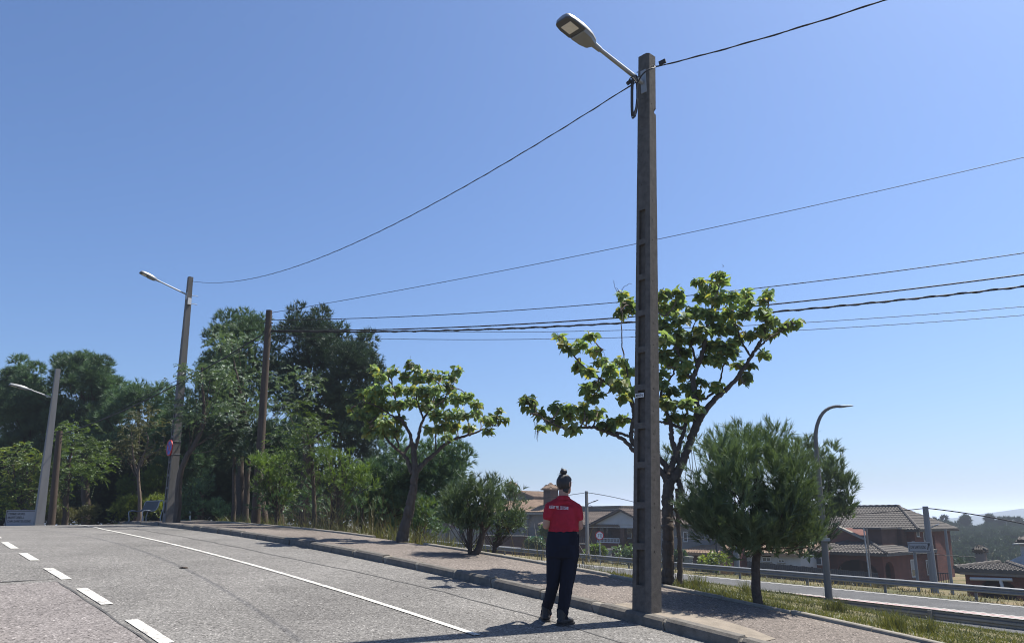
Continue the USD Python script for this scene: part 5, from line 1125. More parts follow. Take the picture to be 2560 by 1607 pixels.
# tall dark pines at the back
tree('pine_tree', 'tall pine left of the wooden pole, its top paler than its neighbour', 'pine tree', 37, (600, 1306), [(600, 1180), (605, 1050), (600, 900)], 0.24, 0.08, fill(rg, [(585, 835, 55, 55), (630, 830, 45, 50), (580, 900, 75, 60), (620, 960, 100, 90), (560, 880, 40, 50)], 75, 17, 34), crown_pine, 'pine', 'pinebark', 'tall pines behind the street', seed=1, dens=190)
tree('pine_tree', 'tallest darkest pine, right of the wooden pole under the cables', 'pine tree', 36, (760, 1306), [(765, 1150), (770, 1000), (772, 840)], 0.26, 0.08, fill(rg, [(770, 810, 65, 50), (830, 860, 50, 45), (760, 880, 95, 75), (850, 930, 85, 70), (900, 890, 45, 50), (930, 920, 32, 45), (800, 990, 120, 80), (880, 1020, 80, 80)], 125, 18, 36), crown_pine, 'darkpine', 'pinebark', 'tall pines behind the street', seed=2, dens=200)
tree('pine_tree', 'dark pine closing the gap below the tallest pine', 'pine tree', 38, (850, 1305), [(850, 1200), (850, 1080)], 0.2, 0.08, fill(rg, [(830, 1090, 110, 80), (900, 1080, 60, 70), (760, 1120, 90, 80), (850, 1180, 110, 70)], 75, 20, 36), crown_pine, 'darkpine', 'pinebark', 'tall pines behind the street', seed=3, dens=170)
tree('pine_tree', 'round-topped pine farthest left against the sky', 'pine tree', 47, (70, 1310), [(72, 1200), (75, 1080), (75, 960)], 0.28, 0.1, fill(rg, [(75, 955, 55, 55), (40, 1010, 60, 60), (95, 1020, 70, 60), (15, 980, 40, 50), (60, 1090, 100, 70)], 80, 16, 30), crown_pine, 'pine', 'pinebark', 'tall pines behind the street', seed=4, dens=260, length=0.28)
tree('pine_tree', 'double-topped pine just right of the pale lamp pole', 'pine tree', 46, (215, 1310), [(212, 1200), (210, 1080), (205, 960)], 0.28, 0.1, fill(rg, [(175, 935, 45, 45), (225, 935, 42, 48), (205, 1000, 85, 70), (265, 985, 38, 60), (230, 1070, 110, 70)], 85, 16, 30), crown_pine, 'pine', 'pinebark', 'tall pines behind the street', seed=5, dens=260, length=0.28)
tree('pine_tree', 'dense pine filling the wood behind the leaning lamp pole', 'pine tree', 41, (500, 1308), [(500, 1200), (505, 1060)], 0.2, 0.08, fill(rg, [(505, 1040, 80, 80), (555, 950, 55, 60), (445, 1080, 60, 60), (470, 1150, 70, 60)], 85, 17, 30), crown_pine, 'pine', 'pinebark', 'tall pines behind the street', seed=15, dens=230, length=0.26)
tree('pine_tree', 'lower pine with two small tufted tops left of the leaning lamp pole', 'pine tree', 44, (340, 1308), [(342, 1200), (345, 1080), (345, 1000)], 0.22, 0.08, fill(rg, [(352, 990, 26, 30), (395, 995, 38, 36), (310, 1010, 45, 40), (345, 1050, 100, 55), (400, 1060, 50, 70), (320, 1110, 110, 50)], 75, 15, 28), crown_pine, 'pine', 'pinebark', 'tall pines behind the street', seed=6, dens=250, length=0.26)
for i, (x, y, w, h, lab) in enumerate(((60, 1190, 110, 80, 'at the far left edge'), (230, 1210, 110, 90, 'behind the mid-left feathery tree'), (400, 1190, 110, 95, 'behind the bench'), (540, 1180, 90, 110, 'between the two leaning poles'), (680, 1190, 90, 100, 'right behind the wooden pole'))):
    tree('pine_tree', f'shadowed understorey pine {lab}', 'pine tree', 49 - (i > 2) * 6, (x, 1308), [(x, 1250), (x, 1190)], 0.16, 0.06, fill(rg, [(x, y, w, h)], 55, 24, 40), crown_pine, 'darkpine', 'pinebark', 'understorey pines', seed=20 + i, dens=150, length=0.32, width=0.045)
# broad-leaved trees at the edge of the wood
tree('feathery_tree', 'feathery tree with drooping fronds right of the leaning lamp pole', 'tree', 27.5, (442, 1304), [(447, 1220), (462, 1150), (500, 1085), (508, 1000), (505, 920)], 0.14, 0.035, fill(rg, [(500, 930, 40, 35), (480, 960, 55, 45), (520, 1000, 70, 70), (470, 1040, 40, 50), (550, 940, 40, 50), (575, 1040, 50, 60)], 62, 15, 30), crown_frond, 'robinia', 'bark', FG, seed=7, nl=14)
tree('feathery_tree', 'feathery tree with pale tips left of the wooden pole top', 'tree', 29, (614, 1306), [(618, 1210), (622, 1120), (610, 1020), (585, 900)], 0.13, 0.03, fill(rg, [(555, 835, 35, 40), (580, 870, 50, 40), (600, 960, 75, 70), (650, 1040, 70, 70), (700, 990, 70, 55), (600, 1090, 70, 60), (760, 960, 40, 35)], 85, 15, 30), crown_frond, 'robinia', 'bark', FG, seed=8, nl=16)
tree('feathery_tree', 'bright green weeping tree right of the wooden pole', 'tree', 22, (786, 1312), [(785, 1240), (782, 1170), (765, 1080)], 0.08, 0.03, fill(rg, [(745, 1040, 55, 45), (790, 1055, 55, 45), (760, 1100, 80, 60), (810, 1110, 40, 60), (740, 1160, 65, 60), (800, 1170, 50, 50)], 80, 14, 28), crown_frond, 'bright', 'bark', FG, seed=9, nl=16, L=0.3, leaf=0.065, lw=0.032)
tree('leafy_tree', 'green tree beside the short wooden pole at left', 'tree', 38, (162, 1308), [(166, 1240), (172, 1170), (180, 1110)], 0.17, 0.05, fill(rg, [(180, 1080, 28, 30), (200, 1110, 55, 50), (180, 1150, 60, 60), (230, 1160, 45, 50), (150, 1200, 45, 40), (250, 1110, 22, 22)], 60, 14, 26), crown_frond, 'bright', 'bark', FG, seed=10, nl=16, L=0.42, leaf=0.1, lw=0.05)
tree('leafy_tree', 'yellow-green tree behind the town sign', 'tree', 37.5, (45, 1312), [(48, 1260), (50, 1180)], 0.15, 0.05, fill(rg, [(40, 1140, 50, 25), (95, 1140, 24, 28), (70, 1180, 45, 45), (30, 1220, 55, 50), (80, 1240, 50, 45), (20, 1270, 30, 25)], 60, 14, 26), crown_frond, 'yellow', 'bark', FG, seed=11, L=0.42, leaf=0.1, lw=0.055, mats=(('yellow', 0.55), ('bright', 0.46)))
tree('leafy_tree', 'sparse dry-leaved tree rising above the bench', 'tree', 37, (349, 1300), [(349, 1240), (346, 1195), (348, 1165), (362, 1130), (366, 1080)], 0.115, 0.03, fill(rg, [(330, 1085, 40, 40), (375, 1060, 45, 40), (310, 1110, 28, 30), (400, 1100, 30, 35), (350, 1130, 45, 28)], 32, 12, 22), crown_frond, 'dryleaf', 'catbark', FG, seed=12, nl=9, dens=80, L=0.3, extra=[([(347, 1190), (335, 1155), (331, 1115), (328, 1080)], 0.06, 0.02), ([(352, 1165), (370, 1140), (395, 1125), (410, 1090)], 0.05, 0.015), ([(365, 1125), (375, 1118), (383, 1115), (382, 1095)], 0.03, 0.012)])
for i, (ells, d_, b_, lab, mt, nm, cat) in enumerate((
        ([(655, 1165, 28, 30), (690, 1180, 40, 40), (680, 1230, 50, 40)], 23.5, (690, 1309), 'bright yellow-green young pine right of the wooden pole base', 'bright', 'young_pine', 'pine tree'),
        ([(830, 1160, 40, 35), (880, 1165, 45, 35), (860, 1210, 55, 50), (910, 1220, 40, 40)], 21, (828, 1316), 'olive young pine left of the second large-leaved tree', 'bright', 'young_pine', 'pine tree'),
        ([(900, 1260, 60, 40), (840, 1270, 60, 30), (770, 1250, 60, 40), (700, 1265, 60, 30)], 24, (905, 1322), 'low dusky shrub mass beside the tall dry grass', 'pine', 'shrub', 'shrub'),
        ([(330, 1268, 42, 24), (385, 1262, 30, 26), (300, 1280, 34, 18)], 38.5, (330, 1302), 'yellowish shrub behind the bench', 'yellow', 'shrub', 'shrub'),
        ([(395, 1210, 38, 34), (330, 1220, 30, 30)], 39.5, (395, 1302), 'olive shrub between the bench and the leaning lamp pole', 'bright', 'shrub', 'shrub'),
        ([(470, 1260, 36, 30), (500, 1210, 30, 30), (545, 1280, 40, 20)], 33, (500, 1303), 'dark olive shrub right of the leaning lamp pole', 'pine', 'shrub', 'shrub'),
        ([(215, 1285, 24, 14), (115, 1265, 26, 30), (160, 1290, 20, 14)], 40, (120, 1308), 'pale shrub between the two poles at left', 'dryleaf', 'shrub', 'shrub'))):
    tree(nm, lab, cat, d_, b_, [(b_[0] + 2, b_[1] - 40), (b_[0], b_[1] - 75)], 0.07, 0.02, fill(rg, ells, 34, 12, 22), crown_pine, mt, 'pinebark', 'shrubs below the trees', seed=30 + i, dens=300, n=10, length=0.13, width=0.026, up=0.9)
# bare dark trunks seen under the crowns
for i, (x, w, lab) in enumerate(((662, 0.16, 'thick dark leaning'), (703, 0.12, 'slender brown'), (585, 0.09, 'thin grey'))):
    b = at(x, 1312, 26 + i); th = thing('pine_tree', [b[0], b[1], gz(b)], f'{lab} trunk with small dark crown behind the wooden pole base', 'pine tree', 'understorey pines')
    c = spline([[b[0], b[1], gz(b) - 0.2], at(x - 6 * (i == 0), 1270, 26 + i), at(x - 12 * (i == 0), 1220, 26 + i), at(x, 1120, 26 + i)], 14); part(th, 'trunk', MB().tube(c + rg.normal(0, 0.01, c.shape), np.linspace(w, w * 0.5, 14), 10).mesh, M['pinebark'], 60)
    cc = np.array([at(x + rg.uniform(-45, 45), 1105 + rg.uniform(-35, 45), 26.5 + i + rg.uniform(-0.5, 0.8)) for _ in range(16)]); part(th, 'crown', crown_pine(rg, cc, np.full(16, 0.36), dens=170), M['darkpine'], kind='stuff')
# pines in the middle
tree('pine_tree', 'round dark pine behind the second large-leaved tree', 'pine tree', 25, (950, 1352), [(952, 1290), (960, 1230), (1020, 1180)], 0.11, 0.05, fill(rg, [(1080, 1160, 70, 45), (1120, 1185, 50, 50), (1010, 1190, 80, 60), (1090, 1220, 75, 60), (970, 1250, 60, 50), (930, 1180, 30, 40), (1030, 1260, 80, 40), (1130, 1150, 45, 45), (1145, 1210, 40, 50), (1000, 1130, 45, 40), (1090, 1270, 60, 40), (960, 1300, 60, 30)], 170, 16, 28), crown_pine, 'pine', 'pinebark', 'pines by the pavement', seed=40, dens=330, n=11, length=0.17, width=0.026, up=0.7)
tree('young_pine', 'small pine with yellowish left side, just right of the second large-leaved trunk', 'pine tree', 19.5, (1040, 1362), [(1043, 1335), (1050, 1300)], 0.06, 0.02, fill(rg, [(1060, 1290, 42, 35), (1040, 1310, 20, 25), (1075, 1320, 35, 22)], 34, 10, 18), crown_pine, 'pine', 'pinebark', 'pines by the pavement', seed=41, dens=420, n=10, length=0.13, width=0.022, up=0.8, mats=(('pine', 0.7), ('bright', 0.31)))
tree('young_pine', 'grey-green bushy pine right behind the split-trunk pine', 'pine tree', 19.0, (1235, 1385), [(1240, 1350), (1255, 1310)], 0.07, 0.025, fill(rg, [(1270, 1235, 28, 22), (1275, 1275, 34, 40), (1240, 1310, 45, 35), (1285, 1300, 20, 30)], 50, 10, 19), crown_pine, 'stonepine', 'pinebark', 'pines by the pavement', seed=42, dens=420, n=10, length=0.13, width=0.02, up=0.8)
def crown_stone(rng, C, R, dens=150, n=32, length=0.11, width=0.0105, up=1.05):
    P, d = shell(rng, C, R, dens); A = nrm(d * [1, 1, 0.6] + [0, 0, up] + 0.25 * rng.normal(size=d.shape))
    return needle_tufts(rng, P, A, n, length, width, 0.5, 0.2)
tree('pine_tree', 'bushy pine with split trunk at the pavement edge left of the person', 'pine tree', 14.3, (1176, 1384), [(1175, 1350), (1176, 1310), (1180, 1260)], 0.06, 0.02, fill(rg, [(1190, 1225, 40, 22), (1150, 1250, 38, 30), (1220, 1240, 34, 28), (1185, 1275, 65, 38), (1125, 1290, 18, 22), (1150, 1310, 35, 25), (1225, 1285, 28, 28), (1190, 1310, 45, 18)], 125, 10, 18), crown_stone, 'stonepine', 'pinebark', 'pines by the pavement', seed=43, nl=22, dens=420, length=0.12, width=0.014, n=18, extra=[([(1180, 1386), (1192, 1378), (1202, 1352), (1206, 1330), (1200, 1300), (1190, 1270)], 0.07, 0.03), ([(1205, 1332), (1218, 1322), (1226, 1312)], 0.03, 0.012)])
tree('pine_tree', 'rounded young pine with upright needle tufts on the grass, lone dark trunk', 'pine tree', 10.6, (1893, 1503), [(1889, 1440), (1893, 1370), (1896, 1290), (1890, 1200), (1886, 1130)], 0.075, 0.02, fill(rg, [(1904, 1131, 60, 38), (1957, 1166, 55, 42), (1842, 1161, 50, 42), (1787, 1156, 32, 40), (1902, 1216, 110, 65), (1782, 1226, 55, 55), (1997, 1216, 40, 60), (1747, 1256, 28, 45), (1892, 1306, 120, 65), (1792, 1307, 60, 45), (1982, 1302, 60, 65), (1932, 1348, 80, 36), (1862, 1343, 60, 28), (1787, 1328, 45, 30), (1902, 1373, 75, 28), (1752, 1296, 40, 50), (1842, 1348, 70, 35), (2002, 1338, 45, 50), (1856, 1099, 22, 22), (1936, 1106, 24, 24), (1796, 1126, 20, 22)], 380, 15, 26), crown_stone, 'stonepine', 'pinebark', 'pines by the pavement', seed=44, dens=420)
tree('pine_tree', 'narrower pine right of the rounded pine, in front of the curved lamp', 'pine tree', 25.7, (2073, 1490), [(2069, 1440), (2063, 1370), (2054, 1280), (2050, 1200)], 0.055, 0.03, fill(rg, [(2075, 1300, 45, 50), (2100, 1270, 35, 45), (2030, 1125, 32, 28), (2065, 1145, 32, 32), (2050, 1200, 48, 50), (2095, 1185, 26, 36), (2110, 1230, 26, 38), (2060, 1260, 60, 45), (2030, 1320, 40, 50), (2010, 1380, 40, 25)], 125, 11, 20), crown_stone, 'stonepine', 'pinebark', 'pines by the pavement', seed=45, dens=150, length=0.22, width=0.022, n=22)
tree('pine_tree', 'little pine sprig seen between the forked limbs of the near large-leaved tree', 'pine tree', 17.0, (1700, 1440), [(1700, 1380), (1695, 1300), (1692, 1220)], 0.07, 0.03, fill(rg, [(1690, 1135, 16, 22), (1680, 1160, 20, 20), (1730, 1090, 18, 20)], 14, 9, 14), crown_stone, 'stonepine', 'pinebark', 'pines by the pavement', seed=46, dens=330, length=0.13, width=0.016, n=18)

# the two large-leaved trees, leaf by leaf
def heart_leaves(rng, P, Dr, L):
    """Broad heart-shaped leaves, bent down and folded along the rib; one (vertices, faces) per leaf."""
    tv = np.array([(0, 0, 0), (-0.16, 0.33, 0.06), (0.06, 0.47, 0.07), (0.45, 0.40, 0.05), (0.78, 0.18, -0.05), (1.0, 0, -0.16), (0.78, -0.18, -0.05), (0.45, -0.40, 0.05), (0.06, -0.47, 0.07), (-0.16, -0.33, 0.06), (0.45, 0, -0.03)])
    tf = np.array([(0, 2, 1), (0, 10, 2), (10, 3, 2), (10, 4, 3), (10, 5, 4), (10, 6, 5), (10, 7, 6), (10, 8, 7), (0, 8, 10), (0, 9, 8)])
    S = perp(rng, Dr); S = nrm(S * [1, 1, 0.35]); U = nrm(np.cross(Dr, S)); L = L * (0.65 + 0.6 * rng.random(len(P)))
    v = P[:, None] + (tv[None, :, :1] * Dr[:, None] + tv[None, :, 1:2] * S[:, None] * rng.uniform(0.8, 1.05, (len(P), 1, 1)) + tv[None, :, 2:] * U[:, None] * rng.uniform(0.2, 2.2, (len(P), 1, 1))) * L[:, None, None]
    return v, tf
def big_leaf_tree(label, depth0, lean, base, trunk_limbs, clumps, org, sc, leafL, dens, seed, bark, pods=()):
    rng = np.random.default_rng(seed); k = depth0 / FPX
    X = lambda x, y: (org[0] + x * sc, org[1] + y * sc)
    def at_(px, py, dz=0.0): return at(px, py, depth0 + dz + lean * min(max((base[1] - py - 150) / 450.0, 0), 1.3))      # the crown leans away from the street
    b = at(base[0], base[1], depth0); foot = np.array([b[0], b[1], b[2] - 0.03])
    th = thing('large_leaved_tree', foot, label, 'tree', 'large-leaved trees along the pavement')
    mb, nodes = MB(), []
    for pts, r0, r1 in trunk_limbs:
        P = [at_(*X(x, y)) for x, y in pts]; c = spline(P, 8 * len(P)); c = c + rng.normal(0, 0.006, c.shape)
        mb.tube(c, np.linspace(r0, r1, len(c)) * (1 + 0.06 * rng.normal(size=len(c))), 10 if r0 > 0.05 else 7); nodes.append(c[len(c) // 3:])
    nodes = np.vstack(nodes); tw = MB(); V, F = [], None
    for x, y, r in clumps:
        px, py = X(x, y); near = nodes[int(np.argmin([math.hypot(*(np.array(project(q)) - (px, py))) for q in nodes]))]
        c = at(px, py, near[1] + rng.normal(0, 0.32) * (1 if r > 25 else 0.4)); R = r * sc * k
        m = (near + c) / 2 + rng.normal(0, 0.05, 3); tw.tube(spline([near, m, c], 7), np.linspace(0.017, 0.006, 7), 5)
        n = max(int(dens * (r / 50.0) ** 2), 3)
        d = nrm(rng.normal(size=(n, 3)) * [1, 1, 0.8]); P = c + d * R * rng.random((n, 1)) ** 0.5 * 0.95
        for p in P[::3]: tw.tube([c, (c + p) / 2 + [0, 0, 0.02], p], [0.005, 0.004, 0.0025], 4, False)
        Dr = nrm(d * [0.7, 0.7, 0.3] + [0, 0, -0.55] + 0.35 * rng.normal(size=d.shape)); v, F = heart_leaves(rng, P, Dr, leafL); V.append(v)
    part(th, 'trunk', mb.mesh, M[bark], 60); part(th, 'twigs', tw.mesh, M['catbark'], kind='stuff')
    V = np.concatenate(V); size = np.array([np.ptp([project(q) for q in v[[0, 3, 5, 7]]], axis=0).max() for v in V]); order = np.argsort(-size); yel = rng.random(len(V)) < 0.16
    for i in order[:300]: part(th, 'leaf', (V[i], F), M['catleaf2' if yel[i] else 'catleaf'])
    for flag, m_ in ((False, 'catleaf'), (True, 'catleaf2')):
        rest = [i for i in order[300:] if yel[i] == flag]
        if rest: part(th, 'foliage', join([(V[i], F) for i in rest]), M[m_], kind='stuff')
    for x, y, h in pods:
        p = at_(*X(x, y), -0.1); part(th, 'seed_pod', MB().tube([p, p + [0.01, 0, -h * 0.5], p + [0.0, 0, -h]], [0.004, 0.006, 0.002], 5).mesh, M['catbark'])
    return th
_lim1 = [([(975, 2068), (985, 1960), (985, 1840), (982, 1700), (978, 1560), (985, 1440)], 0.088, 0.08),
         ([(985, 1450), (960, 1390), (935, 1350), (905, 1325)], 0.05, 0.042), ([(905, 1327), (770, 1225), (690, 1150), (600, 1110), (540, 1085), (440, 1080), (330, 1085), (250, 1050), (180, 1010), (140, 930)], 0.042, 0.009),
         ([(985, 1385), (940, 1290), (850, 1235), (765, 1180), (755, 1080), (768, 990), (740, 900), (700, 860), (600, 800), (540, 760), (450, 700), (400, 640), (330, 560)], 0.05, 0.01),
         ([(765, 1160), (700, 1120), (610, 1110)], 0.025, 0.02),
         ([(990, 1440), (1015, 1400), (1060, 1330), (1095, 1240), (1135, 1140), (1200, 1000), (1280, 900), (1400, 790), (1490, 660), (1550, 560), (1590, 480), (1605, 380), (1620, 280)], 0.07, 0.012),
         ([(1035, 1600), (1050, 1540), (1062, 1480), (1050, 1420), (1060, 1340)], 0.042, 0.04),
         ([(985, 1400), (1005, 1330), (1040, 1230), (1075, 1130), (1090, 1060), (1090, 1000)], 0.055, 0.02),
         ([(1060, 1330), (1030, 1230), (1005, 1140), (995, 1050), (960, 960), (940, 870), (1000, 770), (1025, 700)], 0.05, 0.012),
         ([(1125, 1150), (1160, 1040), (1158, 900), (1140, 780), (1170, 690), (1210, 560), (1240, 400), (1290, 250), (1320, 110)], 0.06, 0.008),
         ([(1085, 1090), (1020, 1065), (950, 1045), (920, 1040)], 0.03, 0.018), ([(1150, 790), (1105, 740), (1060, 640), (1000, 500), (960, 380)], 0.028, 0.008), ([(1180, 700), (1130, 500), (1170, 380)], 0.022, 0.006),
         ([(1540, 590), (1620, 520), (1700, 470), (1775, 430)], 0.02, 0.006), ([(1510, 640), (1440, 520), (1420, 400), (1480, 260)], 0.02, 0.006), ([(1200, 900), (1260, 870), (1330, 700), (1380, 560)], 0.022, 0.007), ([(770, 1000), (720, 700), (690, 500), (690, 300), (660, 200)], 0.02, 0.004), ([(330, 570), (300, 500), (275, 480)], 0.006, 0.003), ([(690, 260), (650, 200), (640, 155)], 0.006, 0.003), ([(690, 250), (700, 200), (755, 175)], 0.005, 0.003), ([(600, 800), (590, 640), (570, 590)], 0.006, 0.003)]
_cl1 = [(100, 920, 60), (170, 990, 45), (190, 1075, 26), (280, 950, 42), (270, 1040, 52), (360, 980, 66), (380, 1080, 50), (470, 1000, 52), (440, 950, 38), (540, 980, 38), (600, 1060, 55), (690, 1030, 46), (300, 510, 36), (340, 570, 42), (430, 560, 50), (500, 500, 40), (520, 590, 44), (420, 690, 42), (480, 720, 44), (560, 670, 50), (620, 720, 58), (690, 660, 42), (540, 800, 46), (470, 830, 46), (510, 880, 52), (570, 870, 22), (680, 800, 58), (740, 720, 50), (740, 850, 45), (700, 890, 38), (690, 240, 36), (730, 290, 48), (690, 350, 48), (750, 330, 40), (950, 240, 48), (1040, 230, 46), (960, 320, 58), (1050, 300, 50), (960, 430, 58), (1060, 400, 58), (950, 520, 58), (1040, 500, 62), (960, 620, 52), (1070, 600, 66), (1000, 680, 48), (1090, 690, 58), (1080, 750, 42), (940, 740, 40), (940, 800, 34), (1000, 850, 48), (980, 930, 52), (1010, 1010, 48), (1110, 820, 52), (1160, 870, 42), (1100, 930, 48), (1090, 1020, 38), (1180, 960, 28), (1180, 160, 38), (1240, 200, 58), (1300, 115, 40), (1330, 160, 38), (1200, 260, 58), (1290, 270, 58), (1380, 260, 66), (1470, 240, 52), (1500, 290, 38), (1160, 350, 58), (1260, 370, 58), (1360, 370, 66), (1460, 360, 58), (1200, 460, 52), (1290, 460, 58), (1380, 450, 58), (1150, 520, 48), (1240, 560, 58), (1340, 560, 66), (1420, 520, 48), (1200, 640, 52), (1300, 650, 56), (1380, 610, 46), (1490, 500, 42), (1540, 480, 38), (1600, 270, 48), (1620, 225, 36), (1580, 350, 52), (1640, 400, 48), (1600, 440, 42), (1690, 460, 38), (1620, 500, 32), (1770, 420, 50), (1715, 430, 28), (1590, 610, 36), (1420, 690, 46), (1470, 760, 46), (1500, 690, 32), (1290, 820, 46), (1200, 790, 38)]
big_leaf_tree('large-leaved tree with spreading crown right behind the near lamp pole', 11.5, 1.3, (1690, 1462), _lim1, _cl1, (1280, 640), 0.3969, 0.114, 46, 5, 'bark', [(143, 1040, 0.27), (155, 1045, 0.28), (160, 1050, 0.3), (1327, 55, 0.05)])
_lim2 = [([(1222, 1512), (1250, 1400), (1280, 1280), (1305, 1150), (1322, 1040), (1320, 930), (1312, 840), (1295, 770)], 0.125, 0.05),
         ([(1300, 1010), (1275, 930), (1250, 880), (1180, 820), (1130, 770), (1085, 720)], 0.05, 0.02), ([(1325, 1030), (1400, 920), (1480, 850), (1560, 780), (1680, 730), (1800, 690), (1900, 640)], 0.06, 0.012),
         ([(1318, 830), (1350, 720), (1385, 600), (1430, 530), (1470, 430), (1500, 330)], 0.045, 0.01), ([(1295, 780), (1275, 690), (1220, 600), (1180, 480), (1150, 330)], 0.04, 0.01), ([(1240, 870), (1270, 810), (1290, 790)], 0.03, 0.03),
         ([(1390, 600), (1330, 420), (1300, 260)], 0.025, 0.006), ([(1470, 860), (1480, 780), (1475, 740)], 0.02, 0.012), ([(1220, 600), (1100, 540), (980, 480), (860, 500)], 0.025, 0.006), ([(1430, 530), (1560, 420), (1630, 280), (1640, 220)], 0.02, 0.005), ([(1290, 260), (1285, 160), (1290, 120)], 0.006, 0.003), ([(1200, 810), (1130, 700), (1000, 640), (950, 600)], 0.02, 0.006)]
_cl2 = [(1010, 215, 42), (1290, 185, 40), (1340, 215, 38), (1060, 270, 50), (1150, 240, 48), (1250, 280, 56), (1350, 280, 56), (1440, 270, 52), (1520, 270, 48), (1640, 230, 40), (1610, 280, 38), (930, 400, 56), (850, 510, 42), (890, 560, 46), (1000, 400, 66), (1080, 380, 66), (1180, 370, 64), (1280, 380, 56), (1390, 390, 66), (1480, 370, 56), (1570, 350, 56), (1000, 500, 74), (1100, 490, 74), (1200, 480, 60), (1300, 470, 58), (1420, 490, 62), (1520, 460, 56), (1640, 440, 56), (1720, 430, 54), (1780, 480, 42), (1000, 600, 74), (1100, 610, 74), (1200, 600, 60), (980, 690, 54), (1080, 690, 54), (1180, 690, 46), (1480, 570, 60), (1580, 560, 60), (1680, 560, 56), (1780, 560, 48), (1870, 600, 56), (1950, 590, 46), (2000, 600, 30), (1880, 690, 42), (1520, 650, 56), (1620, 650, 52), (1740, 660, 46), (1560, 730, 40), (1430, 680, 36), (1960, 525, 30)]
big_leaf_tree('smaller large-leaved tree with leaning trunk before the dark pines', 16.4, 1.6, (1004, 1352), _lim2, _cl2, (600, 850), 0.3307, 0.112, 54, 6, 'bark')

# shrubs and trees by the houses
for i, (x, y, w, h, d_, mt, lab) in enumerate(((1577, 1382, 36, 20, 56, 'robinia', 'grey-green oleander bush behind the cream wall left of the pole'), (1488, 1378, 20, 10, 58, 'bright', 'clipped green hedge left of the 70 sign post'), (1790, 1403, 42, 18, 48.5, 'yellow', 'round yellow-green bush behind the guardrail'), (1367, 1325, 14, 16, 72, 'bright', 'small green tree at the right end of the grey house'), (1338, 1358, 18, 11, 71, 'robinia', 'dark green plants at the green gate'), (1700, 1395, 14, 14, 57, 'pine', 'small dark bush before the grey house'))):
    tree('garden_shrub', lab, 'shrub', d_, (x, y + h * 1.1), [(x, y + 2)], 0.06, 0.03, fill(np.random.default_rng(60 + i), [(x, y, w, h)], 22, 7, 13), crown_leaf, mt, 'bark', 'garden shrubs', seed=60 + i, limbs=False, dens=420, L=0.22, W=0.12, deep=0.5)
for i, (x, y, w, h, lab) in enumerate(((1745, 1296, 40, 22, 'above the grey house roof'), (1705, 1297, 20, 22, 'just right of the near pole'))):
    tree('wood_on_hill', f'distant wooded knoll {lab}', 'trees', 150, (x, 1330), [(x, 1310)], 0.3, 0.2, fill(np.random.default_rng(70 + i), [(x, y, w, h)], 60, 6, 11), crown_pine, 'hillleaf', 'pinebark', seed=70 + i, limbs=False, dens=45, n=10, length=0.9, width=0.16)

# undergrowth that closes the wood below the crowns
ru = np.random.default_rng(90); uu = []
for x in np.arange(-60, 1030, 9.0): uu += [at(x + ru.normal(0, 6), ru.uniform(1236 if x < 940 else 1270, 1304), 52 + ru.normal(0, 2)) for _ in range(2)]
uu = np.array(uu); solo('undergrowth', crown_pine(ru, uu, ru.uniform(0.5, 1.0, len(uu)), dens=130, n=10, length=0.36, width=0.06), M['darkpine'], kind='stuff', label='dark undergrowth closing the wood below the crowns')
# grass on the slope, dry stalks and weeds
def blades(rng, xy, h, w, lean=0.35, lift=0.0):
    n = len(xy); z = terrain(xy[:, 0], xy[:, 1]) + lift; b = np.c_[xy, z]; a = rng.random(n) * 2 * np.pi; s = np.c_[np.cos(a), np.sin(a), 0 * a]
    L = h * (0.5 + rng.random(n)); off = rng.normal(0, lean, (n, 2)) * L[:, None]
    m = b + np.c_[off * 0.35, L * 0.55]; t = b + np.c_[off, L * 0.95]; w = w * (0.7 + 0.6 * rng.random((n, 1)))
    v = np.stack([b - s * w / 2, b + s * w / 2, m + s * w * 0.35, m - s * w * 0.35, t], 1).reshape(-1, 3); k = np.arange(n)[:, None] * 5
    return v, np.vstack([k + [0, 1, 2], k + [0, 2, 3], k + [3, 2, 4]])
rq = np.random.default_rng(8)
def region(rng, n, s0, s1, t0, t1, keep=None):
    s, t = rng.uniform(s0, s1, n), t0 + (t1 - t0) * rng.random(n) ** 1.2; tt = t; p = st(s, tt + coff(s), 0 * s)[:, :2]
    if keep is not None:
        q = meshkit.fbm(np.c_[p * keep[0], 0 * s], 3, 3); p = p[q > keep[1] + 0.12 * rng.normal(size=n)]
    return p
def off_edge(p):
    s, t = p @ D, p @ T; tt = t - coff(s); return p[(s < 7.6) | (tt > 12.5)]
solo('grass', join([blades(rq, off_edge(region(rq, 60000, -1, 19, 9.36, 25.4)), 0.05, 0.014, 0.5), blades(rq, off_edge(region(rq, 16000, -1, 19, 9.36, 25.4, (0.5, 0.54))), 0.10, 0.012, 0.4)]), M['grass'], kind='stuff', label='short sunlit grass sloping down to the guardrail')
solo('dry_grass', join([blades(rq, region(rq, 4500, 2, 46, 38.0, 45.5, (0.6, 0.46)), 0.15, 0.035, 0.45), blades(rq, region(rq, 2200, 6, 20, 40.2, 46, (0.3, 0.55)), 0.3, 0.03, 0.4)]), M['dry'], kind='stuff', label='straw-coloured grass along the far guardrail')
solo('tall_weeds', join([blades(rq, region(rq, 520, 14.6, 22, 9.4, 11.5), 0.42, 0.010, 0.35), blades(rq, region(rq, 230, 14.6, 21, 9.4, 10.6), 0.95, 0.009, 0.3), blades(rq, region(rq, 170, 6.8, 10.8, 9.4, 10.4), 0.32, 0.008, 0.3), blades(rq, region(rq, 60, 7.5, 10.8, 9.4, 11.0), 0.75, 0.008, 0.35)]), M['dry'], kind='stuff', label='tall dry stalks standing along the back of the pavement')
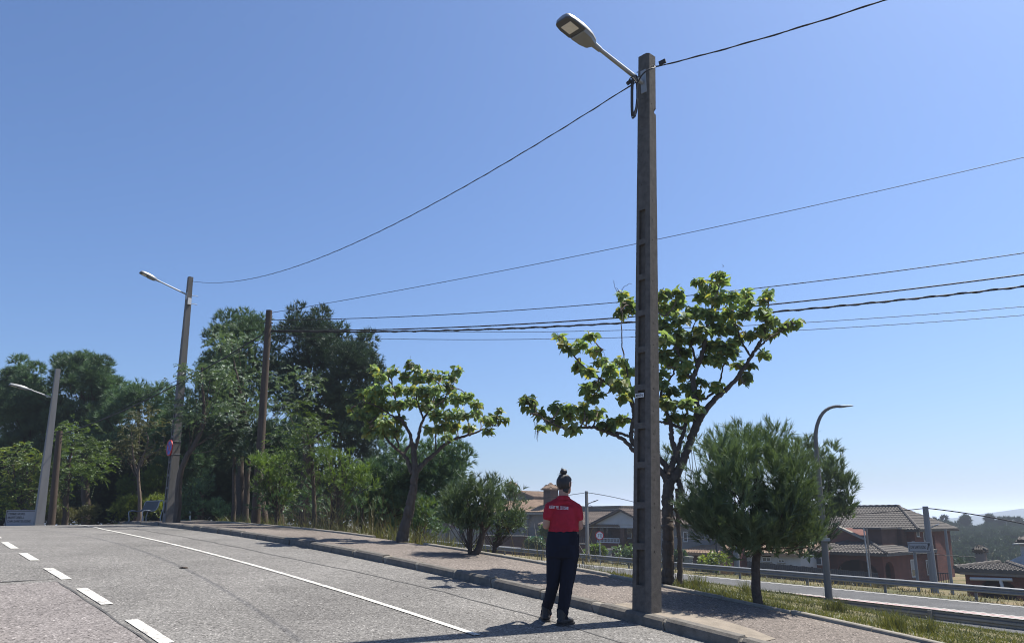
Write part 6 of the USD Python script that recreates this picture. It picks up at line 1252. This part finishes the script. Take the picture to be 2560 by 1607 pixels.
solo('green_weeds', join([blades(rq, region(rq, 4200, 14.6, 30, 9.6, 13), 0.38, 0.016, 0.4), blades(rq, region(rq, 500, 6.0, 8.5, 9.4, 10.2), 0.12, 0.012, 0.4), blades(rq, region(rq, 700, -60, 0, 9.5, 12), 0.2, 0.02)]), M['grass'], kind='stuff', label='green weeds at the foot of the roadside trees')
for i, (px, py, h, n, lab) in enumerate(((2241, 1576, 0.27, 150, 'largest green grass clump on the slope by the pavement edge'), (2318, 1585, 0.24, 110, 'grass clump right of the largest one'), (2098, 1530, 0.28, 110, 'grass clump at the foot of the curved lamp'), (2075, 1528, 0.24, 90, 'small grass clump left of the curved lamp foot'), (1745, 1467, 0.3, 140, 'grass tuft just right of the large-leaved trunk'), (1866, 1482, 0.3, 120, 'grass tuft left of the round pine trunk'))):
    p = hit(px, py); xy = p[:2] + rq.normal(0, 0.09, (n, 2)); th = thing('grass_clump', p, lab, 'grass clump', 'grass clumps on the slope')
    part(th, 'blades', blades(rq, xy, h, 0.012, 0.32, -0.02), M['grass'], kind='stuff')
# scrub on the hill beyond
def scrub(rng, n):
    px = rng.uniform(2180, 2760, n); dd = 100 + 190 * rng.random(n) ** 0.8; P = np.array([at(x, 1300, d_) for x, d_ in zip(px, dd)]); P[:, 2] = terrain(P[:, 0], P[:, 1]); return P
P = scrub(rq, 1500); R = rq.uniform(0.6, 1.5, 1500); R[rq.random(1500) < 0.12] *= 1.6
solo('hill_scrub', crown_pine(rq, P + np.c_[0 * R, 0 * R, R * 0.5], R, dens=16, n=9, length=0.8, width=0.2), M['hillleaf'], kind='stuff', label='dense green scrub covering the hill behind the houses')
for i, (x, y, w, h) in enumerate(((2340, 1312, 9, 14), (2360, 1309, 10, 13), (2414, 1304, 14, 16), (2474, 1302, 5, 13), (2500, 1308, 30, 12), (2545, 1312, 16, 12), (2400, 1425, 18, 16), (2352, 1420, 22, 18))):
    far = i < 6
    tree('hill_tree', ('pine on the hill crest, ' if far else 'bushy tree below the hill, ') + ('leftmost of the row', 'second from the left', 'the tallest rounded one', 'a thin pointed one', 'a broad low group', 'last before the picture edge', 'just left of the low house chimney', 'behind the thick pale pole')[i], 'tree', 240 if far else 75, (x, y + h + 6), [(x, y + h * 0.3)], 0.25, 0.15, fill(np.random.default_rng(80 + i), [(x, y, w, h)], 14, 4, 8), crown_pine, 'hillleaf', 'pinebark', 'trees on the hill', seed=80 + i, limbs=False, dens=26 if far else 60, n=10, length=1.0 if far else 0.5, width=0.25 if far else 0.12)
# ------------------------------------------------------------------ the person, seen from behind
M['skin'] = plain('skin', (0.30, 0.165, 0.115), 0.55, 0.08, 9, 0.05, 200, spec=0.4)
M['hair'] = plain('dark_hair', (0.012, 0.010, 0.010), 0.5, 0.3, 60, 0.3, 220, spec=0.4)
M['polo'] = plain('red_polo_cotton', (0.27, 0.014, 0.028), 0.9, 0.10, 14, 0.25, 500, spec=0.15)
M['trousers'] = plain('navy_twill', (0.008, 0.0095, 0.017), 0.92, 0.12, 12, 0.25, 400, spec=0.12)
M['shoe'] = plain('black_leather', (0.014, 0.013, 0.013), 0.55, 0.15, 20, 0.2, 120, spec=0.35)
M['print'] = plain('white_print', (0.62, 0.60, 0.62), 0.7, 0.04, 20)
PD = 8.95
def J(px, py, dy=0.0): return at(px, py, PD + dy)
def chain(j, n=18):
    """A limb through (point, radius) joints: every bone the hull of the balls at its ends."""
    return [mf.Manifold.batch_hull([mf.Manifold.sphere(float(r), n).translate(list(map(float, p))) for p, r in (a, b)]) for a, b in zip(j[:-1], j[1:])]
def ell(c, rx, ry, rz, n=28, yaw=0.0): return mf.Manifold.sphere(1.0, n).scale([rx, ry, rz]).rotate([0, 0, yaw]).translate(list(map(float, c)))
def skinned(parts, edge=0.02, it=8, lam=0.5):
    m = mf.Manifold.batch_boolean(parts, mf.OpType.Add).refine_to_length(edge); t = tri(m)
    trimesh.smoothing.filter_taubin(t, lamb=lam, nu=lam + 0.03, iterations=it); return t
gl_, gr_ = rp(*(lambda q: (q @ D, q @ T - float(coff(q @ D))))(hit(1366, 1554, lambda x, y: hroad(x * D[0] + y * D[1], x * T[0] + y * T[1]))[:2])), None
def road_at(p):
    s, t = p[0] * D[0] + p[1] * D[1], p[0] * T[0] + p[1] * T[1]; return float(hroad(s, t - float(coff(s))))
def foot(px, py):
    d = ray(px, py); k = np.linspace(6, 12, 6000); q = k[:, None] * d + [0, 0, CAMZ]; z = np.array([road_at(v) for v in q[::10]]); i = int(np.argmax(q[::10, 2] < z)) * 10
    return q[i]
FL, FR = foot(1364, 1551), foot(1407, 1562)
PF = np.array([1412, 0])
hip_l, hip_r = J(1388, 1372, 0.01), J(1424, 1374, 0.0)
kn_l, kn_r = J(1382, 1460, 0.03), J(1416, 1464, -0.02)
an_l, an_r = FL + [0.01, 0.03, 0.10], FR + [0.0, 0.03, 0.10]
neck, headc = J(1408, 1243, 0.02), J(1411.5, 1208, 0.05)
sh_l, sh_r = J(1375, 1268, 0.0), J(1441.5, 1271, 0.0)
el_l, el_r = J(1365.5, 1313, 0.03), J(1449, 1315, 0.02)
wr_l, wr_r = J(1396, 1307, 0.27), J(1432, 1305, 0.27)
chest, waist, pelvis = J(1409, 1275, 0.03), J(1408, 1318, 0.02), J(1407, 1356, 0.02)
person = thing('person', [(FL[0] + FR[0]) / 2, (FL[1] + FR[1]) / 2, (FL[2] + FR[2]) / 2], 'person seen from behind in red polo shirt and navy trousers, standing by the kerb', 'person')
yaw = -18.0; fw_ = np.array([math.sin(math.radians(-yaw)), math.cos(math.radians(-yaw)), 0])       # the way the chest faces
hy = -42.0; hf = np.array([math.sin(math.radians(-hy)), math.cos(math.radians(-hy)), -0.12]); hr = np.array([hf[1], -hf[0], 0]); hr /= np.linalg.norm(hr)
B = []
# head: skull, jaw, nose, ear
B += [ell(headc, 0.073, 0.092, 0.098, 32, hy), mf.Manifold.batch_hull([mf.Manifold.sphere(0.045, 18).translate(list(headc + hf * 0.045 - [0, 0, 0.075])), mf.Manifold.sphere(0.06, 18).translate(list(headc + hf * 0.02 - [0, 0, 0.03]))])]
B += [hull_spheres([(headc + hf * 0.088 - [0, 0, 0.005], 0.008), (headc + hf * 0.104 - [0, 0, 0.038], 0.011), (headc + hf * 0.085 - [0, 0, 0.045], 0.014)], 10)]
B += [hull_spheres([(headc + hf * 0.082 - [0, 0, 0.068], 0.012), (headc + hf * 0.078 - [0, 0, 0.068] + hr * 0.016, 0.009), (headc + hf * 0.078 - [0, 0, 0.068] - hr * 0.016, 0.009)], 10)]
B += chain([(headc - [0, 0, 0.06] - hf * 0.012, 0.055), (neck, 0.058), (neck - [0, 0, 0.09], 0.062)])
B += [mf.Manifold.batch_hull([ell(chest + [0, 0, 0.02], 0.14, 0.08, 0.07, 22, yaw), ell(chest - [0, 0, 0.06], 0.145, 0.09, 0.09, 22, yaw)]), mf.Manifold.batch_hull([ell(chest - [0, 0, 0.06], 0.14, 0.085, 0.09, 22, yaw), ell(pelvis, 0.15, 0.09, 0.09, 22, yaw)])]
for sh, elb, wr in ((sh_l, el_l, wr_l), (sh_r, el_r, wr_r)):
    B += chain([(chest + (sh - chest) * 0.4 + [0, 0, 0.0], 0.045), (sh, 0.045), (sh * 0.45 + elb * 0.55, 0.047), (elb, 0.043), (elb * 0.6 + wr * 0.4, 0.041), (wr, 0.026)])
for hp, kn, an in ((hip_l, kn_l, an_l), (hip_r, kn_r, an_r)):
    B += chain([(hp, 0.085), (kn, 0.052), (kn * 0.6 + an * 0.4, 0.05), (an, 0.036), (an - [0, 0, 0.05], 0.034), (an + fw_ * 0.12 - [0, 0, 0.065], 0.028)])
# hands: palm, four fingers and a thumb closed round the phone
ph_c = (wr_l + wr_r) / 2 + np.array([0, 0.10, 0.045])
for wr, sd in ((wr_l, 1), (wr_r, -1)):
    lat = np.array([sd * 0.92, 0.38, 0.0]); out = nrm(ph_c + [-sd * 0.035, 0, -0.02] - wr); knk = wr + out * 0.075
    B += [mf.Manifold.batch_hull([mf.Manifold.sphere(0.017, 10).translate(list(wr + out * 0.012)), mf.Manifold.sphere(0.014, 10).translate(list(knk + [0, 0, 0.03])), mf.Manifold.sphere(0.013, 10).translate(list(knk - [0, 0, 0.03]))])]
    for i, (dz, L) in enumerate(((0.031, 0.066), (0.011, 0.074), (-0.010, 0.069), (-0.030, 0.054))):
        k0 = knk + np.array([0, 0, dz]); k1 = k0 + out * L * 0.5 + lat * 0.004; k2 = k1 + nrm(out * 0.55 + lat) * L * 0.32; k3 = k2 + nrm(lat - out * 0.35) * L * 0.25
        B += chain([(k0, 0.0095), (k1, 0.0088), (k2, 0.0082), (k3, 0.007)], 10)
    b0 = wr + out * 0.025 + np.array([0, -0.008, 0.018]); b1 = b0 + nrm(out + lat * 0.5 + [0, 0, 0.8]) * 0.035; b2 = b1 + nrm(out + lat * 1.1 + [0, 0, 0.15]) * 0.03
    B += chain([(b0, 0.012), (b1, 0.0105), (b2, 0.0085)], 10)
body = mf.Manifold.batch_boolean(B, mf.OpType.Add).refine_to_length(0.016); body = tri(body)
trimesh.smoothing.filter_taubin(body, lamb=0.4, nu=0.43, iterations=5)
part(person, 'body', body, M['skin'], True)
for sd in (-1, 1):
    e = headc + hf * 0.079 + hr * 0.03 * sd + np.array([0, 0, 0.012]); part(person, 'eye', tri(ell(e, 0.011, 0.011, 0.009, 14)), M['white'], True)
    part(person, 'eyebrow', MB().tube([e + hf * 0.012 + hr * (-0.014 * sd) + [0, 0, 0.017], e + hf * 0.013 + [0, 0, 0.021], e + hf * 0.006 + hr * 0.014 * sd + [0, 0, 0.016]], 0.003, 6).mesh, M['hair'])
    c = headc + hr * 0.074 * sd - hf * 0.004 - np.array([0, 0, 0.012])
    part(person, 'ear', skinned([hull_spheres([(c + [0, 0, 0.024], 0.012), (c - hf * 0.012 + [0, 0, 0.016], 0.013), (c - [0, 0, 0.022], 0.008)], 12)], 0.008, 3), M['skin'], True)
# hair: cap, bun and flyaway strands
cap = ell(headc + [0, 0, 0.008] - hf * 0.006, 0.084, 0.103, 0.105, 36, hy)
cut = mf.Manifold.cube([0.5, 0.5, 0.5], True).translate([0, 0.25 + 0.022, -0.25 + 0.035]).rotate([0, 0, hy]).translate(list(headc))
cut2 = mf.Manifold.cube([0.5, 0.5, 0.4], True).translate([0, 0, -0.2 - 0.098]).translate(list(headc))
top = headc + np.array([-0.010, -0.012, 0.108])
hm = skinned([cap - cut - cut2, hull_spheres([(top - [0, 0, 0.02], 0.030), (top + [0.0, 0, 0.01], 0.030)], 18), ell(top + [-0.002, 0, 0.026], 0.042, 0.042, 0.036, 24), ell(headc + [0, -0.045, -0.085], 0.042, 0.034, 0.035, 20)], 0.011, 6)
hv = np.array(hm.vertices); q = meshkit.fbm(np.c_[hv[:, 0] * 60, hv[:, 1] * 60, hv[:, 2] * 14], 3, 4) - 0.5; hm.vertices = hv + hm.vertex_normals * q[:, None] * 0.010
hair = part(person, 'hair', hm, M['hair'], True)
sr = np.random.default_rng(12); sb = MB()
for i in range(60):
    k = i % 3
    if k == 0: p0, d_ = top + [sr.normal(-0.012, 0.008), sr.normal(0, 0.012), 0.04], nrm(np.array([sr.normal(-0.35, 0.25), sr.normal(0, 0.2), 1.0])); L = sr.uniform(0.02, 0.05)
    elif k == 1: p0, d_ = top + [-0.03, sr.normal(0, 0.02), sr.normal(-0.005, 0.012)], nrm(np.array([-1.0, 0, sr.normal(0.1, 0.4)])); L = sr.uniform(0.015, 0.04)
    else: p0, d_ = headc + [-0.072, -0.035, sr.uniform(-0.10, 0.02)], nrm(np.array([-0.8, -0.2, -0.5 + sr.normal(0, 0.3)])); L = sr.uniform(0.015, 0.035)
    sb.tube([p0, p0 + d_ * L * 0.5, p0 + d_ * L + [sr.normal(0, 0.006), 0, -0.004]], [0.0016, 0.0012, 0.0006], 4)
part(hair, 'strands', sb.mesh, M['hair'], kind='stuff')
# polo shirt
S = [mf.Manifold.batch_hull([ell(J(1409, 1268, 0.03), 0.18, 0.10, 0.045, 28, yaw), ell(J(1408, 1285, 0.03), 0.185, 0.122, 0.06, 28, yaw)]),
     mf.Manifold.batch_hull([ell(J(1408, 1285, 0.03), 0.185, 0.122, 0.06, 28, yaw), ell(J(1407, 1318, 0.03), 0.172, 0.122, 0.045, 28, yaw), ell(J(1409, 1327, 0.03), 0.176, 0.128, 0.018, 28, yaw)]),
     mf.Manifold.batch_hull([ell(J(1408, 1256, 0.025), 0.13, 0.085, 0.045, 24, yaw), ell(neck - [0, 0, 0.03], 0.074, 0.074, 0.02, 24, yaw)])]
for sh, elb in ((sh_l, el_l), (sh_r, el_r)):
    hem = sh * 0.50 + elb * 0.50
    S += chain([(neck - [0, 0, 0.045], 0.072), (sh, 0.062)], 20)
    S += chain([(J(1408, 1262, 0.02) * 0.5 + sh * 0.5, 0.066), (sh, 0.064), (sh * 0.6 + elb * 0.4, 0.066), (hem, 0.061)], 20)
shirt = mf.Manifold.batch_boolean(S, mf.OpType.Add)
shirt = shirt - ell(neck + [0, 0, 0.05], 0.07, 0.07, 0.075, 24)
shirt = skinned([shirt], 0.013, 14)
sv = np.array(shirt.vertices); sn = np.array(shirt.vertex_normals)
zz = (sv[:, 2] - J(1408, 1327, 0)[2]) / 0.34
fold = (meshkit.fbm(np.c_[sv[:, 0] * 26 + sv[:, 2] * 7, sv[:, 1] * 12, sv[:, 2] * 6], 3, 21) - 0.5) * 0.020 * np.clip(1.1 - zz, 0.15, 1) + 0.006 * np.sin(sv[:, 2] * 52 + 14 * sv[:, 0]) * np.clip(0.32 - zz, 0, 0.32) / 0.32
arm = np.abs(sv[:, 0] - J(1408, 1290, 0)[0]) > 0.165
fold = np.where(arm, (meshkit.fbm(np.c_[sv[:, 0] * 12, sv[:, 1] * 12, sv[:, 2] * 42], 2, 5) - 0.5) * 0.010, fold)
shirt.vertices = sv + sn * fold[:, None]
pol = part(person, 'polo_shirt', shirt, M['polo'], True)
col = MB(); an = np.linspace(0, 2 * np.pi, 33); nc = neck + np.array([0, 0.0, 0.0])
ring = lambda r, z, tilt: nc + np.c_[np.cos(an) * r, np.sin(an) * r, z - np.sin(an) * tilt]
rings = [ring(0.070, -0.045, 0.012), ring(0.068, 0.004, 0.016), ring(0.075, 0.006, 0.016), ring(0.088, -0.042, 0.012)]
v = np.vstack(rings); f = [[k * 33 + j, k * 33 + j + 1, (k + 1) * 33 + j + 1, (k + 1) * 33 + j] for k in range(3) for j in range(32)]
part(pol, 'collar', (v, np.array(f)), M['polo'], True)
# lettering across the shoulder blades, laid on the cloth
from scipy.interpolate import LinearNDInterpolator
sv = np.array(shirt.vertices); back = np.array(shirt.vertex_normals)[:, 1] < -0.15; yb = LinearNDInterpolator(sv[back][:, [0, 2]], sv[back][:, 1])
tm = meshkit.text_mesh('AGENT PEL CIVISME', 0.034, 0.003, False); tm = tm.subdivide_to_size(0.02); tv = np.array(tm.vertices); tv[:, 0] *= 0.222 / tv[:, 0].max()
p0, p1 = J(1372.5, 1270, -0.1), J(1419.5, 1273.5, -0.1)
o = np.array([p0[0], 0, p0[2]]); e = (p1 - p0)[[0, 2]]; e /= np.linalg.norm(e); X_, Z_ = o[0] + tv[:, 0] * e[0] - tv[:, 1] * e[1], o[2] + tv[:, 0] * e[1] + tv[:, 1] * e[0]
Y_ = yb(X_, Z_); Y_ = np.where(np.isnan(Y_), np.nanmean(Y_), Y_) - 0.002 - (0.003 - tv[:, 2]) * 0 - tv[:, 2]
part(pol, 'lettering', (np.c_[X_, Y_, Z_], tm.faces), M['print'])
# trousers
bl = J(1406, 1334, 0.02)
Tm = [mf.Manifold.batch_hull([ell(bl + [0, 0, 0.02], 0.172, 0.115, 0.02, 28, yaw), ell(J(1406, 1362, 0.0), 0.188, 0.128, 0.06, 28, yaw)]),
      mf.Manifold.batch_hull([ell(J(1406, 1362, 0.0), 0.186, 0.126, 0.06, 28, yaw), ell(J(1387, 1388, 0.01), 0.098, 0.112, 0.05, 24), ell(J(1426, 1389, 0.0), 0.098, 0.112, 0.05, 24)])]
for h0, kn, an_, w in ((J(1387, 1388, 0.01), kn_l, an_l, 0), (J(1425, 1390, 0.0), kn_r, an_r, 0.006)):
    lo = an_ + [0, -0.005, -0.02]
    Tm += chain([(h0, 0.098), (h0 * 0.5 + kn * 0.5, 0.085 + w), (kn, 0.070 + w), (kn * 0.5 + lo * 0.5, 0.064 + w), (lo + [0, 0, 0.05], 0.058 + w), (lo, 0.060)], 22)
# pocket flaps on the thighs
Tm += [hull_spheres([(J(1443, 1368, 0.03), 0.02), (J(1444, 1338, 0.03), 0.02), (J(1440, 1352, 0.06), 0.025)], 12)]
tr = skinned([mf.Manifold.batch_boolean(Tm, mf.OpType.Add)], 0.015, 12); tv = np.array(tr.vertices); tn = np.array(tr.vertex_normals)
k = np.clip((tv[:, 2] - FR[2]) / 1.0, 0, 1)
tr.vertices = tv + tn * ((meshkit.fbm(np.c_[tv[:, 0] * 14, tv[:, 1] * 14, tv[:, 2] * 5], 3, 7) - 0.5) * 0.016 + 0.006 * np.sin(tv[:, 2] * 95 + 20 * tv[:, 0]) * np.clip(0.28 - k, 0, 0.28) / 0.28)[:, None]
trp = part(person, 'trousers', tr, M['trousers'], True)
# shoes
for F, sd, dr in ((FL, 'l', nrm(np.array([-0.10, 1.0, 0]))), (FR, 'r', nrm(np.array([0.62, 0.78, 0])))):
    z0 = np.array([0, 0, 0.012]); sdv = np.array([dr[1], -dr[0], 0]); base = F + z0
    up = np.array([0, 0, 1.0])
    # follow the slope of the street under the foot
    def on(p): q = np.array(p, float); q[2] += road_at(q) - road_at(F); return q
    H_ = lambda a, b, z: on(base + dr * a + sdv * b + up * z)
    parts = [hull_spheres([(H_(-0.045, -0.012, 0.035), 0.034), (H_(-0.045, 0.012, 0.035), 0.034), (H_(0.06, -0.022, 0.035), 0.032), (H_(0.06, 0.022, 0.035), 0.032)], 16),
             hull_spheres([(H_(0.05, -0.02, 0.032), 0.032), (H_(0.05, 0.02, 0.032), 0.032), (H_(0.145, -0.012, 0.026), 0.030), (H_(0.145, 0.016, 0.026), 0.030), (H_(0.165, 0.004, 0.02), 0.024)], 16),
             hull_spheres([(H_(-0.03, 0, 0.05), 0.042), (H_(-0.018, 0, 0.135), 0.045), (H_(0.04, 0, 0.09), 0.035)], 16)]
    sh_ = part(person, 'shoe', skinned(parts, 0.012, 5), M['shoe'], True)
    out2 = sg.LineString([(-0.045, 0), (0.05, 0.002), (0.15, 0.006)]).buffer(0.047); m = trimesh.creation.extrude_polygon(out2, 0.022, engine='earcut'); v = np.array(m.vertices)
    part(sh_, 'sole', (np.array([on(F + dr * a + sdv * b + up * (z + 0.002)) for a, b, z in v]), m.faces), M['shoe'])
ph = thing('phone', ph_c, 'dark phone held in front by the person in red', 'phone')
part(ph, 'case', MB().box(ph_c - [0.037, 0.004, 0.075], (0.074, 0, 0), (0, 0.008, 0), (0, 0.0, 0.15)).mesh, M['black'])
part(ph, 'screen', MB().box(ph_c - [0.033, 0.0055, 0.068], (0.066, 0, 0), (0, 0.0012, 0), (0, 0.0, 0.136)).mesh, M['glass'])

_l = hit(459, 1421, lambda x, y: hroad(x * D[0] + y * D[1], x * T[0] + y * T[1]))
lt = tri(hull_spheres([(_l + [-0.05, 0, 0.008], 0.018), (_l + [0.04, 0.02, 0.006], 0.02), (_l + [0.0, -0.02, 0.02], 0.012)], 8)); solo('debris', lt, M['bark'], 'small dark clod lying alone on the near lane of the road', 'debris')
# ------------------------------------------------------------------ air
haze = usdkit.material(stage, '/World/Looks/haze_look', {'v': ('principled_volume', {'color': (0.80, 0.88, 1.0), 'density': 0.00038, 'anisotropy': 0.3})}, [], volume='v.volume')
_hb = trimesh.creation.box((10400, 10400, 96)); _hb.apply_translation((0, 0, -30 + 48))
solo('haze', _hb, haze, kind='stuff', label='thin blue summer haze')
